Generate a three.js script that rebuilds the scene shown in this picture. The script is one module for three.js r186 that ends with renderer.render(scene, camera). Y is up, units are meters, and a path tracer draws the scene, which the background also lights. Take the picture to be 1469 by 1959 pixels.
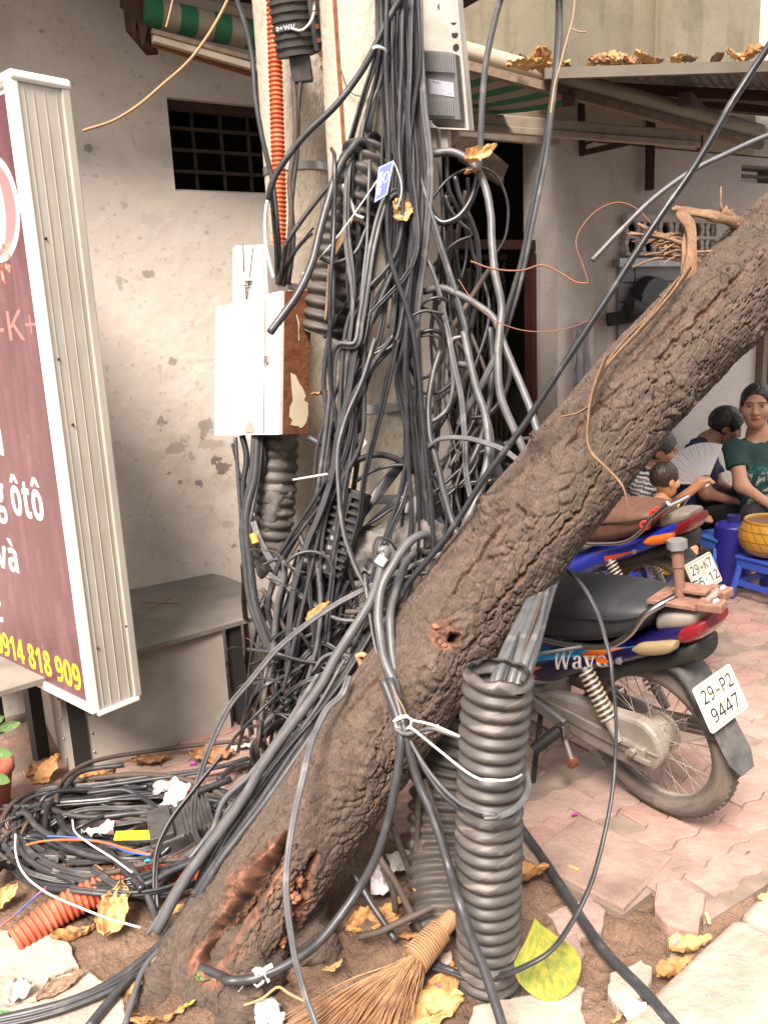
import * as THREE from 'three';
import { mergeGeometries, mergeVertices, toCreasedNormals } from 'three/addons/utils/BufferGeometryUtils.js';
import { RoundedBoxGeometry } from 'three/addons/geometries/RoundedBoxGeometry.js';
import { createNoise3D, createNoise2D } from 'simplex-noise';

// ---------- camera, sky, sun, exposure ----------
const scene = new THREE.Scene();
const FOCAL = 1600, HALF_W = 734.5, HALF_H = 979.5;
const camera = new THREE.PerspectiveCamera(2 * Math.atan(HALF_H / FOCAL) * 180 / Math.PI, 767 / 1024, 0.05, 200);
camera.rotation.order = 'YXZ';
camera.position.set(0, 1.6, 0);
camera.rotation.set(-12.5 * Math.PI / 180, 0, -2.8 * Math.PI / 180);
camera.updateMatrixWorld(true);
const SUN_DIR = new THREE.Vector3(-0.3, 1.25, 0.95).normalize();
{ // an even overcast sky
  const w = 64, h = 32, d = new Float32Array(w * h * 4);
  for (let j = 0; j < h; j++) for (let i = 0; i < w; i++) {
    const el = ((j + 0.5) / h - 0.5) * Math.PI, s = Math.sin(el), k = (j * w + i) * 4;
    const L = s > 0 ? 0.22 + 0.13 * s : 0.085;
    d[k] = L * 1.0; d[k + 1] = L * 0.965; d[k + 2] = L * 0.95; d[k + 3] = 1;
  }
  const sky = new THREE.DataTexture(d, w, h, THREE.RGBAFormat, THREE.FloatType);
  sky.mapping = THREE.EquirectangularReflectionMapping; sky.magFilter = THREE.LinearFilter; sky.minFilter = THREE.LinearFilter; sky.needsUpdate = true;
  scene.background = sky; scene.environment = sky;
}
const sun = new THREE.DirectionalLight(new THREE.Color(1, 0.865, 0.765), 1.5);
sun.position.copy(SUN_DIR).multiplyScalar(12); sun.target.position.set(0, 0.8, -3);
sun.position.add(sun.target.position);
sun.castShadow = true; sun.shadow.radius = 45; sun.shadow.mapSize.set(2048, 2048);
Object.assign(sun.shadow.camera, { left: -6, right: 6, top: 6, bottom: -6, near: 0.5, far: 30 });
scene.add(sun); scene.add(sun.target);
const renderer = new THREE.WebGLRenderer({ antialias: true });
renderer.setSize(767, 1024);
renderer.toneMapping = THREE.LinearToneMapping;
renderer.toneMappingExposure = 7.7;
renderer.shadowMap.enabled = true;

// ---------- helpers ----------
const V = (x, y, z) => new THREE.Vector3(x, y, z);
function mulberry(a) { return () => { a |= 0; a = a + 0x6D2B79F5 | 0; let t = Math.imul(a ^ a >>> 15, 1 | a); t = t + Math.imul(t ^ t >>> 7, 61 | t) ^ t; return ((t ^ t >>> 14) >>> 0) / 4294967296; }; }
let rnd = mulberry(7);
const rr = (a, b) => a + (b - a) * rnd();
const n3 = createNoise3D(mulberry(11)), n2 = createNoise2D(mulberry(12));
const clamp = (x, a = 0, b = 1) => Math.min(b, Math.max(a, x));
const sstep = (a, b, x) => { const t = clamp((x - a) / (b - a)); return t * t * (3 - 2 * t); };
const mix = (a, b, t) => a + (b - a) * t;
const D2R = Math.PI / 180;
// where things stand: a sight line from the surveyed photo position, at a depth in metres or on a level or on the house front
function ray(px, py) { return V((px - HALF_W) / FOCAL, -(py - HALF_H) / FOCAL, -1).transformDirection(camera.matrixWorld).multiplyScalar(1); }
function at(px, py, depth) { return V((px - HALF_W) / FOCAL * depth, -(py - HALF_H) / FOCAL * depth, -depth).applyMatrix4(camera.matrixWorld); }
function ground(px, py, h = 0) { const r = ray(px, py); return r.multiplyScalar((h - 1.6) / r.y).add(camera.position); }
const ROOF_H = 2.42;
const WALL_TURN = 30.7 * D2R;
const WU = V(Math.cos(WALL_TURN), 0, -Math.sin(WALL_TURN)), WN = V(Math.sin(WALL_TURN), 0, Math.cos(WALL_TURN));
const WO = ground(300, 1118, 0.45).setY(0);
// house front coordinates: along the wall, height, out from the wall
function house(px, py, q = 0) { const r = ray(px, py), o = WO.clone().addScaledVector(WN, q).sub(camera.position); const p = r.multiplyScalar(o.dot(WN) / r.dot(WN)).add(camera.position); const e = p.clone().sub(WO); return [e.dot(WU), p.y, q]; }
function fromHouse(s, y, q) { return WO.clone().addScaledVector(WU, s).addScaledVector(WN, q).setY(y); }
function seen(p) { const c = p.clone().applyMatrix4(camera.matrixWorldInverse); return [HALF_W + FOCAL * c.x / -c.z, HALF_H - FOCAL * c.y / -c.z, -c.z]; }
camera.matrixWorldInverse.copy(camera.matrixWorld).invert();

const taken = {};
function numbered(name) { const k = taken[name] = (taken[name] || 0) + 1; return k === 1 ? name : name + '_' + String(k - 1).padStart(3, '0'); }
function shade(o) { o.castShadow = true; o.receiveShadow = true; return o; }
function tag(o, label, category, group, kind) { if (label) o.userData.label = label; if (category) o.userData.category = category; if (group) o.userData.group = group; if (kind) o.userData.kind = kind; return o; }
function thing(name, label, category, group) { const g = new THREE.Group(); g.name = numbered(name); scene.add(g); return tag(g, label, category, group); }
function part(name, geo, mat, parent, label) { const m = shade(new THREE.Mesh(geo, mat)); m.name = name; parent.add(m); if (label) m.userData.label = label; return m; }
function solo(name, geo, mat, label, category, group, kind) {
  geo.computeBoundingBox(); const b = geo.boundingBox, c = V((b.min.x + b.max.x) / 2, b.min.y, (b.min.z + b.max.z) / 2);
  geo.translate(-c.x, -c.y, -c.z);
  const m = shade(new THREE.Mesh(geo, mat)); m.name = numbered(name); m.position.copy(c); scene.add(m); return tag(m, label, category, group, kind);
}
function struct(name, geo, mat) { const m = shade(new THREE.Mesh(geo, mat)); m.name = numbered(name); scene.add(m); m.userData.kind = 'structure'; return m; }
// moves a group built in world coordinates so that its origin is at its base
function rebase(g) {
  g.updateMatrixWorld(true); const b = new THREE.Box3().setFromObject(g), c = V((b.min.x + b.max.x) / 2, b.min.y, (b.min.z + b.max.z) / 2);
  for (const ch of g.children) ch.position.sub(c); g.position.add(c); return g;
}
function merge(list) { const a = list.map((g) => { const k = g.index ? g.toNonIndexed() : g; for (const n of Object.keys(k.attributes)) if (!['position', 'normal', 'uv'].includes(n)) k.deleteAttribute(n); if (!k.attributes.uv) k.setAttribute('uv', new THREE.BufferAttribute(new Float32Array(k.attributes.position.count * 2), 2)); return k; }); return mergeGeometries(a); }
function uvBox(geo, scale = 1) { // uv in metres by face direction
  const g = geo.index ? geo.toNonIndexed() : geo; const p = g.attributes.position, n = g.attributes.normal, uv = new Float32Array(p.count * 2);
  for (let i = 0; i < p.count; i += 3) {
    let nx = 0, ny = 0, nz = 0; for (let k = 0; k < 3; k++) { nx += n.getX(i + k); ny += n.getY(i + k); nz += n.getZ(i + k); }
    nx = Math.abs(nx); ny = Math.abs(ny); nz = Math.abs(nz);
    for (let k = 0; k < 3; k++) { const x = p.getX(i + k), y = p.getY(i + k), z = p.getZ(i + k);
      const a = nx > ny && nx > nz ? [z, y] : ny > nz ? [x, z] : [x, y]; uv[(i + k) * 2] = a[0] * scale; uv[(i + k) * 2 + 1] = a[1] * scale; }
  }
  g.setAttribute('uv', new THREE.BufferAttribute(uv, 2)); return g;
}
function box(w, h, d, x = 0, y = 0, z = 0, r = 0) { const g = r ? new RoundedBoxGeometry(w, h, d, 2, r) : new THREE.BoxGeometry(w, h, d); g.translate(x, y, z); return uvBox(g); }
function bar(a, b, w, h = w, r = 0) { // box beam from a to b
  const l = a.distanceTo(b), g = r ? new RoundedBoxGeometry(w, h, l, 2, r) : new THREE.BoxGeometry(w, h, l);
  const m = new THREE.Matrix4().lookAt(b, a, V(0, 1, 0)); const u = uvBox(g); u.applyMatrix4(m); const c = a.clone().add(b).multiplyScalar(0.5); u.translate(c.x, c.y, c.z); return u;
}
function rod(a, b, r0, r1 = r0, n = 12) { const l = a.distanceTo(b), g = new THREE.CylinderGeometry(r1, r0, l, n); g.translate(0, l / 2, 0); g.applyQuaternion(new THREE.Quaternion().setFromUnitVectors(V(0, 1, 0), b.clone().sub(a).normalize())); g.translate(a.x, a.y, a.z); return g; }
function moved(g, x, y, z) { g.translate(x, y, z); return g; }
// sweep of a cross-section along points; section(i/n) -> [[x,y]...] in metres
function sweep(curve, n, section, closed = false, cap = true) {
  const pts = [], uv = [], idx = []; const P = []; for (let i = 0; i <= n; i++) P.push(curve.getPoint(i / n));
  let t0 = P[1].clone().sub(P[0]).normalize(); let nn = Math.abs(t0.y) < 0.9 ? V(0, 1, 0) : V(1, 0, 0); nn.addScaledVector(t0, -nn.dot(t0)).normalize();
  let m = 0, len = 0; const q = new THREE.Quaternion();
  for (let i = 0; i <= n; i++) {
    const t = (i < n ? P[Math.min(n, i + 1)].clone().sub(P[Math.max(0, i - 1)]) : P[n].clone().sub(P[n - 1])).normalize();
    q.setFromUnitVectors(t0, t); nn.applyQuaternion(q); nn.addScaledVector(t, -nn.dot(t)).normalize(); t0 = t;
    const b = t.clone().cross(nn); const s = section(i / n); m = s.length; if (i) len += P[i].distanceTo(P[i - 1]); let per = 0;
    for (let k = 0; k <= m; k++) { const c = s[k % m]; if (k) per += Math.hypot(c[0] - s[k - 1][0], c[1] - s[k - 1][1]); pts.push(P[i].x + nn.x * c[0] + b.x * c[1], P[i].y + nn.y * c[0] + b.y * c[1], P[i].z + nn.z * c[0] + b.z * c[1]); uv.push(per, len); }
  }
  const w = m + 1;
  for (let i = 0; i < n; i++) for (let k = 0; k < m; k++) { const a = i * w + k; idx.push(a, a + 1, a + w, a + 1, a + w + 1, a + w); }
  if (cap) for (const [i, f] of [[0, 1], [n, 0]]) { const c = pts.length / 3; pts.push(P[i].x, P[i].y, P[i].z); uv.push(0, 0); for (let k = 0; k < m; k++) { const a = i * w + k; f ? idx.push(c, a + 1, a) : idx.push(c, a, a + 1); } }
  const g = new THREE.BufferGeometry(); g.setAttribute('position', new THREE.Float32BufferAttribute(pts, 3)); g.setAttribute('uv', new THREE.Float32BufferAttribute(uv, 2)); g.setIndex(idx); g.computeVertexNormals();
  // weld the seam normals
  const N = g.attributes.normal; for (let i = 0; i <= n; i++) { const a = i * w, b = a + m; const v = V(N.getX(a) + N.getX(b), N.getY(a) + N.getY(b), N.getZ(a) + N.getZ(b)).normalize(); N.setXYZ(a, v.x, v.y, v.z); N.setXYZ(b, v.x, v.y, v.z); }
  return g;
}
const circle = (r, n) => Array.from({ length: n }, (_, k) => [r * Math.cos(k / n * 2 * Math.PI), r * Math.sin(k / n * 2 * Math.PI)]);
function spline(pts, tension = 0.5) { return new THREE.CatmullRomCurve3(pts, false, 'centripetal', tension); }
function tube(pts, r, seg = 40, n = 9) { return sweep(spline(pts), seg, () => circle(r, n)); }
// extruded outline in a plane: shape points [x,y], thickness along z (centred), bevel
function slab(pts, t, bevel = 0, holes = []) {
  const s = new THREE.Shape(pts.map((p) => new THREE.Vector2(p[0], p[1]))); for (const h of holes) s.holes.push(new THREE.Path(h.map((p) => new THREE.Vector2(p[0], p[1]))));
  const g = new THREE.ExtrudeGeometry(s, { depth: t - 2 * bevel, bevelEnabled: bevel > 0, bevelThickness: bevel, bevelSize: bevel, bevelOffset: -bevel, bevelSegments: bevel > 0.003 ? 2 : 1, curveSegments: 10 });
  g.translate(0, 0, -t / 2 + bevel); return uvBox(g);
}
function flat(pts, y0, y1, bevel = 0.004) { // polygon of world points seen from above, from level y0 to y1
  const g = slab(pts.map((p) => [p.x, -p.z]), y1 - y0, bevel); g.rotateX(-Math.PI / 2); g.translate(0, (y0 + y1) / 2, 0); return uvBox(g);
}
// surface nets of a distance field
function nets(f, lo, hi, cell) {
  const nx = Math.ceil((hi.x - lo.x) / cell) + 1, ny = Math.ceil((hi.y - lo.y) / cell) + 1, nz = Math.ceil((hi.z - lo.z) / cell) + 1;
  const v = new Float32Array(nx * ny * nz); const id = (i, j, k) => i + nx * (j + ny * k);
  for (let k = 0; k < nz; k++) for (let j = 0; j < ny; j++) for (let i = 0; i < nx; i++) v[id(i, j, k)] = f(lo.x + i * cell, lo.y + j * cell, lo.z + k * cell);
  const vi = new Int32Array(nx * ny * nz).fill(-1), pos = [], idx = [];
  const E = []; for (let a = 0; a < 8; a++) for (const b of [1, 2, 4]) if (!(a & b)) E.push([a, a | b]);
  for (let k = 0; k < nz - 1; k++) for (let j = 0; j < ny - 1; j++) for (let i = 0; i < nx - 1; i++) {
    let x = 0, y = 0, z = 0, c = 0;
    for (const [a, b] of E) {
      const A = v[id(i + (a & 1), j + (a >> 1 & 1), k + (a >> 2))], B = v[id(i + (b & 1), j + (b >> 1 & 1), k + (b >> 2))];
      if ((A < 0) !== (B < 0)) { const t = A / (A - B); x += mix(a & 1, b & 1, t); y += mix(a >> 1 & 1, b >> 1 & 1, t); z += mix(a >> 2, b >> 2, t); c++; }
    }
    if (c) { vi[id(i, j, k)] = pos.length / 3; pos.push(lo.x + (i + x / c) * cell, lo.y + (j + y / c) * cell, lo.z + (k + z / c) * cell); }
  }
  const quad = (a, b, c, d, s) => { if (a < 0 || b < 0 || c < 0 || d < 0) return; s ? idx.push(a, b, c, a, c, d) : idx.push(a, c, b, a, d, c); };
  for (let k = 1; k < nz - 1; k++) for (let j = 1; j < ny - 1; j++) for (let i = 1; i < nx - 1; i++) {
    const s = v[id(i, j, k)] < 0;
    if (s !== v[id(i + 1, j, k)] < 0) quad(vi[id(i, j - 1, k - 1)], vi[id(i, j, k - 1)], vi[id(i, j, k)], vi[id(i, j - 1, k)], s);
    if (s !== v[id(i, j + 1, k)] < 0) quad(vi[id(i - 1, j, k - 1)], vi[id(i - 1, j, k)], vi[id(i, j, k)], vi[id(i, j, k - 1)], s);
    if (s !== v[id(i, j, k + 1)] < 0) quad(vi[id(i - 1, j - 1, k)], vi[id(i, j - 1, k)], vi[id(i, j, k)], vi[id(i - 1, j, k)], s);
  }
  const g = new THREE.BufferGeometry(); g.setAttribute('position', new THREE.Float32BufferAttribute(pos, 3)); g.setIndex(idx); g.computeVertexNormals(); return g;
}
const smin = (a, b, k) => { const h = clamp(0.5 + 0.5 * (b - a) / k); return mix(b, a, h) - k * h * (1 - h); };
function capsule(x, y, z, a, b, ra, rb) { const bx = b.x - a.x, by = b.y - a.y, bz = b.z - a.z, px = x - a.x, py = y - a.y, pz = z - a.z; const t = clamp((px * bx + py * by + pz * bz) / (bx * bx + by * by + bz * bz + 1e-9)); return Math.hypot(px - bx * t, py - by * t, pz - bz * t) - mix(ra, rb, t); }

// ---------- textures ----------
function hash2(x, y, s) { let h = Math.imul(x, 374761393) + Math.imul(y, 668265263) + Math.imul(s, 1442695041) | 0; h = Math.imul(h ^ h >>> 13, 1274126177); return ((h ^ h >>> 16) >>> 0) / 4294967296; }
function pnoise(u, v, per, s) { const x = u * per, y = v * per; const xi = Math.floor(x), yi = Math.floor(y); let fx = x - xi, fy = y - yi; fx = fx * fx * (3 - 2 * fx); fy = fy * fy * (3 - 2 * fy); const w = (k) => ((k % per) + per) % per; const a = hash2(w(xi), w(yi), s), b = hash2(w(xi + 1), w(yi), s), c = hash2(w(xi), w(yi + 1), s), d = hash2(w(xi + 1), w(yi + 1), s); return mix(mix(a, b, fx), mix(c, d, fx), fy); }
function fbm(u, v, per, s, o = 4) { let a = 0, k = 0.5, t = 0; for (let i = 0; i < o; i++) { a += k * pnoise(u, v, per << i, s + i); t += k; k *= 0.55; } return a / t; }
const toS = (c) => 255 * (c <= 0.0031308 ? 12.92 * c : 1.055 * Math.pow(Math.max(c, 0), 1 / 2.4) - 0.055);
function tex(n, f, metres = 1, data = false) { // f(u,v) -> linear [r,g,b]; repeats every `metres`
  const d = new Uint8Array(n * n * 4);
  for (let j = 0; j < n; j++) for (let i = 0; i < n; i++) { const c = f((i + 0.5) / n, (j + 0.5) / n), k = (j * n + i) * 4; for (let q = 0; q < 3; q++) d[k + q] = clamp(data ? c[q] * 255 : toS(c[q]), 0, 255); d[k + 3] = 255; }
  const t = new THREE.DataTexture(d, n, n); t.wrapS = t.wrapT = THREE.RepeatWrapping; t.magFilter = THREE.LinearFilter; t.minFilter = THREE.LinearMipmapLinearFilter; t.generateMipmaps = true;
  if (!data) t.colorSpace = THREE.SRGBColorSpace; t.repeat.set(1 / metres, 1 / metres); t.needsUpdate = true; return t;
}
function lerp3(a, b, t) { return [mix(a[0], b[0], t), mix(a[1], b[1], t), mix(a[2], b[2], t)]; }
function tones(n, stops, f, metres) { return tex(n, (u, v) => { const t = clamp(f(u, v)) * (stops.length - 1), i = Math.min(stops.length - 2, Math.floor(t)); return lerp3(stops[i], stops[i + 1], t - i); }, metres); }
function canvasTex(w, h, draw) { const c = document.createElement('canvas'); c.width = w; c.height = h; draw(c.getContext('2d'), w, h); const t = new THREE.CanvasTexture(c); t.colorSpace = THREE.SRGBColorSpace; return t; }
const bumpFine = tex(256, (u, v) => { const a = fbm(u, v, 16, 5, 4); return [a, a, a]; }, 0.3, true);
const bumpCoarse = tex(256, (u, v) => { const a = fbm(u, v, 8, 25, 5); return [a, a, a]; }, 0.8, true);
function mat(color, roughness = 0.8, o = {}) { const m = new THREE.MeshPhysicalMaterial({ roughness, metalness: 0, side: THREE.DoubleSide, ...o }); Array.isArray(color) ? m.color.setRGB(...color) : m.color.set(color); return m; }
function mapped(map, roughness, o = {}) { return mat([1, 1, 1], roughness, { map, ...o }); }
// ---------- shared materials ----------
const M = {};
M.concrete = mapped(tones(512, [[0.3, 0.255, 0.2], [0.44, 0.385, 0.31], [0.54, 0.485, 0.4]], (u, v) => 0.2 + 0.65 * fbm(u, v, 4, 31, 6) + 0.15 * (hash2(u * 512 | 0, v * 512 | 0, 3) - 0.5) - 0.5 * sstep(0.68, 0.8, fbm(u, v, 9, 77, 4)), 0.9), 0.9, { bumpMap: bumpFine, bumpScale: 0.004 });
M.slabStone = mapped(tones(512, [[0.2, 0.15, 0.12], [0.36, 0.29, 0.24], [0.46, 0.385, 0.325]], (u, v) => 0.1 + 0.8 * fbm(u, v, 6, 41, 6) + 0.25 * (hash2(u * 512 | 0, v * 512 | 0, 9) - 0.5), 0.7), 0.92, { bumpMap: bumpFine, bumpScale: 0.006 });
M.soil = mapped(tones(512, [[0.06, 0.035, 0.022], [0.13, 0.08, 0.052], [0.2, 0.13, 0.09], [0.3, 0.23, 0.18]], (u, v) => 0.85 * fbm(u, v, 6, 51, 6) + 0.3 * (hash2(u * 256 | 0, v * 256 | 0, 4) - 0.5), 0.8), 1, { bumpMap: bumpFine, bumpScale: 0.012 });
M.pavement = mapped(tones(512, [[0.13, 0.1, 0.085], [0.2, 0.155, 0.13], [0.27, 0.21, 0.18]], (u, v) => fbm(u, v, 6, 61, 6) * 0.9 + 0.2 * (hash2(u * 512 | 0, v * 512 | 0, 5) - 0.5), 1), 0.95, { bumpMap: bumpFine, bumpScale: 0.006 });
M.sand = mapped(tones(256, [[0.13, 0.095, 0.075], [0.21, 0.16, 0.13], [0.3, 0.24, 0.2]], (u, v) => fbm(u, v, 8, 65, 6), 0.5), 0.98);
M.asphalt = mat([0.06, 0.058, 0.056], 0.95, { bumpMap: bumpFine, bumpScale: 0.006 });
const paverTone = (a, b, c, s) => mapped(tones(256, [a, b, c], (u, v) => fbm(u, v, 5, s, 6) + 0.22 * (hash2(u * 256 | 0, v * 256 | 0, s) - 0.5), 0.55), 0.88, { bumpMap: bumpFine, bumpScale: 0.004 });
M.pavers = [paverTone([0.17, 0.098, 0.078], [0.29, 0.18, 0.15], [0.38, 0.265, 0.225], 71), paverTone([0.18, 0.102, 0.084], [0.31, 0.185, 0.155], [0.39, 0.265, 0.23], 72), paverTone([0.15, 0.098, 0.08], [0.26, 0.178, 0.148], [0.35, 0.26, 0.22], 73), paverTone([0.18, 0.122, 0.1], [0.29, 0.2, 0.17], [0.38, 0.285, 0.245], 74)];
M.rust = mapped(tones(512, [[0.05, 0.018, 0.008], [0.14, 0.045, 0.018], [0.22, 0.08, 0.03], [0.3, 0.13, 0.06]], (u, v) => fbm(u, v, 8, 81, 6), 0.25), 0.9, { bumpMap: bumpFine, bumpScale: 0.002 });
M.rustDark = mapped(tones(256, [[0.02, 0.011, 0.009], [0.05, 0.02, 0.013], [0.09, 0.034, 0.02]], (u, v) => fbm(u, v, 8, 83, 5), 0.3), 0.85);
M.wood = mapped(tones(512, [[0.1, 0.07, 0.045], [0.18, 0.13, 0.09], [0.26, 0.2, 0.15]], (u, v) => 0.7 * fbm(u * 1, v, 24, 91, 3) + 0.4 * fbm(u, v, 5, 92, 4), 0.4), 0.8, { bumpMap: bumpFine, bumpScale: 0.002 });
M.whitePaint = mapped(tones(512, [[0.5, 0.44, 0.38], [0.78, 0.76, 0.73], [0.84, 0.82, 0.8]], (u, v) => 0.25 + 1.4 * fbm(u, v, 5, 101, 5) - 0.6 * sstep(0.62, 0.75, fbm(u, v, 14, 102, 4)), 0.6), 0.5);
M.whitePlastic = mat([0.7, 0.68, 0.64], 0.45);
M.steel = mat([0.55, 0.54, 0.53], 0.35, { metalness: 0.9 });
M.greySteel = mapped(tones(256, [[0.22, 0.22, 0.22], [0.34, 0.34, 0.34], [0.42, 0.42, 0.42]], (u, v) => fbm(u, v, 8, 111, 5), 0.3), 0.45, { metalness: 0.6 });
M.black = mat([0.018, 0.017, 0.017], 0.6);
M.inside = mat([0.2, 0.175, 0.155], 0.95);
M.redSteel = mapped(tones(256, [[0.025, 0.01, 0.009], [0.06, 0.016, 0.013], [0.08, 0.03, 0.022]], (u, v) => fbm(u, v, 8, 121, 5), 0.4), 0.7);
M.rail = mapped(tones(512, [[0.2, 0.15, 0.11], [0.36, 0.3, 0.235], [0.46, 0.4, 0.33]], (u, v) => 0.1 + 0.9 * fbm(u, v, 7, 131, 6), 0.5), 0.7);

// plaster of the house front, with the flaked spots and dirt that the wall carries
const WALL_S0 = -2.6, WALL_SPAN = 4.6;
const flakes = [[430, 895, 26, 20, 1], [310, 800, 12, 26, 0.7], [340, 860, 22, 18, 0.5], [325, 905, 14, 7, 0.8], [378, 925, 14, 7, 0.9], [345, 922, 10, 5, 0.8], [392, 815, 16, 22, 0.6], [335, 690, 10, 8, 0.7], [300, 705, 14, 12, 0.4], [230, 540, 16, 30, 0.5], [285, 525, 18, 14, 0.6], [252, 460, 6, 6, 0.9], [285, 455, 8, 8, 0.8], [225, 410, 30, 6, 0.4], [200, 470, 8, 10, 0.6], [400, 445, 10, 6, 0.5], [424, 490, 8, 10, 0.5], [170, 280, 12, 14, 0.8], [135, 90, 8, 10, 0.7], [200, 90, 24, 4, 0.6], [82, 60, 14, 6, 0.6], [430, 990, 9, 7, 0.7], [440, 1000, 14, 14, 0.3], [290, 985, 5, 9, 0.6], [255, 1005, 6, 6, 0.5], [450, 1045, 8, 8, 0.7], [350, 940, 26, 10, 0.35], [405, 850, 34, 12, 0.4], [360, 875, 24, 16, 0.45], [250, 570, 30, 14, 0.35], [310, 420, 60, 20, 0.15], [240, 400, 10, 20, 0.4]]
  .map(([x, y, a, b, k]) => { const h = house(x, y), g = house(x + a, y), v = house(x, y + b); return [h[0], h[1], Math.abs(g[0] - h[0]), Math.abs(v[1] - h[1]), k]; });
function plasterAt(s, y, base, dirt, spots) {
  const u = (s + 8) / 16, v = (y + 8) / 16;
  let c = lerp3(base, [base[0] * 0.86, base[1] * 0.84, base[2] * 0.81], fbm(u, v, 24, 141, 6));
  const speck = fbm(u, v, 700, 142, 3); c = lerp3(c, [0.34, 0.29, 0.26], 0.45 * sstep(0.69, 0.82, speck)); const ck = Math.abs(fbm(u, v, 30, 150, 6) - 0.5); c = lerp3(c, [0.36, 0.31, 0.28], 0.5 * (1 - sstep(0.0, 0.0035, ck)) * sstep(0.5, 0.6, fbm(u, v, 12, 151, 3)));
  const grime = sstep(0.5, 0.72, fbm(u, v, 40, 143, 6) + dirt(s, y)); c = lerp3(c, [0.3, 0.26, 0.19], 0.45 * grime * (0.5 + 0.5 * fbm(u, v, 300, 144, 3)));
  for (const [fs, fy, a, b, k] of spots) {
    const dx = (s - fs) / a, dy = (y - fy) / b; if (Math.abs(dx) > 2.6 || Math.abs(dy) > 2.6) continue;
    const d = Math.hypot(dx, dy) + 2.6 * (fbm(u, v, 190, 145, 3) - 0.5) + 1.3 * (fbm(u, v, 900, 149, 3) - 0.5);
    c = lerp3(c, [0.17, 0.14, 0.12], k * 0.9 * (1 - sstep(0.35, 0.5, d))); c = lerp3(c, [0.34, 0.29, 0.27], 0.35 * k * (sstep(0.8, 0.9, d) - sstep(0.93, 1.05, d)));
  }
  return c;
}
M.plaster = mapped(tex(1024, (u, v) => plasterAt(WALL_S0 + u * WALL_SPAN, v * WALL_SPAN, [0.72, 0.66, 0.6], () => -0.05, flakes), WALL_SPAN), 0.9, { bumpMap: bumpCoarse, bumpScale: 0.006 });
M.plasterOld = mapped(tex(1024, (u, v) => { const c = plasterAt(u * 4, v * 4, [0.52, 0.46, 0.33], () => 0.07, []); const run = sstep(0.56, 0.75, fbm(u * 1.0, v * 0.12, 40, 147, 3)); return lerp3(c, [0.2, 0.17, 0.1], 0.55 * run * fbm(u, v, 60, 148, 4)); }, 4), 0.9, { bumpMap: bumpCoarse, bumpScale: 0.006 });
M.plasterGrey = mapped(tex(512, (u, v) => plasterAt(u * 3, v * 3, [0.62, 0.57, 0.54], () => 0.02, []), 3), 0.9, { bumpMap: bumpCoarse, bumpScale: 0.005 });

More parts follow.
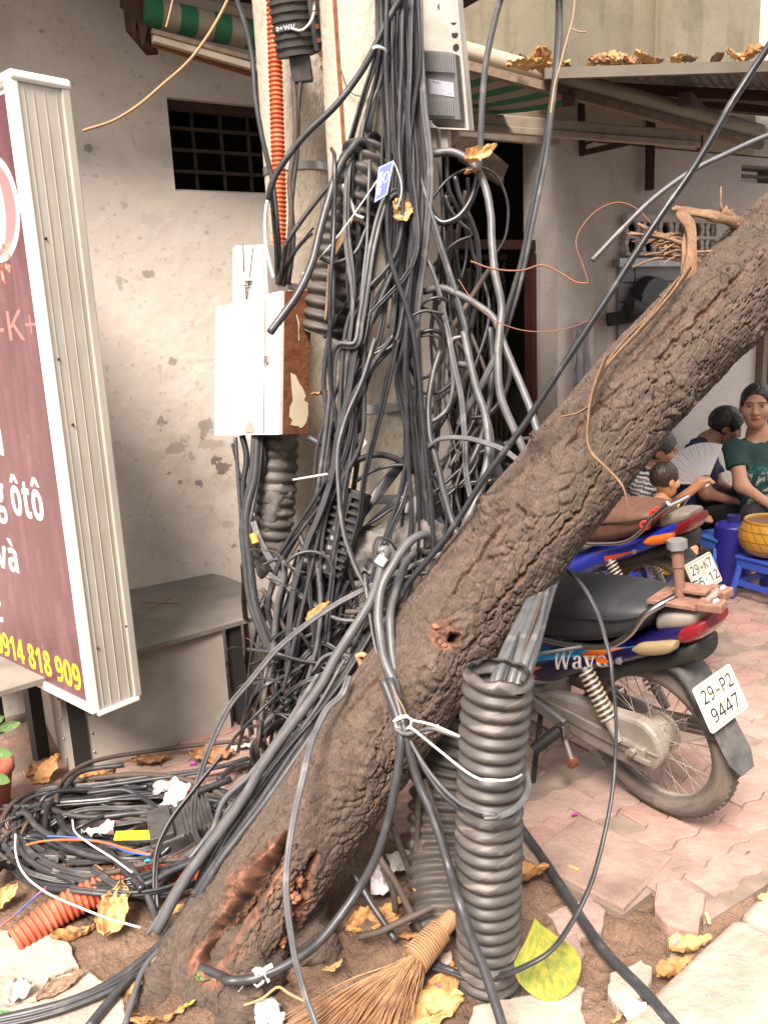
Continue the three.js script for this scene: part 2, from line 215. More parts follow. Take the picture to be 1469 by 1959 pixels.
// ---------- ground ----------
{
  const road = new THREE.PlaneGeometry(120, 120); road.rotateX(-Math.PI / 2); road.translate(0, -0.16, 0); struct('road', uvBox(road), M.asphalt);
  // pavement bed between the kerb and the houses, in house coordinates
  const kerbA = ground(1469, 1690), kerbB = ground(1180, 1959), kd = kerbA.clone().sub(kerbB).normalize(), kn = V(kd.z, 0, -kd.x); if (kn.z < 0) kn.negate();
  const bed = [kerbB.clone().addScaledVector(kd, -6), kerbA.clone().addScaledVector(kd, 9), fromHouse(14, 0, -0.5), fromHouse(-9, 0, -0.5)];
  struct('pavement_bed', flat(bed, -0.22, -0.055, 0), M.pavement);
  // tree pit outline
  const pitPx = [[-500, 1640], [180, 1650], [330, 1580], [600, 1540], [985, 1585], [1005, 1640], [1090, 1690], [1190, 1742], [1245, 1700], [1262, 1672], [1310, 1690], [1345, 1735], [1345, 1760], [1280, 1800], [1270, 1880], [1180, 1985], [600, 2300], [-500, 2300]];
  const pit = pitPx.map(([x, y]) => ground(x, y));
  const inside = (p, poly) => { let c = false; for (let i = 0, j = poly.length - 1; i < poly.length; j = i++) { const a = poly[i], b = poly[j]; if ((a.z > p.z) !== (b.z > p.z) && p.x < (b.x - a.x) * (p.z - a.z) / (b.z - a.z) + a.x) c = !c; } return c; };
  { const jp = [fromHouse(-4, 0, 0.02), fromHouse(6.2, 0, 0.02), kerbA.clone().addScaledVector(kd, 2.5), kerbA.clone().addScaledVector(kn, -0.01), ...pit.slice(0, 13).reverse()]; struct('joint_sand', flat(jp, -0.054, -0.0135, 0), M.sand); }
  // soil in the pit
  const sg = new THREE.PlaneGeometry(3.6, 2.2, 240, 150); sg.rotateX(-Math.PI / 2); sg.translate(-0.4, 0, -1.75);
  const sp = sg.attributes.position, base = ground(420, 1850);
  for (let i = 0; i < sp.count; i++) { const x = sp.getX(i), z = sp.getZ(i); const d = Math.hypot(x - base.x, z - base.z); sp.setY(i, -0.03 + 0.03 * Math.exp(-d * d / 0.09) + 0.014 * n2(x * 5, z * 5) + 0.008 * n2(x * 17, z * 17) + 0.005 * n2(x * 50, z * 50)); }
  sg.computeVertexNormals(); struct('soil', uvBox(sg), M.soil);
  // interlocking pavers, each its own stone
  const L = 0.225, W = 0.1125, a = 0.0085;
  const top = []; const zig = (x) => a * Math.sin((x / L + 0.5) * 4 * Math.PI);
  for (let k = 0; k <= 12; k++) { const x = (k / 12 - 0.5) * L; top.push([x, zig(x)]); }
  const g = 0.0012; const outline = [...top.map(([x, y]) => [x * (1 - 2 * g / L), y - W / 2 + g]), ...top.slice().reverse().map(([x, y]) => [x * (1 - 2 * g / L), y + W / 2 - g])];
  const variants = [0, 1, 2].map((k) => { const o = outline.map(([x, y]) => [x + 0.004 * (hash2(k, x * 1000 | 0, 3) - 0.5), y + 0.003 * (hash2(k, y * 1000 | 0, 5) - 0.5)]); const s = new THREE.Shape(o.map((p) => new THREE.Vector2(...p))); const e = new THREE.ExtrudeGeometry(s, { depth: 0.05, bevelEnabled: true, bevelThickness: 0.003, bevelSize: 0.003, bevelOffset: -0.003, bevelSegments: 1 }); e.rotateX(-Math.PI / 2); e.translate(0, -0.054, 0); const q = uvBox(e); const uv = q.attributes.uv; for (let i = 0; i < uv.count; i++) uv.setXY(i, uv.getX(i) + k * 0.17, uv.getY(i) + k * 0.31); return q; });
  const turn = 2 * D2R + WALL_TURN; const dx = V(Math.cos(turn), 0, -Math.sin(turn)), dz = V(Math.sin(turn), 0, Math.cos(turn));
  const cells = []; rnd = mulberry(21);
  const pavement = new THREE.Group(); pavement.name = 'pavement'; pavement.userData.kind = 'structure'; scene.add(pavement);
  const plate = [[1003, 1642], [1110, 1562], [1285, 1640], [1192, 1738]].map(([x, y]) => ground(x, y));
  for (let j = -60; j < 60; j++) for (let i = -40; i < 40; i++) {
    const p = V(0.8, 0, -3).addScaledVector(dx, (i + (j % 2 ? 0.5 : 0)) * L).addScaledVector(dz, j * W); const h = p.clone().sub(WO); const q = h.dot(WN), s = h.dot(WU);
    const jit = [rnd(), rnd(), rnd(), rnd(), rnd()];
    if (q < 0.08 || s < -3 || s > 5.5) continue; if (p.clone().sub(kerbA).dot(kn) > -0.05 || inside(p, pit) || inside(p, plate)) continue;
    const [x, y, d] = seen(p); if (d < 0.3) continue; const off = x < -250 || x > 1720 || y > 2150; if (off) continue;
    cells.push({ p, jit, rank: (x > 985 && y > 1130 ? 0 : 10) + d });
  }
  cells.sort((m, n) => m.rank - n.rank); const rest = [];
  cells.forEach(({ p, jit }, k) => {
    const y = -0.008 + 0.006 * (jit[0] - 0.5) + 0.008 * n2(p.x * 1.5, p.z * 1.5), ry = turn + 0.03 * (jit[1] - 0.5), rx = 0.022 * (jit[2] - 0.5), rz = 0.022 * (jit[3] - 0.5), v = variants[jit[4] * 3 | 0];
    if (k < 300) { const m = part('paver', v, M.pavers[(jit[0] * 97 | 0) % 4], pavement); m.position.set(p.x, y, p.z); m.rotation.set(rx, ry, rz, 'YXZ'); m.name = numbered('paver'); }
    else { const c = v.clone(); c.rotateX(rx); c.rotateZ(rz); c.rotateY(ry); c.translate(p.x, y, p.z); rest.push(c); }
  });
  if (rest.length) { const m = part('paver_field', merge(rest), M.pavers[2], pavement); m.userData.kind = 'stuff'; }
  { const m = part('cover_plate', flat(plate, -0.05, 0.004, 0.006), M.pavers[2], pavement, 'square dusty cover slab'); }
  // kerb stones
  const kerb = new THREE.Group(); kerb.name = 'kerb'; kerb.userData.kind = 'structure'; scene.add(kerb); rnd = mulberry(5);
  for (let k = -4; k < 6; k++) { const l = 0.62; if (k < 0 && k > -9 && false) continue; const kg = new RoundedBoxGeometry(l - 0.008, 0.2, 0.23, 4, 0.04); const P = kg.attributes.position; for (let i = 0; i < P.count; i++) { const f = 0.005; P.setXYZ(i, P.getX(i) + f * n3(P.getX(i) * 8 + k * 5, P.getY(i) * 8, P.getZ(i) * 8), P.getY(i) + f * n3(P.getX(i) * 9, P.getY(i) * 8 + k * 7, P.getZ(i) * 8), P.getZ(i)); }
    const m = part('kerb_stone', uvBox(kg), M.slabStone, kerb); m.name = numbered('kerb_stone'); const c = kerbB.clone().addScaledVector(kd, (k + 0.35) * l).addScaledVector(kn, 0.12); m.position.set(c.x, -0.082 + rr(-0.004, 0.004), c.z); m.rotation.y = Math.atan2(-kd.z, kd.x) + rr(-0.012, 0.012); }
  // broken slabs and stones lying round the pit
  const ragged = (px) => { const o = []; px.forEach((p, i) => { const q = px[(i + 1) % px.length], n = Math.max(2, Math.round(Math.hypot(q[0] - p[0], q[1] - p[1]) / 14)); for (let k = 0; k < n; k++) { const j = k ? 3.2 : 0; o.push(ground(mix(p[0], q[0], k / n) + rr(-j, j), mix(p[1], q[1], k / n) + rr(-j, j))); } }); return o; };
  const frag = (px, y0, y1, name, label, b = 0.008, m = M.slabStone) => solo(name, flat(ragged(px), y0, y1, b), m, label, name === 'concrete_slab' ? 'slab' : 'stone', undefined);
  const slabs = [
    [[[-60, 1775], [60, 1770], [130, 1795], [150, 1840], [95, 1862], [70, 1905], [-60, 1925]], 'pale broken concrete slab at the lower left edge, under the orange pipe end'],
    [[[-60, 1932], [75, 1912], [110, 1868], [165, 1850], [235, 1905], [250, 1985], [-60, 2020]], 'pale broken concrete slab in the bottom left corner with white scrap on it'],
    [[[1000, 1905], [1085, 1872], [1118, 1890], [1110, 1930], [1135, 1990], [880, 2010], [905, 1925]], 'pale concrete slab at the bottom edge below the yellow green leaf'],
    [[[1045, 1742], [1130, 1708], [1158, 1735], [1150, 1775], [1110, 1790], [1070, 1782]], 'flat broken paver piece right of the standing duct, under the thin loop'],
    [[[1072, 1795], [1102, 1782], [1118, 1820], [1100, 1862], [1070, 1842]], 'small flat concrete piece beside the tip of the yellow green leaf'],
  ];
  slabs.forEach(([p, l], k) => frag(p, -0.05, -0.008 + 0.005 * (k % 3), 'concrete_slab', l, 0.006, k < 3 ? M.slabStone : M.pavers[3]));
  const stones = [[[[1255, 1690], [1285, 1680], [1350, 1712], [1345, 1745], [1335, 1785], [1275, 1770], [1252, 1745]], 0.028, 'big angular pink paver lump at the pit edge near the kerb'], [[[1165, 1865], [1225, 1840], [1246, 1852], [1240, 1900], [1180, 1930], [1162, 1900]], 0.03, 'pale stone under the thick ground cable near the bottom edge'], [[[1275, 1795], [1297, 1785], [1300, 1800], [1282, 1808]], 0.01, 'small pebble in the soil between the pink lump and the kerb'], [[[840, 1825], [862, 1818], [866, 1842], [845, 1850]], 0.012, 'small pale pebble between the broom handle and the standing duct']];
  for (const [p, h, l] of stones) { const gg = flat(ragged(p), -0.05, Math.min(h, 0.006), 0.006); const P = gg.attributes.position; for (let i = 0; i < P.count; i++) { const x = P.getX(i), y = P.getY(i), z = P.getZ(i); if (y > -0.04) P.setY(i, y + 0.005 * n2(x * 14, z * 14)); } gg.computeVertexNormals(); solo('stone', gg, h > 0.02 && l[0] === 'b' ? M.pavers[1] : M.slabStone, l, 'stone'); }
}

// ---------- house ----------
const shop = thing('shop_house', 'old plastered shop house with a dark gate, vents and a stained upper wall', 'building');
shop.position.copy(WO); shop.rotation.y = WALL_TURN;
const rect = (x0, y0, x1, y1) => [[x0, y0], [x1, y0], [x1, y1], [x0, y1]];
function panel(name, outline, q0, q1, m, parent, holes = [], label) { const g = slab(outline, q1 - q0, 0, holes); g.translate(0, 0, (q0 + q1) / 2); const uv = g.attributes.uv, P = g.attributes.position; return part(name, g, m, parent, label); }
{
  const w0 = house(318, 185), w1 = house(337, 365); const ws0 = (w0[0] + w1[0]) / 2, ws1 = 1.12, wy0 = w1[1], wy1 = w0[1];
  const wall = panel('front_wall', rect(-3.6, -0.2, 1.74, 3.15), -0.22, 0, M.plaster, shop, [rect(ws0, wy0, ws1, wy1).reverse()], 'pale stained plaster wall');
  { const uv = wall.geometry.attributes.uv; for (let i = 0; i < uv.count; i++) uv.setX(i, uv.getX(i) - WALL_S0); }
  const win = part('window', box(ws1 - ws0, 0.012, 0.16, (ws0 + ws1) / 2, wy0 + 0.006, -0.11), M.plasterGrey, shop, 'barred window opening');
  const brown = mat([0.05, 0.034, 0.026], 0.9);
  for (let k = 0; k <= 6; k++) part('bar', box(0.014, wy1 - wy0, 0.014, mix(ws0 + 0.01, ws1 - 0.01, k / 6), (wy0 + wy1) / 2, -0.12), brown, win);
  for (let k = 0; k <= 4; k++) part('bar', box(ws1 - ws0 - 0.004, 0.014, 0.012, (ws0 + ws1) / 2, mix(wy0 + 0.01, wy1 - 0.01, k / 4), -0.1), brown, win);
  part('frame', box(ws1 - ws0 - 0.004, 0.035, 0.03, (ws0 + ws1) / 2, wy1 - 0.02, -0.05), M.rustDark, win);
  // upper wall above the gate and to the right
  const up1 = 4.33;
  panel('upper_wall', rect(1.75, 2.62, up1, 5.2), -0.22, 0.004, M.plasterOld, shop, [], 'yellowish stained upper wall');
  panel('upper_wall', rect(-3.6, 3.16, 1.74, 5.2), -0.22, -0.004, M.plasterOld, shop);
  for (const [px, w] of [[1262, 0.05]]) { const c = house(px, 60)[0]; panel('pilaster', rect(c - w, 2.9, c + w, 5.2), 0.005, 0.05, M.plasterOld, shop); }
  panel('side_wall', rect(up1 + 0.01, 0, up1 + 2.6, 5), -0.9, -0.7, M.plasterGrey, shop);
  // gate opening 1.74..2.47
  const gTop = house(1000, 478)[1];
  panel('pillar', rect(2.47, -0.1, 2.76, 2.61), -0.2, 0.09, M.plasterGrey, shop, [], 'pale plastered pillar beside the gate');
  const va = house(1200, 420), vb = house(1366, 486), da = house(1429, 229), db = house(1500, 352); const hole = (p, q) => rect(p[0], q[1], q[0], Math.min(p[1], 2.6)).reverse();
  panel('right_wall', rect(2.77, -0.1, 6.4, 2.61), -0.22, -0.03, M.plasterGrey, shop, [hole(va, vb), hole([da[0], 2.56], [db[0], db[1]])], 'plaster wall under the metal roof');
  panel('lower_fascia', rect(up1 + 0.002, 2.62, 6.4, 2.9), -0.22, -0.03, M.plasterGrey, shop);
  // interior: one closed storey behind the front
  panel('room_back', rect(-3.6, -0.1, 6.4, 5.2), -4.3, -4.2, M.inside, shop); for (const s of [-3.6, 1.3, 3.3, 6.35]) panel('room_side', rect(s, -0.1, s + 0.05, 3.1), -4.2, -0.23, M.inside, shop);
  part('room_ceiling', box(9.9, 0.05, 3.9, 1.4, 3.14, -2.2), M.inside, shop); part('room_floor', box(9.9, 0.05, 3.9, 1.4, -0.03, -2.2), M.pavement, shop);
  part('door_lintel', box(0.72, 0.05, 0.06, 2.105, gTop + 0.04, -0.12), M.redSteel, shop, 'dark red gate lintel');
  part('door_jamb', box(0.035, gTop - 0.02, 0.07, 2.447, gTop / 2, -0.12), M.redSteel, shop, 'dark red gate jamb');
  const gate = part('folding_gate', box(0.69, 0.03, 0.03, 2.095, gTop - 0.01, -0.34), M.rustDark, shop, 'folding scissor gate of thin steel bars');
  const slat = mapped(tones(128, [[0.02, 0.024, 0.018], [0.05, 0.052, 0.04], [0.09, 0.08, 0.06]], (u, v) => fbm(u, v, 8, 151, 4), 0.3), 0.7);
  for (let k = 0; k < 16; k++) { part('gate_bar', box(0.014, gTop - 0.06, 0.016, 1.78 + k * 0.043, (gTop - 0.06) / 2 + 0.02, -0.34), slat, gate); }
  for (let r = 0; r < 5; r++) for (let k = 0; k < 15; k++) for (const s of [1, -1]) { const x = 1.78 + (k + 0.5) * 0.043, y = 0.25 + r * 0.4; part('gate_lattice', bar(V(x - 0.0215, y - s * 0.07, -0.326), V(x + 0.0215, y + s * 0.07, -0.326), 0.004, 0.012), slat, gate); }
  // breeze-block vent
  const a = house(1200, 420), b = house(1366, 486);
  const vent = part('vent_grille', box(b[0] - a[0] + 0.06, 0.03, 0.06, (a[0] + b[0]) / 2, a[1] + 0.016, -0.002), M.plasterGrey, shop, 'concrete breeze block vent with zigzag openings');
  const n = 11; for (let k = 0; k <= n; k++) { const x = mix(a[0], b[0], k / n); for (let r = 0; r < 2; r++) { const y0 = mix(b[1], a[1], r / 2), y1 = mix(b[1], a[1], (r + 1) / 2), m = (y0 + y1) / 2; part('vent_rib', bar(V(x, y0, 0), V(x + 0.018 * (k % 2 ? 1 : -1), m, 0), 0.02, 0.03), M.plasterGrey, vent); part('vent_rib', bar(V(x + 0.018 * (k % 2 ? 1 : -1), m, 0), V(x, y1, 0), 0.02, 0.03), M.plasterGrey, vent); } }
  for (let r = 0; r <= 2; r++) part('vent_rail', box(b[0] - a[0] + 0.05, 0.02, 0.045, (a[0] + b[0]) / 2, mix(b[1], a[1], r / 2), 0), M.plasterGrey, vent);
  // shelf board and shuttered window below the vent
  const c = house(1186, 503), d = house(1330, 640);
  const sh = part('shutter', box(d[0] - c[0], c[1] - d[1], 0.02, (c[0] + d[0]) / 2, (c[1] + d[1]) / 2, -0.018), mat([0.26, 0.26, 0.27], 0.7), shop, 'grey boarded window under the vent');
  part('shutter_rail', box(d[0] - c[0] + 0.08, 0.05, 0.06, (c[0] + d[0]) / 2, c[1], 0.003), M.greySteel, sh);
  for (let k = 1; k < 4; k++) part('shutter_board', box(d[0] - c[0], 0.006, 0.008, (c[0] + d[0]) / 2, mix(c[1], d[1], k / 4), -0.005), M.black, sh);
  const e = house(1429, 229), f = house(1500, 352); part('upper_window_bar', box(f[0] - e[0], 0.02, 0.02, (e[0] + f[0]) / 2, 2.5, -0.1), M.wood, shop);
  const dr = house(1458, 640)[0]; part('door_frame', box(0.05, 1.9, 0.06, dr, 0.95, 0.002), M.wood, shop); part('door_leaf', box(0.7, 1.86, 0.03, dr + 0.39, 0.93, -0.012), M.rustDark, shop);
}
// canopy over the left wall, above the frame
{
  const cp = thing('canopy', 'dark sheet metal canopy above the left wall', 'canopy'); cp.position.copy(WO); cp.rotation.y = WALL_TURN;
  part('sheet', box(5.2, 0.02, 0.58, -0.95, 3.06, 0.294), M.rustDark, cp); for (let k = 0; k < 4; k++) part('bracket', bar(V(-3 + k * 1.4, 2.98, 0.01), V(-3 + k * 1.4, 3.03, 0.5), 0.03), M.rustDark, cp);
}
// metal roof on the right
{
  const roof = thing('metal_roof', 'rusty green corrugated metal roof on dark red steel frame at upper right', 'roof');
  const A = ground(1040, 141, ROOF_H), B = ground(1620, 122, ROOF_H); const hw = fromHouse(2.35, 2.9, 0.02), hx = fromHouse(5.6, 2.9, 0.02);
  const nU = 150, pos = [], idx = [], uv = [];
  for (let i = 0; i <= nU; i++) for (let j = 0; j <= 6; j++) { const t = i / nU, s = j / 6; const f = A.clone().lerp(B, t), k = hw.clone().lerp(hx, t); const p = f.lerp(k, s); p.y += 0.006 * Math.sin(t * nU * Math.PI / 2.5); pos.push(p.x, p.y, p.z); uv.push(t * 2.5, s * 1.2); }
  for (let i = 0; i < nU; i++) for (let j = 0; j < 6; j++) { const a = i * 7 + j; idx.push(a, a + 1, a + 7, a + 1, a + 8, a + 7); }
  const g = new THREE.BufferGeometry(); g.setAttribute('position', new THREE.Float32BufferAttribute(pos, 3)); g.setAttribute('uv', new THREE.Float32BufferAttribute(uv, 2)); g.setIndex(idx); g.computeVertexNormals();
  const sm = mapped(tones(512, [[0.07, 0.052, 0.04], [0.13, 0.115, 0.09], [0.19, 0.175, 0.145]], (u, v) => 0.9 * fbm(u, v, 6, 161, 6), 1), 0.7);
  part('sheet', g, sm, roof); part('edge_strip', bar(A.clone().add(V(0, -0.004, 0.012)), B.clone().add(V(0, -0.004, 0.012)), 0.02, 0.035), sm, roof);
  const bm = (p, q, w = 0.05) => part('beam', bar(p, q, w, w), M.redSteel, roof);
  const dn = V(0, -0.04, 0), dn2 = V(0, -0.085, 0); for (const k of [0.3, 0.72]) bm(A.clone().lerp(hw, k).add(dn), B.clone().lerp(hx, k).add(dn), 0.045);
  for (const t of [0.08, 0.45, 0.8]) bm(A.clone().lerp(B, t).lerp(hw.clone().lerp(hx, t), 0.08).add(dn2), hw.clone().lerp(hx, t).add(dn2), 0.045);
  bm(fromHouse(4.6, 2.2, 0.02), A.clone().lerp(B, 0.8).lerp(hw.clone().lerp(hx, 0.8), 0.25).add(dn2), 0.04); bm(fromHouse(3.3, 2.35, 0.02), fromHouse(3.3, 2.8, 0.02), 0.045);
}
M.awning = [mat([0.015, 0.12, 0.05], 0.9), mat([0.24, 0.2, 0.15], 0.9)];
// awning hardware on the right
{
  const aw = thing('folded_awning', 'folded awning with dusty rails and green striped cloth under the metal roof', 'awning');
  const Q = (x, y, q) => fromHouse(...house(x, y, q));
  const a = Q(800, 76, 1.2), b = Q(1452, 255, 1.55);
  part('roller_bar', rod(a, b, 0.036, 0.034, 20), M.rail, aw, 'round dusty front bar'); 
  part('front_rail', bar(a.clone().add(V(0, -0.05, 0.02)), b.clone().add(V(0, -0.05, 0.02)), 0.03, 0.03), M.wood, aw);
  part('lower_rail', bar(Q(880, 228, 0.7), Q(1338, 264, 0.7), 0.03, 0.06, 0.006), M.rail, aw); part('lower_rail', bar(Q(880, 243, 0.71), Q(1336, 277, 0.71), 0.03, 0.03, 0.004), M.rail, aw);
  part('short_rail', bar(Q(880, 252, 0.28), Q(1068, 271, 0.28), 0.03, 0.05, 0.004), M.rail, aw); part('end_bracket', box(0.02, 0.1, 0.04, ...Q(1338, 270, 0.7).toArray()), M.rust, aw);
  part('bracket', bar(Q(1111, 180, 0.1), Q(1113, 298, 0.1), 0.03, 0.03), M.rustDark, aw); part('bracket', bar(Q(1113, 293, 0.1), Q(1266, 258, 0.68), 0.028, 0.028), M.redSteel, aw); part('hook', bar(Q(1118, 276, 0.1), Q(1138, 268, 0.12), 0.012, 0.012), M.rustDark, aw);
  for (let k = 0; k < 13; k++) { const f = (t) => a.clone().lerp(b, t), w = (t) => { const h = f(t).sub(WO); return fromHouse(h.dot(WU), 2.76 - 0.14 * t, 0.02); }; const t0 = k * 0.042, t1 = t0 + 0.042, pos = []; const row = (u) => { const p = f(t0).lerp(w(t0), u), q = f(t1).lerp(w(t1), u), sag = -0.05 * Math.sin(Math.PI * u); p.y += sag; q.y += sag; return [p, q]; }; for (let i = 0; i < 8; i++) { const [p0, q0] = row(i / 8), [p1, q1] = row((i + 1) / 8); for (const v of [p0, q0, q1, p0, q1, p1]) pos.push(v.x, v.y, v.z); } const gg = new THREE.BufferGeometry(); gg.setAttribute('position', new THREE.Float32BufferAttribute(pos, 3)); gg.computeVertexNormals(); part('cloth_stripe', gg, M.awning[k % 2], aw); }
  const wb = part('board', bar(Q(868, 258, 0.16), Q(962, 335, 0.16), 0.03, 0.11), M.wood, aw, 'slanting wooden board end');
  part('board_strut', bar(Q(880, 300, 0.14), Q(960, 350, 0.14), 0.03, 0.03), M.wood, aw);
}
{
  const aw = thing('striped_awning', 'green and cream striped awning folded against the wall at upper left', 'awning');
  const Q = (x, y, q) => fromHouse(...house(x, y, q));
  const a = Q(272, 20, 0.34), b = Q(640, 105, 0.34);
  for (let k = 0; k < 12; k++) { const p = a.clone().lerp(b, k / 12), q = a.clone().lerp(b, (k + 0.985) / 12); part('cloth_stripe', rod(p, q, 0.055, 0.055, 18), M.awning[k % 2], aw); }
  part('upper_rail', bar(Q(268, -14, 0.3), Q(640, 62, 0.3), 0.03, 0.04, 0.005), M.rail, aw); part('front_rail', bar(Q(292, 72, 0.36), Q(640, 172, 0.36), 0.03, 0.035, 0.004), M.rail, aw); part('front_rail', bar(Q(290, 60, 0.37), Q(640, 158, 0.37), 0.02, 0.02, 0.004), M.wood, aw); part('lower_rail', bar(Q(292, 84, 0.34), Q(640, 190, 0.34), 0.02, 0.018), M.rust, aw);
  part('end_bracket', box(0.05, 0.28, 0.3, ...Q(266, 10, 0.2).toArray()), M.rustDark, aw, 'rusted ragged end bracket'); part('rag', slab([[0, 0.2], [-0.09, 0.2], [-0.1, 0.06], [-0.07, 0.03], [-0.06, -0.05], [-0.045, 0.02], [-0.03, -0.07], [-0.01, -0.02], [0.0, 0.02]], 0.015).applyMatrix4(new THREE.Matrix4().makeRotationY(WALL_TURN)).translate(...Q(284, 52, 0.35).toArray()), M.rustDark, aw);
  part('arm', bar(Q(300, 30, 0.01), Q(300, 40, 0.33), 0.025), M.rustDark, aw); part('arm', bar(Q(560, 95, 0.01), Q(560, 100, 0.33), 0.025), M.rustDark, aw);
}
// low counter against the wall
{
  const ct = thing('counter', 'low dusty grey counter with a concrete base against the left wall', 'counter');
  const dusty = mapped(tones(512, [[0.12, 0.11, 0.095], [0.19, 0.175, 0.155], [0.25, 0.23, 0.21]], (u, v) => fbm(u, v, 6, 171, 6) + 0.2 * (hash2(u * 512 | 0, v * 512 | 0, 8) - 0.5), 0.7), 0.85);
  const top = [[-150, 1368], [270, 1240], [484, 1180], [506, 1132], [428, 1101], [402, 1096], [-150, 1196]].map(([x, y]) => ground(x, y, 0.45));
  part('tabletop', flat(top, 0.428, 0.45, 0.002), dusty, ct);
  const base = new THREE.Group(); const bw = mapped(tones(512, [[0.22, 0.19, 0.165], [0.36, 0.325, 0.285], [0.45, 0.41, 0.37]], (u, v) => 0.9 * fbm(u, v, 5, 173, 6), 0.7), 0.85);
  const H = (g) => { g.rotateY(WALL_TURN); g.translate(WO.x, 0, WO.z); return g; };
  part('base', H(box(0.62, 0.46, 0.6, -0.26, 0.198, 0.437)), bw, ct, 'plain concrete base'); part('corner_strap', H(box(0.055, 0.44, 0.008, -0.545, 0.208, 0.742)), M.black, ct); part('corner_strap', H(box(0.05, 0.44, 0.05, 0.11, 0.208, 0.7)), M.black, ct);
  part('side_panel', H(box(0.02, 0.46, 0.6, -0.585, 0.198, 0.43)), bw, ct);
  for (let k = 0; k < 5; k++) for (const s of [-0.6, -0.5]) part('rivet', H(moved(new THREE.SphereGeometry(0.006, 8, 6), s, 0.06 + k * 0.08, s < -0.55 ? 0.72 : 0.737)), M.greySteel, ct);
  rebase(ct);
}
// hexahedron from the corners of its front (a b c d, anticlockwise from lower left) and back (e f g h)
function hexa(a, b, c, d, e, f, g, h) {
  const t = []; const q = (p, r, s, u) => { for (const v of [p, r, s, p, s, u]) t.push(v.x, v.y, v.z); };
  q(a, b, c, d); q(f, e, h, g); q(e, a, d, h); q(b, f, g, c); q(d, c, g, h); q(e, f, b, a);
  const G = new THREE.BufferGeometry(); G.setAttribute('position', new THREE.Float32BufferAttribute(t, 3)); G.computeVertexNormals(); return uvBox(G);
}
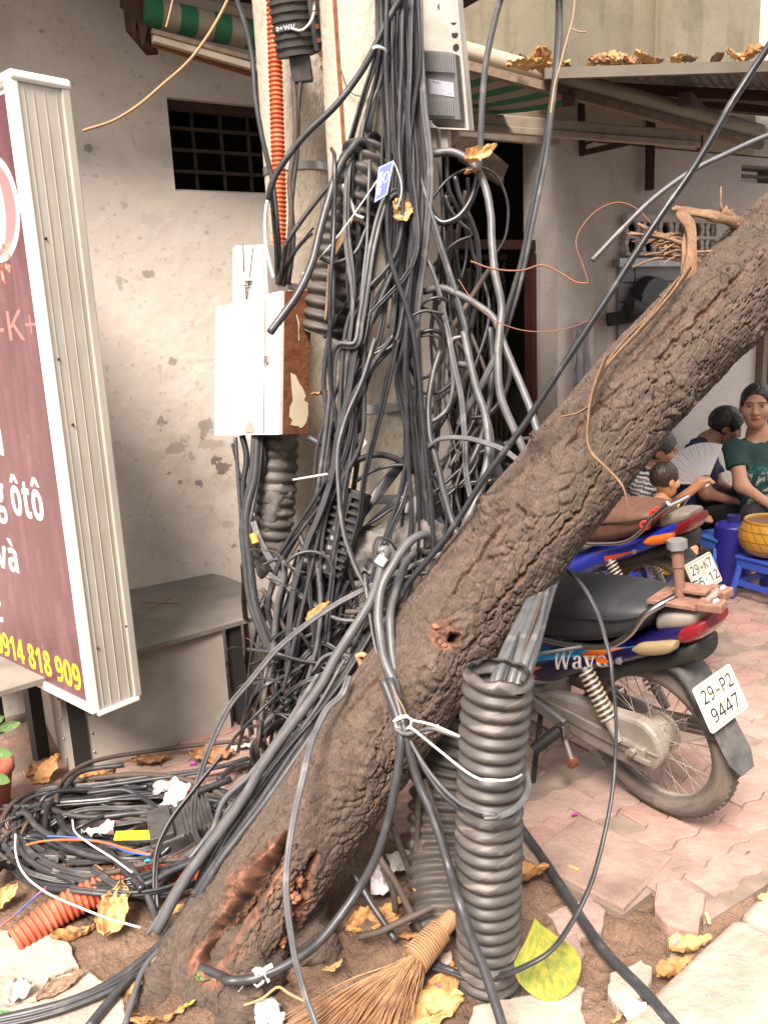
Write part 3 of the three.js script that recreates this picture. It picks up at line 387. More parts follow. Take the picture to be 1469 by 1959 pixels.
// ---------- advertising light box ----------
{
  const h0 = 0.4, h1 = 2.325, C = ground(183, 1367, h0), S = ground(270, 1330, h0), Fp = ground(0, 1275, h0);
  const ux = C.clone().sub(Fp).normalize(), depthDir = V(ux.z, 0, -ux.x); if (depthDir.z > 0) depthDir.negate(); // face runs along ux towards the near corner
  const T = C.distanceTo(S), Wd = 1.15, Hh = h1 - h0;
  const sg = thing('sign_box', 'tall brown advertising light box with white frame and yellow phone number, left edge', 'sign');
  const fr = C.clone().addScaledVector(ux, -Wd); // left lower front corner
  const L = (g) => { const m = new THREE.Matrix4().makeBasis(ux, V(0, 1, 0), depthDir.clone().negate()); m.setPosition(fr.x, h0, fr.z); g.applyMatrix4(m); return g; };
  // local: x along the face, y up, z towards the street; face at z = 0, back at z = -T
  const facePt = (px, py) => { const r = ray(px, py), n = depthDir; const p = r.multiplyScalar(fr.clone().sub(camera.position).dot(n) / r.dot(n)).add(camera.position); return [p.clone().sub(fr).dot(ux), p.y - h0]; };
  const K = 800; const cw = Math.round(Wd * K), ch = Math.round(Hh * K);
  const face = canvasTex(cw, ch, (c) => {
    c.fillStyle = '#5d3a40'; c.fillRect(0, 0, cw, ch);
    rnd = mulberry(3); for (let i = 0; i < 2600; i++) { c.fillStyle = `rgba(${rnd() < 0.5 ? '225,190,190' : '60,20,30'},${rr(0.01, 0.05)})`; c.fillRect(rr(0, cw), rr(0, ch), rr(2, 30), rr(10, 200)); }
    for (let i = 0; i < 40; i++) { c.fillStyle = `rgba(240,215,205,${rr(0.25, 0.7)})`; c.fillRect(rr(0.3 * cw, cw), rr(0, ch), rr(1, 2.5), rr(2, 16)); }
    const X = (p) => [p[0] * K, ch - p[1] * K];
    const write = (s, rx, ry, lx, topY, col, weight = 'bold') => { // right end / baseline at (rx, ry); the x-height or capital height from topY
      const [x1, y1] = X(facePt(rx, ry)), [x0] = X(facePt(lx, ry)), [, yt] = X(facePt(rx, topY)); c.fillStyle = col; c.textBaseline = 'alphabetic'; c.textAlign = 'left';
      const size = (y1 - yt) / 0.73; c.font = `${weight} ${size}px sans-serif`; const w = c.measureText(s).width; c.save(); c.translate(x0, y1); c.scale((x1 - x0) / w, 1); c.fillText(s, 0, 0); c.restore(); };
    write('ng ôtô', 90, 998, -22, 922, '#fbf3ee'); write('và', 42, 1098, 0, 1040, '#fbf3ee'); write('ài', 13, 872, -22, 805, '#fbf3ee'); write('c', 11, 1192, -14, 1140, '#fbf3ee');
    write('T: 0914 818 909', 160, 1324, -14, 1276, '#f2d21a');
    write('-K', 50, 650, -4, 590, 'rgba(200,130,125,0.75)', ''); write('+', 76, 648, 52, 588, 'rgba(200,130,125,0.6)', '');
    const [cx, cy] = X(facePt(-8, 400)), rC = (X(facePt(36, 400))[0] - cx); c.fillStyle = '#a8787a'; c.beginPath(); c.arc(cx, cy, rC, 0, 7); c.fill(); c.lineWidth = rC * 0.16; c.strokeStyle = '#f6e9e6'; c.stroke();
    c.fillStyle = '#f3e2de'; c.beginPath(); c.ellipse(cx, cy, rC * 0.45, rC * 0.8, 0, 0, 7); c.fill();
    rnd = mulberry(8); for (let i = 0; i < 46; i++) { const [bx, by] = X(facePt(rr(-30, 22), rr(466, 540))); const br = rr(5, 8.5); c.fillStyle = ['#c4604e', '#a8443c', '#d88a70'][i % 3]; c.beginPath(); c.arc(bx, by, br, 0, 7); c.fill(); c.fillStyle = 'rgba(250,220,200,0.35)'; c.beginPath(); c.arc(bx - br * 0.3, by - br * 0.3, br * 0.4, 0, 7); c.fill(); }
  });
  const fg = new THREE.PlaneGeometry(Wd - 0.06, Hh - 0.06); fg.translate(Wd / 2, Hh / 2, 0.002);
  { const uv = fg.attributes.uv, p = fg.attributes.position; for (let i = 0; i < uv.count; i++) uv.setXY(i, p.getX(i) / Wd, p.getY(i) / Hh); }
  const alu = mapped(tones(512, [[0.36, 0.33, 0.28], [0.46, 0.43, 0.37], [0.53, 0.5, 0.44]], (u, v) => 0.5 * fbm(u, v, 4, 181, 5) + 0.5 * fbm(u * 1, v * 0.06, 60, 182, 2), 0.6), 0.5, { metalness: 0.15 });
  const trim = mat([0.8, 0.77, 0.74], 0.4);
  part('body', L(box(Wd - 0.01, Hh - 0.01, T - 0.03, Wd / 2, Hh / 2, -T / 2)), alu, sg, 'ribbed aluminium casing'); part('face', L(fg), mapped(face, 0.32, { clearcoat: 0.3, clearcoatRoughness: 0.3 }), sg, 'brown printed face with white words and yellow phone number');
  part('backing', L(box(Wd - 0.04, Hh - 0.04, 0.012, Wd / 2, Hh / 2, -0.008)), trim, sg);
  for (const x of [0.017, Wd - 0.017]) part('trim', L(box(0.034, Hh, 0.03, x, Hh / 2, -0.006, 0.006)), trim, sg); part('trim', L(box(Wd - 0.07, 0.034, 0.03, Wd / 2, 0.017, -0.006, 0.006)), trim, sg); part('trim', L(box(Wd + 0.012, 0.03, T + 0.012, Wd / 2, Hh + 0.012, -T / 2 - 0.001, 0.012)), trim, sg); part('bottom_trim', L(box(0.02, 0.016, T - 0.02, Wd - 0.006, -0.004, -T / 2, 0.004)), trim, sg); part('trim', L(box(0.03, Hh, 0.03, Wd - 0.014, Hh / 2, -T + 0.012, 0.006)), alu, sg);
  for (const z of [0.2, 0.36, 0.55, 0.76, 0.9]) part('rib', L(box(0.003, Hh - 0.03, 0.0016, Wd - 0.004, Hh / 2, -T * z)), alu, sg);
  for (const [z, y] of [[0.25, 1.5], [0.88, 1.48], [0.9, 1.32], [0.3, 0.95], [0.22, 0.22], [0.86, 0.26], [0.2, 1.15]]) part('screw', L(moved(new THREE.SphereGeometry(0.0045, 8, 6), Wd - 0.003, y, -T * z)), M.black, sg);
  for (const x of [0.12, 0.5]) part('leg', L(box(0.05, h0 + 0.05, 0.05, x, -(h0 + 0.05) / 2 - 0.004, -T / 2)), M.black, sg);
  rebase(sg);
}
// ---------- concrete poles ----------
const poleR = ground(772, 1405), poleL = ground(645, 1335);
function pole(base, r0, r1, h, label, lean) { const t = thing('utility_pole', label, 'pole', 'concrete utility poles'); const g = new THREE.CylinderGeometry(r1, r0, h, 40, 24); g.translate(0, h / 2 - 0.08, 0); const P = g.attributes.position; for (let i = 0; i < P.count; i++) { const x = P.getX(i), y = P.getY(i), z = P.getZ(i); const k = 1 + 0.015 * n3(x * 6, y * 3, z * 6) + 0.006 * n3(x * 30, y * 20, z * 30); P.setXYZ(i, x * k, y, z * k); } g.computeVertexNormals(); const uv = g.attributes.uv; for (let i = 0; i < uv.count; i++) uv.setXY(i, uv.getX(i) * 1.8, uv.getY(i) * h); part('shaft', g, M.concrete, t); t.position.copy(base); t.rotation.z = lean; return t; }
const tr = pole(poleR, 0.165, 0.115, 5.2, 'pale weathered concrete pole wrapped by the hanging cable bundle', 0.012);
const tl = pole(poleL, 0.15, 0.118, 5.2, 'concrete pole behind the orange conduit and the white meter box', 0.006);
{
  const band = (t, y, r, m = M.steel, h = 0.028) => { const g = new THREE.CylinderGeometry(r, r, h, 40, 1, true); const k = g.clone(); k.scale(0.985, 1, 0.985); g.translate(0, y, 0); k.translate(0, y, 0); return part('band', merge([g, k]), m, t); };
  band(tl, 2.2, 0.141); band(tl, 1.72, 0.146, M.greySteel); band(tr, 1.32, 0.155, M.steel, 0.03); band(tr, 2.9, 0.142); band(tr, 1.0, 0.16, M.greySteel);
  part('earth_strip', box(0.012, 1.5, 0.006, -0.082, 2.72, 0.12), M.rust, tr, 'rusty earth strip'); part('band_clip', box(0.05, 0.02, 0.012, 0.03, 1.32, 0.158), M.steel, tr); part('band_clip', box(0.03, 0.04, 0.014, 0.09, 1.72, 0.122), M.steel, tl);
}
// ---------- meter boxes ----------
{
  const a = at(418, 832, 3.03), b = at(541, 831, 2.79), c = at(545, 557, 2.69), d = at(420, 590, 2.94), b2 = at(590, 829, 2.87), c2 = at(596, 556, 2.77); const v = b2.clone().sub(b), w = c2.clone().sub(c);
  const mb = thing('meter_box', 'white steel meter box with a rusty side strapped to the left pole', 'meter box');
  part('casing', hexa(a, b, c, d, a.clone().add(v), b2, c2, d.clone().add(w)), M.rust, mb, 'rust brown bare steel casing');
  const nrm = b.clone().sub(a).cross(d.clone().sub(a)).normalize(); const o = (p, k) => p.clone().addScaledVector(nrm, k);
  const ex = b.clone().sub(a).normalize(), ey = d.clone().sub(a).normalize();
  part('door', hexa(o(a, 0.016), o(b, 0.016), o(c, 0.016), o(d, 0.016), o(a, 0.001), o(b, 0.001), o(c, 0.001), o(d, 0.001)), M.whitePaint, mb, 'white painted door');
  { const t = canvasTex(128, 256, (g) => { g.fillStyle = '#efe9e4'; g.fillRect(0, 0, 128, 256); g.fillStyle = '#b9a49e'; g.font = 'bold 26px monospace'; ['00', 'CK', '--', 'CC.031', 'KEOUT', 'KE.PH', '707'].forEach((s, i) => g.fillText(s, 12, 36 + i * 34)); }); const p = (x, y) => o(a.clone().lerp(b, x).add(c.clone().sub(b).lerp(d.clone().sub(a), 1 - x).multiplyScalar(y)), 0.0175);
    const q = [p(0.42, 0.07), p(0.58, 0.07), p(0.58, 0.32), p(0.42, 0.32)]; const g = new THREE.BufferGeometry(); g.setAttribute('position', new THREE.Float32BufferAttribute([q[0], q[1], q[2], q[0], q[2], q[3]].flatMap((k) => k.toArray()), 3)); g.setAttribute('uv', new THREE.Float32BufferAttribute([0, 0, 1, 0, 1, 1, 0, 0, 1, 1, 0, 1], 2)); g.computeVertexNormals(); part('stencil', g, mapped(t, 0.6), mb, 'faded stencilled letters');
    part('seam', bar(p(0.78, 0.01), p(0.78, 0.98), 0.003, 0.003), M.rust, mb); part('lock', hexa(p(0.8, 0.52), p(0.85, 0.52), p(0.85, 0.57), p(0.8, 0.57), ...[p(0.8, 0.52), p(0.85, 0.52), p(0.85, 0.57), p(0.8, 0.57)].map((k) => k.addScaledVector(nrm, -0.002)).map((k) => k.addScaledVector(nrm, 0.012))), M.greySteel, mb);
    const curl = [p(0.5, 0.02), p(0.66, 0.02), p(0.6, 0.13)]; const gg = new THREE.BufferGeometry(); curl[0].addScaledVector(nrm, 0.004); curl[2].addScaledVector(nrm, 0.01); gg.setAttribute('position', new THREE.Float32BufferAttribute(curl.flatMap((k) => k.toArray()), 3)); gg.computeVertexNormals(); part('paint_curl', gg, mat([0.45, 0.36, 0.3], 0.7), mb, 'lifting curl of old sticker'); }
  { // old paint left on the rusty side
    const n = c2.clone().sub(c).cross(b.clone().sub(c)).normalize(); if (n.x < 0) n.negate(); const p = (x, y) => b.clone().lerp(b2, x).lerp(c.clone().lerp(c2, x), y).addScaledVector(n, 0.0015);
    const fl = (pts, name) => { const s = pts.map(([x, y]) => p(x, y)); const cc = s.reduce((m, k) => m.add(k), V(0, 0, 0)).multiplyScalar(1 / s.length); const t = []; for (let i = 0; i < s.length; i++) { const j = (i + 1) % s.length; for (const k of [cc, s[i], s[j]]) t.push(k.x, k.y, k.z); } const g = new THREE.BufferGeometry(); g.setAttribute('position', new THREE.Float32BufferAttribute(t, 3)); g.computeVertexNormals(); part(name, uvBox(g), mat([0.72, 0.62, 0.45], 0.6), mb); };
    fl([[0.25, 0.44], [0.45, 0.42], [0.6, 0.36], [0.72, 0.33], [0.8, 0.3], [0.86, 0.27], [0.8, 0.24], [0.95, 0.22], [0.97, 0.14], [0.9, 0.08], [0.78, 0.05], [0.66, 0.04], [0.6, 0.055], [0.4, 0.06], [0.28, 0.07], [0.36, 0.1], [0.22, 0.13], [0.25, 0.2], [0.35, 0.24], [0.3, 0.33]], 'paint_patch'); fl([[0.42, 0.84], [0.46, 0.84], [0.56, 0.78], [0.54, 0.72], [0.57, 0.66], [0.53, 0.66], [0.51, 0.73], [0.53, 0.79]], 'paint_patch'); }
  // bracket behind, to the pole
  part('bracket', bar(a.clone().add(v).add(V(0, 0.2, 0)), fromPole(tl, 1.4), 0.04, 0.02), M.greySteel, mb);
  rebase(mb);
  const s = thing('small_meter_box', 'small white plastic meter box with hasp behind the larger meter box', 'meter box');
  const A = at(446, 640, 3.05), B = at(517, 640, 2.93), Cc = at(508, 468, 2.86), D = at(449, 470, 2.98), back = V(0.06, 0, -0.1);
  part('casing', hexa(A, B, Cc, D, ...[A, B, Cc, D].map((p) => p.clone().add(back))), M.whitePlastic, s); const nn = B.clone().sub(A).cross(D.clone().sub(A)).normalize();
  const q = (x, y, k = 0.004) => A.clone().lerp(B, x).lerp(D.clone().lerp(Cc, x), y).addScaledVector(nn, k);
  part('lid', hexa(q(0.04, 0.3, 0.012), q(0.96, 0.3, 0.012), q(0.96, 0.97, 0.012), q(0.04, 0.97, 0.012), q(0.04, 0.3, 0.001), q(0.96, 0.3, 0.001), q(0.96, 0.97, 0.001), q(0.04, 0.97, 0.001)), M.whitePlastic, s);
  part('hasp', bar(q(0.44, 0.62, 0.016), q(0.66, 0.62, 0.016), 0.016, 0.008), M.whitePlastic, s); for (const [x0, y0, x1, y1] of [[0.42, 1.0, 0.44, 0.7], [0.48, 0.55, 0.52, 0.2], [0.74, 0.96, 0.52, 0.4], [0.44, 0.55, 0.66, 0.56]]) part('seal_wire', rod(q(x0, y0, 0.02), q(x1, y1, 0.02), 0.0018, 0.0018, 6), M.black, s);
  part('bracket', bar(q(0.9, 0.6, -0.05), fromPole(tl, 1.75), 0.03, 0.02), M.greySteel, s);
  rebase(s);
}
function fromPole(t, y) { return V(t.position.x, y, t.position.z); }
// ---------- amplifier on a perforated tray ----------
{
  const t = thing('amplifier_box', 'grey finned amplifier unit on a white perforated metal tray, top of pole', 'amplifier');
  const a = at(806, 245, 2.84), b = at(905, 249, 2.78), c = at(878, -60, 2.62), d = at(790, -72, 2.68); const n = b.clone().sub(a).cross(d.clone().sub(a)).normalize();
  const q = (x, y, k = 0) => a.clone().lerp(b, x).lerp(d.clone().lerp(c, x), y).addScaledVector(n, k);
  const blk = (x0, x1, y0, y1, k0, k1) => hexa(q(x0, y0, k1), q(x1, y0, k1), q(x1, y1, k1), q(x0, y1, k1), q(x0, y0, k0), q(x1, y0, k0), q(x1, y1, k0), q(x0, y1, k0));
  const cream = mapped(tones(256, [[0.36, 0.33, 0.28], [0.5, 0.47, 0.42], [0.58, 0.55, 0.5]], (u, v) => fbm(u, v, 6, 191, 5), 0.3), 0.55);
  part('tray', blk(-0.05, 1, 0, 1, -0.012, 0), cream, t); part('tray_flange', blk(0.96, 1.0, 0, 1, 0.001, 0.05), cream, t); part('tray_flange', blk(-0.05, 1, -0.006, 0.004, 0.001, 0.05), cream, t); part('tray_flange', blk(-0.05, -0.01, 0, 1, 0.001, 0.05), cream, t);
  for (let r = 0; r < 5; r++) for (const x of [0.55, 0.8]) { const g = new THREE.CylinderGeometry(0.011, 0.011, 0.002, 16); g.rotateX(Math.PI / 2); g.applyQuaternion(new THREE.Quaternion().setFromUnitVectors(V(0, 0, 1), n)); const p = q(x, 0.52 + r * 0.08, 0.0015); part('hole', moved(g, p.x, p.y, p.z), M.black, t); }
  const grey = mat([0.2, 0.2, 0.21], 0.5, { metalness: 0.3 }); part('amplifier', blk(0.02, 0.86, 0.06, 0.47, 0.004, 0.05), grey, t, 'grey cast amplifier with fins and label');
  const fin = mat([0.42, 0.42, 0.43], 0.4, { metalness: 0.5 });
  for (let k = 0; k < 20; k++) { const x = 0.05 + k * 0.0395; part('fin', blk(x, x + 0.02, 0.35, 0.475, 0.051, 0.062), fin, t); if (k > 1 && k < 18) part('fin', blk(x, x + 0.02, 0.08, 0.18, 0.051, 0.06), fin, t); }
  { const lt = canvasTex(256, 110, (g) => { g.fillStyle = '#b9b9c4'; g.fillRect(0, 0, 256, 110); g.fillStyle = '#2a2a30'; g.font = 'bold 20px sans-serif'; g.fillText('ABL MT-2', 34, 26); g.font = '11px sans-serif'; ['----', '--', '---'].forEach((s, i) => { g.fillText(s, 34, 50 + i * 18); g.fillText(s + '-', 130, 46 + i * 16); }); g.fillText('ABTel', 205, 24); g.fillRect(190, 88, 8, 8); g.fillRect(215, 88, 8, 8); g.fillRect(10, 10, 6, 90); });
    const g = new THREE.BufferGeometry(); const s = [q(0.3, 0.215, 0.052), q(0.78, 0.2, 0.052), q(0.78, 0.29, 0.052), q(0.3, 0.305, 0.052)]; g.setAttribute('position', new THREE.Float32BufferAttribute([s[0], s[1], s[2], s[0], s[2], s[3]].flatMap((k) => k.toArray()), 3)); g.setAttribute('uv', new THREE.Float32BufferAttribute([0, 0, 1, 0, 1, 1, 0, 0, 1, 1, 0, 1], 2)); g.computeVertexNormals(); part('type_label', g, mapped(lt, 0.4), t, 'pale type label'); }
  { const g = slab([[-0.03, 0], [0.03, 0], [0.012, 0.012], [0.008, 0.022], [-0.008, 0.022], [-0.012, 0.012]], 0.004); g.applyQuaternion(new THREE.Quaternion().setFromRotationMatrix(new THREE.Matrix4().makeBasis(b.clone().sub(a).normalize(), n.clone().cross(b.clone().sub(a).normalize()), n))); const p = q(0.25, 0.0, 0.052); part('lug', moved(g, p.x, p.y, p.z), cream, t); }
  part('strap', bar(q(0.12, 0.5, -0.012), V(tr.position.x, q(0.1, 0.5).y, tr.position.z), 0.04, 0.02), M.greySteel, t);
  for (const x of [0.2, 0.42]) part('cable_gland', blk(x, x + 0.13, -0.13, -0.01, -0.01, 0.03), cream, t);
  rebase(t);
}
// ---------- splice closure with ribs, top left ----------
{
  const t = thing('splice_closure', 'black ribbed splice closure on the left pole, above the orange conduit', 'splice closure');
  const a = at(541, -60, 2.72), b = at(566, 108, 2.82), dir = b.clone().sub(a), len = dir.length(); dir.normalize(); const q = new THREE.Quaternion().setFromUnitVectors(V(0, -1, 0), dir);
  const dusty = mapped(tones(256, [[0.02, 0.02, 0.02], [0.045, 0.043, 0.041], [0.08, 0.074, 0.068]], (u, v) => fbm(u, v, 8, 201, 5), 0.2), 0.6); M.dustyBlack = dusty;
  const put = (g) => { g.applyQuaternion(q); return moved(g, a.x, a.y, a.z); };
  const hex = (r, h, y, n = 8) => { const g = new THREE.CylinderGeometry(r, r, h, n); g.rotateY(Math.PI / 8); g.scale(1, 1, 0.8); return moved(g, 0, -y, 0); };
  part('shell', put(hex(0.062, len, len / 2)), dusty, t); for (let k = 0; k < 10; k++) part('rib', put(hex(0.069, 0.012, 0.02 + k * (len / 10))), dusty, t);
  part('end_cap', put(box(0.07, 0.085, 0.06, 0.012, -len - 0.04, 0, 0.008)), dusty, t); part('flange', put(box(0.05, len * 0.98, 0.05, 0.08, -len / 2, -0.01, 0.006)), dusty, t); for (let k = 0; k < 7; k++) part('bolt', put(moved(new THREE.CylinderGeometry(0.008, 0.008, 0.02, 8).rotateX(Math.PI / 2), 0.085, -0.06 - k * 0.04, 0.03)), M.rust, t);
  const lt = canvasTex(256, 64, (g) => { g.clearRect(0, 0, 256, 64); g.fillStyle = '#3b3a38'; g.fillRect(0, 0, 256, 64); g.strokeStyle = '#f2f0ec'; g.lineWidth = 7; g.lineCap = 'round'; g.beginPath(); g.moveTo(14, 50); g.lineTo(14, 16); g.lineTo(36, 20); g.lineTo(36, 46); g.lineTo(14, 48); g.moveTo(52, 34); g.lineTo(80, 30); g.moveTo(66, 18); g.lineTo(66, 46); g.moveTo(96, 14); g.lineTo(110, 48); g.lineTo(124, 18); g.lineTo(138, 48); g.lineTo(150, 12); g.moveTo(164, 46); g.lineTo(170, 14); g.moveTo(184, 48); g.lineTo(196, 12); g.stroke(); });
  const lg = new THREE.CylinderGeometry(0.0705, 0.0705, 0.02, 6, 1, true, -0.8, 1.3); lg.scale(1, 1, 0.82); part('chalk_mark', put(moved(lg, 0, -len * 0.68, 0)), mapped(lt, 0.7), t, 'white painted letters');
  part('clamp', bar(b.clone().add(V(0, 0.03, -0.02)), V(tl.position.x, b.y + 0.05, tl.position.z), 0.03, 0.03), M.greySteel, t);
  rebase(t);
}
// ---------- corrugated ducts ----------
function duct(pts, R, amp, pitch, radial = 30, open = true) {
  const c = spline(pts), L = c.getLength(), n = Math.max(8, Math.round(L / pitch * 9)); c.arcLengthDivisions = 400; c.updateArcLengths();
  const cc = { getPoint: (t) => c.getPointAt(t) };
  const f = (t) => { const s = (t * L / pitch) % 1; const w = 0.5 - 0.5 * Math.cos(2 * Math.PI * s); return R + amp * (Math.pow(w, 0.62) * 2 - 1); };
  const sd = L * 77; const ring = (t, o) => circle(1, radial).map(([a, b]) => { const k = f(t) - o + R * (0.022 * n3(a * 0.9 + sd, b * 0.9, t * L * 3) + 0.006 * n3(a * 2.5, b * 2.5 + sd, t * L * 10)); return [a * k, b * k]; });
  const g = sweep(cc, n, (t) => ring(t, 0), false, false); const inner = sweep(cc, n, (t) => ring(t, 0.005), false, false); const m = merge([g, inner]);
  { const P = m.attributes.position, e = c.getPointAt(1), d = c.getTangentAt(1); for (let i = 0; i < P.count; i++) { const v = V(P.getX(i), P.getY(i), P.getZ(i)), q = v.clone().sub(e).dot(d); if (q > -0.02 && v.distanceTo(e) < R * 1.5) { const u = v.clone().sub(e).normalize(); const k = 0.009 * n3(u.x * 1.6 + sd, u.y * 2.2, u.z * 2.2) + 0.003 * n3(u.x * 5, u.y * 5, u.z * 5); P.setXYZ(i, v.x + d.x * k, v.y + d.y * k, v.z + d.z * k); } } }
  return m;
}
const ductTone = (s, a = [0.022, 0.021, 0.021], b = [0.05, 0.047, 0.045], c = [0.14, 0.118, 0.1]) => tones(512, [a, b, c], (u, v) => 0.05 + 0.75 * fbm(u, v, 6, s, 6) + 0.6 * sstep(0.56, 0.78, fbm(u, v, 10, s + 5, 6)), 0.4);
M.duct = mapped(ductTone(211, [0.03, 0.028, 0.027], [0.065, 0.06, 0.056], [0.15, 0.125, 0.105]), 0.5); M.ductDusty = mapped(ductTone(213, [0.03, 0.027, 0.025], [0.075, 0.066, 0.058], [0.18, 0.15, 0.125]), 0.6);
M.orange = mapped(tones(256, [[0.34, 0.06, 0.022], [0.58, 0.11, 0.035], [0.62, 0.2, 0.09]], (u, v) => fbm(u, v, 6, 221, 5), 0.3), 0.45);
M.orangeDusty = mapped(tones(256, [[0.3, 0.06, 0.03], [0.5, 0.11, 0.055], [0.5, 0.26, 0.17]], (u, v) => 0.9 * fbm(u, v, 6, 223, 6), 0.3), 0.6);
{
  const b = ground(936, 1862), ax = at(955, 1282, 1.91);
  solo('corrugated_duct', duct([b.clone().setY(-0.05), at(934, 1700, 2.035), at(938, 1500, 1.975), at(948, 1350, 1.93), ax], 0.0755, 0.006, 0.0335, 40), M.duct, 'thick black corrugated duct standing upright in front of the trunk with cables in its top', 'duct');
  solo('corrugated_duct', duct([at(875, 1372, 2.5), at(845, 1480, 2.5), at(838, 1600, 2.45), ground(845, 1765).setY(-0.04)], 0.085, 0.007, 0.036, 36), M.ductDusty, 'dusty corrugated duct leaning behind the standing duct, in the trunk shade', 'duct');
  solo('corrugated_duct', duct([at(708, 288, 2.74), at(690, 350, 2.73), at(658, 460, 2.76), at(636, 560, 2.78), at(622, 640, 2.82)], 0.082, 0.009, 0.038, 36), M.ductDusty, 'black corrugated duct hanging on the pole beside the meter box, tied with rag', 'duct');
  solo('corrugated_duct', duct([at(532, 818, 3.0), at(530, 900, 3.0), at(524, 985, 3.02), at(515, 1060, 3.05)], 0.072, 0.005, 0.04, 32), M.ductDusty, 'dusty taped corrugated duct coming out below the meter box', 'duct');
  solo('corrugated_duct', duct([at(640, 1130, 2.95), at(604, 1200, 2.92), at(598, 1290, 2.9), ground(600, 1420).setY(-0.02)], 0.066, 0.006, 0.034, 32), M.ductDusty, 'black corrugated duct inside the cable tangle at the pole foot', 'duct');
  solo('orange_conduit', duct([at(521, -60, 2.86), at(526, 100, 2.9), at(531, 260, 2.93), at(535, 420, 2.97), at(528, 590, 3.0)], 0.0225, 0.003, 0.0155, 20), M.orange, 'thin bright orange corrugated conduit running up the left pole', 'conduit');
  const o1 = ground(28, 1800).setY(-0.01), o2 = ground(120, 1752).setY(0.02), o3 = ground(225, 1712).setY(0.035), o4 = ground(320, 1685).setY(0.03), o5 = ground(410, 1672).setY(0.015);
  solo('orange_conduit', duct([o1, o2, o3, o4, o5], 0.04, 0.0035, 0.0165, 28), M.orangeDusty, 'orange corrugated conduit lying on the ground under the coiled cables', 'conduit');
}
{ const lo = at(520, 1005, 3.0); const g = nets((x, y, z) => capsule(x, y, z, at(528, 950, 3.0), at(512, 1075, 3.03), 0.066, 0.05) + 0.016 * n3(x * 14, y * 9, z * 14) + 0.009 * n3(x * 40, y * 22, z * 40), lo.clone().addScalar(-0.26), lo.clone().addScalar(0.26), 0.009); solo('tape_wrap', uvBox(g), mapped(tones(256, [[0.04, 0.038, 0.036], [0.09, 0.083, 0.077], [0.15, 0.135, 0.12]], (u, v) => fbm(u, v, 10, 227, 5), 0.2), 0.8), 'crumpled grey tape wrapping round the bottom of the duct under the meter box', 'tape'); }
// ---------- numbered terminal block ----------
{
  const t = thing('terminal_block', 'black finned terminal block with white numbers hanging in the cable tangle', 'terminal block');
  const a = at(566, 1085, 2.74), b = at(640, 1112, 2.7), d = at(628, 940, 2.72); const ex = b.clone().sub(a).normalize(); let ey = d.clone().sub(a); ey.addScaledVector(ex, -ey.dot(ex)).normalize(); const n = ex.clone().cross(ey);
  const W = 0.16, H = 0.3; const L = (g) => { const m = new THREE.Matrix4().makeBasis(ex, ey, n); m.setPosition(a.x, a.y, a.z); return g.applyMatrix4(m); };
  part('body', L(box(W, H, 0.05, W / 2, H / 2, -0.03, 0.006)), M.black, t);
  const lt = canvasTex(64, 256, (g) => { g.fillStyle = '#141414'; g.fillRect(0, 0, 64, 256); g.fillStyle = '#a5a5a2'; g.font = 'bold 17px sans-serif'; ['055', '057', '058', '059', '060', '061', '063', '065'].forEach((s, i) => g.fillText(s, 10, 24 + i * 32)); });
  for (let k = 0; k < 11; k++) { part('fin', L(box(W * 0.96, 0.009, 0.018, W / 2, 0.02 + k * 0.026, 0.004)), M.black, t); }
  for (const x of [0.035, 0.1]) { const g = new THREE.PlaneGeometry(0.035, H - 0.04); part('number_strip', L(moved(g, x, H / 2, 0.014)), mapped(lt, 0.4), t, 'white numbers on black'); }
  rebase(t);
}
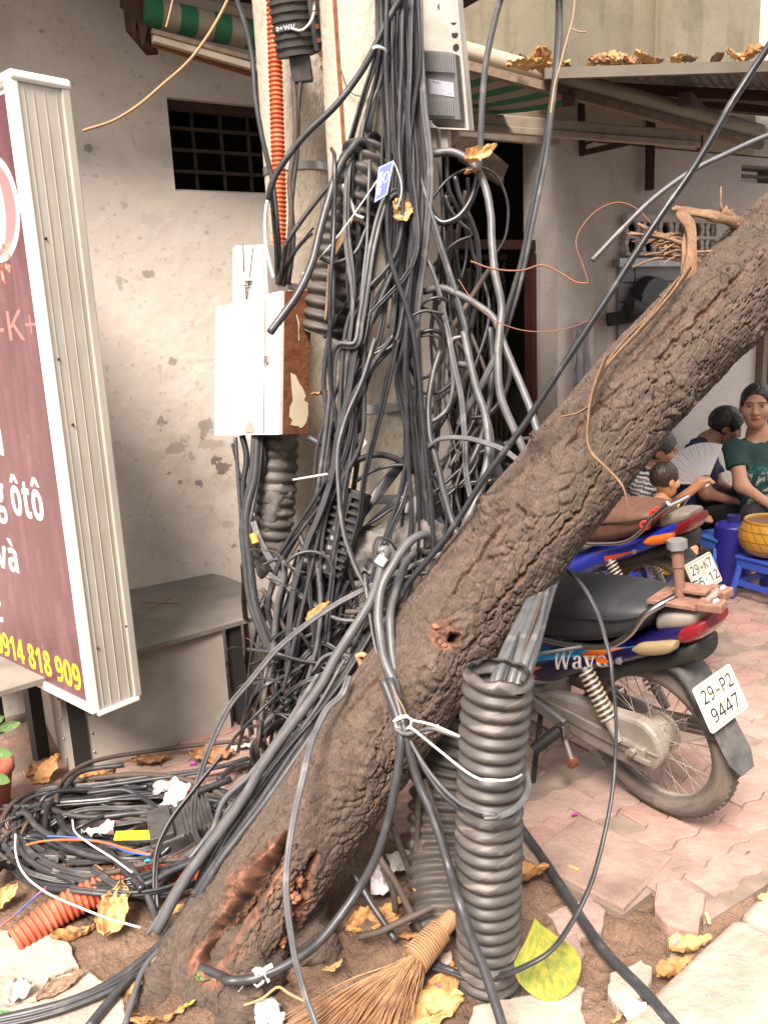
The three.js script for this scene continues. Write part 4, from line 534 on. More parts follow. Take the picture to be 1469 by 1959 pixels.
// ---------- leaning tree trunk ----------
const trunkPts = [ground(405, 1865).setY(-0.1), ground(425, 1838).setY(0.03), at(470, 1765, 2.2), at(553, 1640, 2.24), at(690, 1448, 2.3), at(882, 1176, 2.36), at(1065, 941, 2.4), at(1212, 758, 2.44), at(1368, 596, 2.48), at(1530, 440, 2.53), at(1760, 230, 2.62), at(2050, 0, 2.72)];
const trunkCurve = spline(trunkPts); trunkCurve.arcLengthDivisions = 800; trunkCurve.updateArcLengths();
const TL = trunkCurve.getLength();
{
  const tree = thing('tree_trunk', 'thick leaning tree trunk with cracked grey brown bark and a rotten base', 'tree');
  const NS = Math.round(TL / 0.0031), NR = 290; const frames = []; let nn = V(0.3, 1, 0.5), t0 = null;
  for (let i = 0; i <= NS; i++) { const u = i / NS, p = trunkCurve.getPointAt(u), t = trunkCurve.getTangentAt(u); nn.addScaledVector(t, -nn.dot(t)).normalize(); frames.push([p, t, nn.clone(), t.clone().cross(nn)]); }
  const radius = (s) => 0.124 + 0.026 * sstep(0.35, 1.0, s) + 0.004 * Math.exp(-Math.pow((s - 0.5) / 0.25, 2)) + 0.02 * Math.exp(-s / 0.13) + 0.004 * Math.sin(s * 5);
  const surf = (i, th, r) => { const [p, , n, b] = frames[i]; return p.clone().addScaledVector(n, Math.cos(th) * r).addScaledVector(b, Math.sin(th) * r); };
  // surface place (s, th) that shows at a photo position
  const find = (px, py) => { let best = 1e9, r = null; for (let i = 0; i <= NS; i += 3) for (let k = 0; k < 96; k++) { const th = k / 96 * 2 * Math.PI, s = i / NS * TL, q = surf(i, th, radius(s)); const nrm = q.clone().sub(frames[i][0]); if (nrm.dot(camera.position.clone().sub(q)) < 0) continue; const e = seen(q); const d = Math.hypot(e[0] - px, e[1] - py); if (d < best) { best = d; r = [s, th]; } } return r; };
  const wrap = (a) => { a = (a + Math.PI) % (2 * Math.PI); if (a < 0) a += 2 * Math.PI; return a - Math.PI; };
  const bumps = [[830, 1285, 0.055, 0.03], [880, 1205, 0.06, 0.016], [1292, 760, 0.075, 0.022], [1033, 842, 0.035, 0.04], [938, 968, 0.036, 0.04], [640, 1530, 0.07, 0.018], [700, 1450, 0.07, 0.015], [1180, 690, 0.04, 0.02], [1448, 640, 0.05, 0.014], [930, 1000, 0.05, 0.01], [455, 1700, 0.05, 0.02], [800, 1330, 0.07, 0.012]].map(([x, y, r, h]) => { const f = find(x, y); return [...f, r, h]; });
  const holes = [[868, 1222, 0.017, 0.07], [848, 1212, 0.034, 0.004], [852, 1226, 0.022, 0.01]].map(([x, y, r, h]) => [...find(x, y), r, h]);
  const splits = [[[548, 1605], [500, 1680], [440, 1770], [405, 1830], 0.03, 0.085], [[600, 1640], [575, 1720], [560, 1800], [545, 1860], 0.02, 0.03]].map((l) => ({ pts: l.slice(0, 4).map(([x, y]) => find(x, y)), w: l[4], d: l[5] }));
  const cracksPx = [[[660, 1370], [720, 1300], 0.008], [[1150, 900], [1105, 980], 0.008], [[1095, 985], [1010, 1090], 0.008], [[1005, 1095], [930, 1190], 0.009], [[1140, 770], [1085, 850], 0.007], [[990, 960], [1000, 975], 0.01], [[1200, 700], [1310, 590], 0.006], [[1250, 690], [1420, 520], 0.006], [[760, 1190], [860, 1060], 0.006], [[870, 1130], [960, 1010], 0.006], [[700, 1560], [760, 1450], 0.006], [[1080, 860], [1190, 730], 0.005]].map(([a, b, w]) => ({ pts: [find(...a), find(...b)], w, d: 0.016 }));
  const seg = (s, th, A, B, R) => { const x = s - A[0], y = wrap(th - A[1]) * R, bx = B[0] - A[0], by = wrap(B[1] - A[1]) * R; const t = clamp((x * bx + y * by) / (bx * bx + by * by + 1e-9)); return [Math.hypot(x - bx * t, y - by * t), t]; };
  const cell = (x, y, per, sd) => { const xi = Math.floor(x), yi = Math.floor(y); let f = 9, g = 9, id = 0; for (let a = -1; a <= 1; a++) for (let b = -1; b <= 1; b++) { const cx = xi + a, cy = yi + b, my = ((cy % per) + per) % per; const px = cx + 0.1 + 0.8 * hash2(cx, my, sd * 3 + 1), py = cy + 0.1 + 0.8 * hash2(cx, my, sd * 3 + 2), q = Math.hypot(x - px, y - py); if (q < f) { g = f; f = q; id = hash2(cx, my, sd * 3 + 5); } else if (q < g) g = q; } return [g - f, id]; };
  const pos = [], col = [], uv = [], idx = []; const bark = [0.052, 0.036, 0.027], lichen = [0.066, 0.054, 0.036], inner = [0.1, 0.045, 0.029], raw = [0.27, 0.125, 0.075], pale = [0.106, 0.074, 0.057];
  for (let i = 0; i <= NS; i++) {
    const s = i / NS * TL, R0 = radius(s);
    for (let k = 0; k <= NR; k++) {
      const th = (k % NR) / NR * 2 * Math.PI, cx = Math.cos(th), cy = Math.sin(th), R = 0.13; const X = cx * R, Y = cy * R;
      // bark plates: long cells split by cracks, a few deep furrows along the trunk
      const w1 = n3(X * 9, Y * 9, s * 5), w2 = n3(X * 9 + 7, Y * 9, s * 5), w3 = n3(X * 30, Y * 30, s * 22);
      const [e1, id1] = cell(s / 0.062 + 0.55 * w1 + 0.12 * w3, th / (2 * Math.PI) * 34 + 0.7 * w2 + 0.2 * w3, 34, 1), [e2, id2] = cell(s / 0.026 + 0.4 * w2, th / (2 * Math.PI) * 62 + 0.5 * w1, 62, 2);
      const a1 = Math.abs(n3(X * 15 + 0.2 * w3, Y * 15, s * 1.7));
      const vary = sstep(-0.35, 0.35, n3(X * 14, Y * 14, s * 9 + 4)), f1 = 1 - sstep(0.0, 0.05, a1), f2 = (1 - sstep(0.02, 0.13, e1)) * (0.35 + 0.65 * vary), f3 = (1 - sstep(0.02, 0.16, e2)) * (0.25 + 0.75 * (1 - vary)), m1 = sstep(-0.2, 0.2, n3(X * 5, Y * 5, s * 2 + 7));
      let d = 0.005 * n3(X * 7, Y * 7, s * 4) + 0.0016 * n3(X * 34, Y * 34, s * 22) + 0.0013 * n3(X * 90, Y * 90, s * 75) + 0.0009 * n3(X * 210, Y * 210, s * 200) + 0.0028 * (id1 - 0.5) + 0.001 * (id2 - 0.5);
      d -= Math.max(0.016 * f1 * m1, 0.0078 * f2, 0.0026 * f3);
      let c = lerp3(bark, pale, clamp(0.25 + 0.45 * id1 + 0.35 * (id2 - 0.5) + 0.35 * w3)); c = lerp3(c, lichen, 0.45 * sstep(0.1, 0.55, n3(X * 6 + 3, Y * 6, s * 3.1) + 0.3 * n3(X * 80, Y * 80, s * 70)));
      const sp = n3(X * 160, Y * 160, s * 160); c = lerp3(c, [0.03, 0.022, 0.018], 0.55 * sstep(0.3, 0.75, sp)); c = lerp3(c, [0.16, 0.125, 0.105], 0.4 * sstep(0.4, 0.8, -sp));
      c = lerp3(c, inner, 0.5 * sstep(0.4, 0.9, f1 * m1));
      for (const [bs, bt, br, bh] of bumps) { const q = Math.hypot(s - bs, wrap(th - bt) * R0) / br; if (q < 2.2) { d += bh * Math.exp(-q * q * 1.3); if (q < 1.5) d += 0.004 * Math.exp(-q * q) * Math.sin(q * 12 + 2 * n3(X * 20, Y * 20, s * 20)); } }
      for (const [hs, ht, hr, hd] of holes) { const q = Math.hypot(s - hs, wrap(th - ht) * R0) / hr + 0.25 * n3(X * 50, Y * 50, s * 50); if (q < 2) { d -= hd * (1 - sstep(0.5, 1.1, q)); c = lerp3(c, lerp3(inner, raw, clamp(0.15 + 0.6 * n3(X * 60, Y * 60, s * 60))), 0.8 * (1 - sstep(0.8, 1.5, q))); } }
      for (const L of cracksPx) { const [q] = seg(s + 0.012 * n3(X * 30, Y * 30, s * 25), th + 0.06 * n3(X * 30, Y * 30 + 9, s * 25), L.pts[0], L.pts[1], R0); const e = q / (L.w * 0.62); if (e < 2) { d -= L.d * (1 - sstep(0.3, 1.2, e)); c = lerp3(c, lerp3(inner, raw, 0.12), 0.8 * (1 - sstep(0.5, 1.2, e))); } }
      for (const L of splits) { let q = 9, al = 0; for (let j = 0; j < 3; j++) { const [e, t] = seg(s, th, L.pts[j], L.pts[j + 1], R0); if (e < q) { q = e; al = (j + t) / 3; } } const w = L.w * (0.45 + 0.75 * sstep(0, 0.35, al)) ; const e = q / w + 0.3 * n3(X * 20, Y * 20, s * 16); if (e < 3) { const inn = 1 - sstep(0.55, 1.15, e); d -= L.d * inn * (0.9 + 0.18 * n3(X * 22, Y * 22, s * 7) + 0.05 * n3(X * 90, Y * 90, s * 60)); const rim = 1 - sstep(1.1, 1.9, e + 0.5 * n3(X * 15 + 4, Y * 15, s * 14)); d -= 0.012 * rim * (1 - inn); c = lerp3(c, lerp3(inn > 0.5 ? (n3(X * 120, Y * 120, s * 14) > 0 ? [0.028, 0.015, 0.01] : [0.05, 0.026, 0.017]) : inner, raw, clamp((inn > 0.5 ? 0.12 : 0.45) + 0.6 * n3(X * 45, Y * 45, s * 30))), Math.max(inn, 0.9 * rim)); if (rim > 0.3) d += 0.006 * n3(X * 70, Y * 70, s * 60); } }  // inside of the split darkened in its colour, standing in for depth shade
      // root flare lobes
      d += Math.exp(-s / 0.12) * 0.03 * Math.sin(th * 3 + 0.8) + Math.exp(-s / 0.2) * 0.012 * n3(X * 14, Y * 14, s * 10);
      const q = surf(i, th, R0 + d); pos.push(q.x, q.y, q.z); col.push(...c); uv.push(k / NR * 0.82, s);
    }
  }
  const w = NR + 1; for (let i = 0; i < NS; i++) for (let k = 0; k < NR; k++) { const a = i * w + k; idx.push(a, a + 1, a + w, a + 1, a + w + 1, a + w); }
  const g = new THREE.BufferGeometry(); g.setAttribute('position', new THREE.Float32BufferAttribute(pos, 3)); g.setAttribute('color', new THREE.Float32BufferAttribute(col, 3)); g.setAttribute('uv', new THREE.Float32BufferAttribute(uv, 2)); g.setIndex(idx); g.computeVertexNormals();
  const N = g.attributes.normal; for (let i = 0; i <= NS; i++) { const a = i * w, b = a + NR; N.setXYZ(b, N.getX(a), N.getY(a), N.getZ(a)); }
  M.bark = mat([1, 1, 1], 0.95, { vertexColors: true, bumpMap: tex(512, (u, v) => { const a = fbm(u, v, 24, 231, 5); return [a, a, a]; }, 0.25, true), bumpScale: 0.0022 });
  part('trunk', g, M.bark, tree, 'bark with long furrows, a knot hole and a rotten split with painted-in shade');
  // roots spreading into the soil
  const rootM = mapped(tones(256, [[0.04, 0.028, 0.021], [0.08, 0.057, 0.044], [0.125, 0.092, 0.073]], (u, v) => fbm(u, v, 10, 241, 6), 0.25), 0.95, { bumpMap: bumpFine, bumpScale: 0.012 });
  rnd = mulberry(31);
  const root = (px, r0) => { const P = px.map(([x, y, h]) => ground(x, y).setY(h)); const c = spline(P), ph = rr(0, 9); const gg = sweep(c, 60, (t) => Array.from({ length: 18 }, (_, k) => { const a = k / 18 * 2 * Math.PI, e = r0 * (1 - 0.75 * t) * (1 + 0.22 * n3(Math.cos(a) * 1.6 + ph, Math.sin(a) * 1.6, t * 7) + 0.1 * n3(Math.cos(a) * 5 + ph, Math.sin(a) * 5, t * 25)); return [e * Math.cos(a), e * Math.sin(a)]; })); part('root', gg, rootM, tree); };
  root([[430, 1790, 0.05], [360, 1840, 0.02], [300, 1890, -0.02], [250, 1930, -0.08]], 0.1); root([[470, 1800, 0.05], [475, 1870, 0.01], [455, 1930, -0.03], [430, 1990, -0.09]], 0.12); root([[560, 1780, 0.05], [610, 1810, -0.01], [660, 1830, -0.07]], 0.09);
  // rotten orange-brown wood crumbs along the split
  const crumb = mapped(tones(256, [[0.09, 0.035, 0.02], [0.24, 0.1, 0.055], [0.4, 0.19, 0.11]], (u, v) => fbm(u, v, 10, 251, 5), 0.12), 0.95, { bumpMap: bumpFine, bumpScale: 0.008 });
  const lump = (px, py, r, out) => { const [s, th] = find(px, py), i = Math.round(s / TL * NS), p = surf(i, th, radius(s) + out); const gg = new THREE.IcosahedronGeometry(r, 3); const P = gg.attributes.position; for (let j = 0; j < P.count; j++) { const x = P.getX(j), y = P.getY(j), z = P.getZ(j), k = 1 + 0.5 * n3(x * 50 + px, y * 50, z * 50) + 0.35 * n3(x * 140, y * 140 + py, z * 140) + 0.2 * n3(x * 320, y * 320, z * 320); P.setXYZ(j, x * k, y * k, z * k); } const mm = mergeVertices((gg.deleteAttribute('normal'), gg.deleteAttribute('uv'), gg), 1e-5); mm.computeVertexNormals(); part('rotten_wood', uvBox(moved(mm, p.x, p.y, p.z)), crumb, tree); };
  for (const [x, y, r, o] of [[598, 1630, 0.012, -0.01], [575, 1690, 0.013, -0.014], [566, 1722, 0.014, -0.014], [556, 1755, 0.013, -0.014], [545, 1805, 0.014, -0.012], [838, 1198, 0.009, 0.0], [850, 1236, 0.008, 0.0]]) lump(x, y, r, o);
  // torn branch stub with splinters and bark strips on the upper side
  const straw = mapped(tones(256, [[0.1, 0.05, 0.028], [0.22, 0.13, 0.075], [0.36, 0.25, 0.165]], (u, v) => 0.5 * fbm(u, v, 30, 261, 3) + 0.5 * fbm(u, v, 6, 262, 4), 0.1), 0.9);
  const splinter = (pts, wd, th = 0.004) => { const c = spline(pts.map(([x, y, d]) => at(x, y, d))); part('splinter', sweep(c, 24, (t) => { const e = wd * (1 - 0.65 * Math.pow(t, 1.6)) * (1 + 0.2 * Math.sin(t * 17)); return [[-e, -th], [e, -th * 0.6], [e * 1.05, th * 0.6], [0, th * 1.4], [-e, th]]; }), straw, tree); };
  splinter([[1312, 545, 2.42], [1322, 490, 2.4], [1318, 430, 2.4], [1300, 408, 2.4], [1370, 415, 2.42], [1412, 432, 2.45]], 0.017, 0.007); splinter([[1312, 540, 2.43], [1310, 480, 2.42], [1318, 412, 2.42], [1290, 395, 2.42]], 0.013); splinter([[1420, 430, 2.46], [1380, 418, 2.42], [1330, 405, 2.42], [1285, 400, 2.42]], 0.016, 0.006); splinter([[1330, 510, 2.45], [1300, 472, 2.44], [1250, 458, 2.43], [1205, 445, 2.42]], 0.012); splinter([[1325, 500, 2.45], [1290, 462, 2.43], [1250, 445, 2.43], [1220, 428, 2.42]], 0.01); splinter([[1268, 448, 2.43], [1272, 470, 2.43], [1270, 492, 2.43]], 0.006); splinter([[1315, 470, 2.43], [1260, 452, 2.42], [1200, 447, 2.42]], 0.005); splinter([[1382, 402, 2.45], [1395, 410, 2.45], [1420, 425, 2.47]], 0.012); splinter([[1340, 505, 2.44], [1325, 485, 2.43], [1345, 482, 2.44], [1375, 480, 2.46]], 0.005);
  splinter([[1320, 510, 2.38], [1285, 560, 2.34], [1215, 640, 2.3], [1160, 700, 2.27], [1130, 760, 2.25]], 0.006, 0.003); splinter([[1300, 530, 2.37], [1240, 605, 2.32], [1185, 660, 2.3], [1140, 725, 2.27]], 0.004, 0.002);
  splinter([[1160, 680, 2.24], [1135, 745, 2.22], [1125, 800, 2.2], [1128, 860, 2.2], [1165, 900, 2.2], [1190, 930, 2.2], [1202, 972, 2.21]], 0.006, 0.002); splinter([[1140, 740, 2.24], [1128, 775, 2.22], [1100, 792, 2.23], [1072, 797, 2.25]], 0.004, 0.002);
  rnd = mulberry(88); for (let k = 0; k < 16; k++) { const x = rr(1300, 1335), y = rr(455, 500), e = rr(2.9, 3.9), l = rr(45, 110); splinter([[x, y, 2.44], [x + 0.5 * l * Math.cos(e) + rr(-6, 6), y + 0.35 * l * Math.sin(e) - 10, 2.43], [x + l * Math.cos(e), y + 0.6 * l * Math.sin(e) + rr(-8, 10), 2.42]], rr(0.0022, 0.005), 0.0016); } for (let k = 0; k < 8; k++) { const x = rr(1370, 1410), y = rr(405, 430), l = rr(15, 40), e = rr(3.6, 5.2); splinter([[x, y, 2.46], [x + l * Math.cos(e), y + l * Math.sin(e), 2.45]].concat([[x + 1.2 * l * Math.cos(e), y + 1.3 * l * Math.sin(e), 2.45]]), rr(0.002, 0.005), 0.0015); }
  // unseen limbs and leafy treetop, added above the frame to shade the house front
  { const e = trunkCurve.getPointAt(1), cc = V(1.55, 5.5, -3.1); const added_limb = (a, b, r0, r1) => part('added_limb', sweep(spline([a, a.clone().lerp(b, 0.5).add(V(0.15, 0.1, 0.05)), b]), 24, (t) => circle(mix(r0, r1, t), 14)), rootM, tree); added_limb(e.clone().addScaledVector(trunkCurve.getTangentAt(1), -0.08), V(1.9, 4.6, -2.9), 0.14, 0.08); rnd = mulberry(71); for (let k = 0; k < 7; k++) added_limb(V(1.9, 4.55, -2.9), cc.clone().add(V(rr(-1.2, 1.2), rr(-0.2, 0.9), rr(-1.1, 1.1))), 0.05, 0.015);
    const clumps = Array.from({ length: 26 }, () => { const v = V(rr(-1, 1), rr(-0.7, 0.8), rr(-1, 1)).normalize().multiplyScalar(1.65 * Math.cbrt(rnd())); v.y *= 0.62; return v.add(cc); }); const pos = [], nor = []; for (let k = 0; k < 4200; k++) { const c = clumps[rnd() * 26 | 0], p = c.clone().add(V(rr(-1, 1), rr(-1, 1), rr(-1, 1)).normalize().multiplyScalar(0.55 * Math.cbrt(rnd()))); const a = V(rr(-1, 1), rr(-0.6, 0.2), rr(-1, 1)).normalize(), b = a.clone().cross(V(rr(-0.6, 0.6), 1, rr(-0.6, 0.6))).normalize(), l = rr(0.07, 0.11), w = l * 0.5; const n = a.clone().cross(b); const q = [p.clone().addScaledVector(a, -l), p.clone().addScaledVector(b, w), p.clone().addScaledVector(a, l), p.clone().addScaledVector(b, -w)]; for (const i of [0, 1, 2, 0, 2, 3]) { pos.push(q[i].x, q[i].y, q[i].z); nor.push(n.x, n.y, n.z); } } const g = new THREE.BufferGeometry(); g.setAttribute('position', new THREE.Float32BufferAttribute(pos, 3)); g.setAttribute('normal', new THREE.Float32BufferAttribute(nor, 3)); const cr = part('added_crown', g, mat([0.06, 0.1, 0.03], 0.7, { transmission: 0.3, thickness: 0 }), tree, 'added leafy green treetop above the view'); cr.userData.kind = 'stuff'; }
  rebase(tree);
}
// ---------- cables ----------
const cableTone = (a, b, c, s) => tones(256, [a, b, c], (u, v) => 0.15 + 0.6 * fbm(u, v, 8, s, 5) + 0.4 * sstep(0.58, 0.8, fbm(u, v, 5, s + 4, 5)), 0.25);
const CM = { k: mapped(cableTone([0.012, 0.0125, 0.015], [0.025, 0.026, 0.03], [0.07, 0.066, 0.063], 301), 0.3), d: mapped(cableTone([0.019, 0.0195, 0.022], [0.042, 0.0425, 0.046], [0.115, 0.105, 0.096], 302), 0.42), g: mapped(cableTone([0.048, 0.049, 0.054], [0.09, 0.091, 0.096], [0.17, 0.158, 0.146], 303), 0.45), b: mapped(cableTone([0.035, 0.026, 0.02], [0.07, 0.053, 0.042], [0.14, 0.11, 0.085], 304), 0.7),
  w: mat([0.7, 0.66, 0.6], 0.5), t: mat([0.34, 0.22, 0.12], 0.8), r: mat([0.2, 0.085, 0.05], 0.8), o: mat([0.62, 0.12, 0.03], 0.5), u: mat([0.05, 0.12, 0.42], 0.5), n: mat([0.03, 0.22, 0.06], 0.5) };
const ZR = { P: [0, 0, 1], Z2: [450, 0, 2.938], Z3: [900, 0, 2.582], Z5: [400, 650, 2.671], Z6: [900, 650, 2.582], Z7: [0, 1300, 2.938], Z8: [450, 1300, 2.938], Z9: [900, 1300, 2.582], ZD: [680, 240, 4.897] };
function path3(txt) { // "Z2 x,y,depth x,y ..." ; depth left out = between its neighbours; h0.02 = that height above the ground
  let z = ZR.P; const L = [];
  for (const w of txt.trim().split(/\s+/)) { if (ZR[w]) { z = ZR[w]; continue; } const [x, y, d] = w.split(','); L.push({ x: z[0] + x / z[2], y: z[1] + y / z[2], d }); }
  for (const k of L) if (k.d && k.d[0] === 'h') { k.p = ground(k.x, k.y, +k.d.slice(1)); k.dep = seen(k.p)[2]; } else if (k.d) k.dep = +k.d;
  for (let i = 0; i < L.length; i++) if (L[i].dep === undefined) { let a = i, b = i; while (a >= 0 && L[a].dep === undefined) a--; while (b < L.length && L[b].dep === undefined) b++; const A = a >= 0 ? L[a].dep : L[b].dep, B = b < L.length ? L[b].dep : A; L[i].dep = b < L.length && a >= 0 ? mix(A, B, (i - a) / (b - a)) : (a >= 0 ? A : B); }
  return L.map((k) => { const p = k.p || at(k.x, k.y, k.dep); if (p.y < 0.008) return ground(k.x, k.y, 0.01); return p; });
}
const SEC = { o: (r) => circle(r, 9), t: (r) => [[-1.5, 0], [-1.25, 0.62], [-0.75, 0.72], [-0.28, 0.5], [0, 0.24], [0.28, 0.5], [0.75, 0.72], [1.25, 0.62], [1.5, 0], [1.25, -0.62], [0.75, -0.72], [0.28, -0.5], [0, -0.24], [-0.28, -0.5], [-0.75, -0.72], [-1.25, -0.62]].map(([a, b]) => [a * r * 0.72, b * r * 0.72]), f: (r) => [[-1.7, 0], [-1.5, 0.5], [-1.1, 0.5], [-0.9, 0.3], [-0.65, 0.5], [-0.25, 0.5], [0, 0.3], [0.25, 0.5], [0.65, 0.5], [0.9, 0.3], [1.1, 0.5], [1.5, 0.5], [1.7, 0], [1.4, -0.5], [0, -0.4], [-1.4, -0.5]].map(([a, b]) => [a * r * 0.75, b * r * 0.75]), s: (r) => circle(r, 6) };
function cable(txt, r, sec, m, label, group, name = 'cable') {
  const P = typeof txt === 'string' ? path3(txt) : txt; const c = spline(P), L = c.getLength(); const n = clamp(Math.round(L / 0.016), 8, 260) | 0;
  // slight stiffness irregularity
  const ph = rnd() * 99; const cc = { getPoint: (t) => { const p = c.getPoint(t); const e = Math.min(1, 6 * t, 6 * (1 - t)) * Math.min(0.0045, r * 0.5), q = t * L; return p.add(V((n3(q * 2.6, ph, 1) + 0.15 * n3(q * 11, ph, 2)) * e, (n3(q * 2.6, ph, 5) + 0.15 * n3(q * 11, ph, 6)) * e, n3(q * 2.6, ph, 9) * e)); } };
  const twist = rr(0, 6), tw = rr(-2, 2); const S = SEC[sec](r);
  const g = sweep(cc, n, sec === 'o' || sec === 's' ? () => S : (t) => { const a = twist + tw * t, ca = Math.cos(a), sa = Math.sin(a); return S.map(([x, y]) => [x * ca - y * sa, x * sa + y * ca]); });
  return solo(name, g, CM[m], label, name === 'cable' ? 'cable' : 'wire', group);
}
rnd = mulberry(77);
const LB = { pole: ['hanging in the dense bundle down the pale pole', 'cables hanging down the pole'], foot: ['in the tangle at the pole foot, left of the trunk', 'tangled cables at the pole foot'], coil: ['coiled on the ground between the counter and trunk base', 'cables coiled on the ground'], sweep: ['sweeping down beside the left flank of the trunk to the ground', 'cables sweeping past the trunk'], box: ['entering the white meter box beside the orange conduit', 'cables entering the meter box'], gate: ['drooping in front of the dark folding gate', 'cables drooping before the gate'], under: ['under the trunk beside the leaning duct', 'cables under the trunk'], plug: ['coming out of the top of the standing duct', 'cables in the standing duct'], below: ['hanging from the underside of the white meter box', 'cables below the meter box'], curl: ['curled loose in the tangle at the pole foot', 'thin wire curls in the tangle'] };
const wordOf = (r, s, m) => `${r < 0.003 ? 'hair thin ' : r < 0.006 ? 'thin ' : r > 0.0105 ? 'thick ' : ''}${{ k: 'black', d: 'charcoal', g: 'grey', b: 'dusty brown' }[m] || 'pale'} ${{ t: 'twin ', f: 'flat ribbed ' }[s] || ''}`;
const C = (txt, r, s, m, l, name) => Array.isArray(l) ? cable(txt, r, s, m, wordOf(r, s, m) + (name || 'cable') + ' ' + l[0], l[1], name) : cable(txt, r, s, m, l, undefined, name);
// into the meter box
C('Z2 -20,-120,2.7 10,0 60,150 90,300 110,550 150,750 185,900 210,1030 240,1250 250,1400 240,1600,2.85', 0.0085, 'o', 'd', 'long black cable curving down left of the orange conduit from the top edge');
C('Z2 205,1050,2.72 175,1150 165,1250 175,1400 215,1560,2.8', 0.006, 'o', 'w', 'short white cable bowing left of the orange conduit above the meter boxes');
C('Z2 960,-60,2.5 930,0 860,130 780,290 700,420 560,600 430,720 330,830 240,960 200,1060 190,1120,2.7', 0.0105, 'o', 'd', 'thick black cable crossing diagonally from the cable bundle to the orange conduit');
C('Z2 775,870,2.66 745,810 700,795 650,850 600,920 560,1010 520,1150 480,1300 430,1490 350,1650 250,1790 195,1870,2.5', 0.0125, 'o', 'd', 'thick black cut cable end pointing down across the white meter box');
C('Z2 690,800,2.68 640,870 560,1000 470,1110 380,1230 285,1370,2.76', 0.008, 'o', 'd', LB.box);
C('Z2 325,430,2.83 340,600 340,800 310,1000 318,1200 300,1400 268,1610,2.92', 0.0095, 'o', 'b', LB.box); C('Z2 372,420,2.83 356,600 350,750 345,900 322,1150 332,1350 298,1600,2.92', 0.0085, 'o', 'd', LB.box);
C('Z2 440,1280,2.8 350,1400 260,1580,2.9', 0.004, 's', 'k', LB.box); C('Z2 430,1310,2.78 370,1370 310,1450 250,1600,2.88', 0.0065, 'o', 'd', LB.box); C('Z2 285,1370,2.78 280,1450 250,1600,2.87', 0.0085, 'o', 'd', LB.box); C('Z2 200,1060,2.72 215,1250 235,1420 240,1590,2.86', 0.0075, 'o', 'k', LB.box);
C('Z2 440,0,2.74 445,60 420,130 370,172 310,158,2.74', 0.0042, 's', 'w', 'short white bare-ended wire hooked over the splice closure', 'wire'); C('Z2 420,-60,2.74 440,0,2.74 445,40,2.74', 0.0042, 's', 'w', 'short white wire end above the splice closure', 'wire');
// bundle down the pole
const bundle = ['Z2 800,-80,2.56 800,0 800,260 780,360 720,560 650,790,2.72', 'Z2 825,-80,2.56 825,0 820,270 800,400 740,620 712,770 690,1100 700,1500 700,1939,2.7', 'Z2 842,-80,2.56 840,0 835,280 800,450 752,720 745,790,2.75', 'Z2 860,-60,2.57 850,100 830,280 800,480 720,700 700,1000 695,1350 690,1600 720,1939,2.72', 'Z2 862,270,2.62 850,500 856,880,2.72', 'Z2 900,-80,2.6 900,300 910,600 930,900 960,1100 960,1400 930,1700 950,1939 Z5 960,0 1010,250 1040,480 1030,600,2.74 1000,800 940,950 900,1050,2.6', 'Z2 940,-80,2.58 930,300 960,560 1000,800 1010,1100 1000,1400 960,1700 900,1939 Z5 850,100 780,230,2.66 720,400 690,700 650,1000 620,1300 600,1550,2.7', 'Z2 960,-80,2.58 970,300 990,600 1020,900 1020,1200 990,1450 940,1700 905,1939,2.66 Z5 900,240 850,480 800,700 760,900 700,1100 640,1350 600,1600,2.72', 'Z2 1000,-80,2.58 1005,300 1040,650 1060,900 1065,1200 1040,1450 1000,1700 985,1939,2.7 Z5 1000,150 1030,350 1060,550 1080,700 1110,900 1112,1000,2.72', 'Z2 1030,-80,2.56 1040,300 1060,600 1090,850 1096,1050 1080,1250 1050,1480 1020,1750 1010,1939,2.7 Z5 1010,100 1040,330 1070,560 1095,780 1120,980,2.74', 'Z2 880,-80,2.6 885,500 900,800 920,1000 910,1300 890,1700 880,1939 Z5 830,150 760,400,2.7 690,650 640,900 560,1200 520,1500,2.78', 'Z2 915,-80,2.63 915,400 935,700 950,1000 940,1350 900,1650 850,1939 Z5 790,100 740,300 690,480,2.68 640,680 590,900 540,1100 480,1350 440,1650,2.75', 'Z2 985,-80,2.6 985,300 1015,700 1035,1000 1030,1300 1000,1550 985,1800 980,1939 Z5 985,200 1015,420 1045,600 1070,850 1090,1150 1095,1300,2.75', 'Z2 950,-80,2.64 955,500 985,850 990,1250 960,1600 940,1939 Z5 960,200 1000,420 1020,550 980,750 920,950 850,1150 800,1350,2.7', 'Z2 875,900,2.66 840,1100 810,1300 780,1500 740,1800 710,1939 Z5 760,0,2.62 720,250 660,500 620,700 560,900 500,1050 440,1250 410,1450 400,1700,2.7', 'Z2 1020,250,2.62 1030,700 1045,1100 1035,1500 1010,1939,2.72', 'Z2 930,1000,2.7 920,1300 900,1600 920,1939,2.75', 'Z2 960,1100,2.72 970,1400 985,1700 1000,1939,2.76 Z5 1000,100 1050,400 1080,650 1100,900 1110,1100,2.74', 'Z2 905,850,2.64 890,1150 870,1450 800,1939,2.66 Z5 740,230 740,500 690,800 650,1050 620,1300 600,1500,2.7'];
bundle.forEach((t, k) => C(t, [0.0095, 0.0075, 0.0085, 0.011, 0.007, 0.009][k % 6], 'toftot'[k % 6], 'dkdgdk'[k % 6], LB.pole));
C('Z2 745,790,2.7 760,765 800,762 825,800 838,850,2.76', 0.009, 'o', 'd', LB.pole); C('Z2 725,850,2.66 745,900 755,1080 745,1250,2.74', 0.008, 'o', 'd', LB.pole); C('Z2 790,840,2.7 790,1000 790,1150,2.7', 0.006, 'o', 'g', LB.pole); C('Z2 830,850,2.7 822,960 800,1130,2.68', 0.01, 'o', 'g', LB.pole);
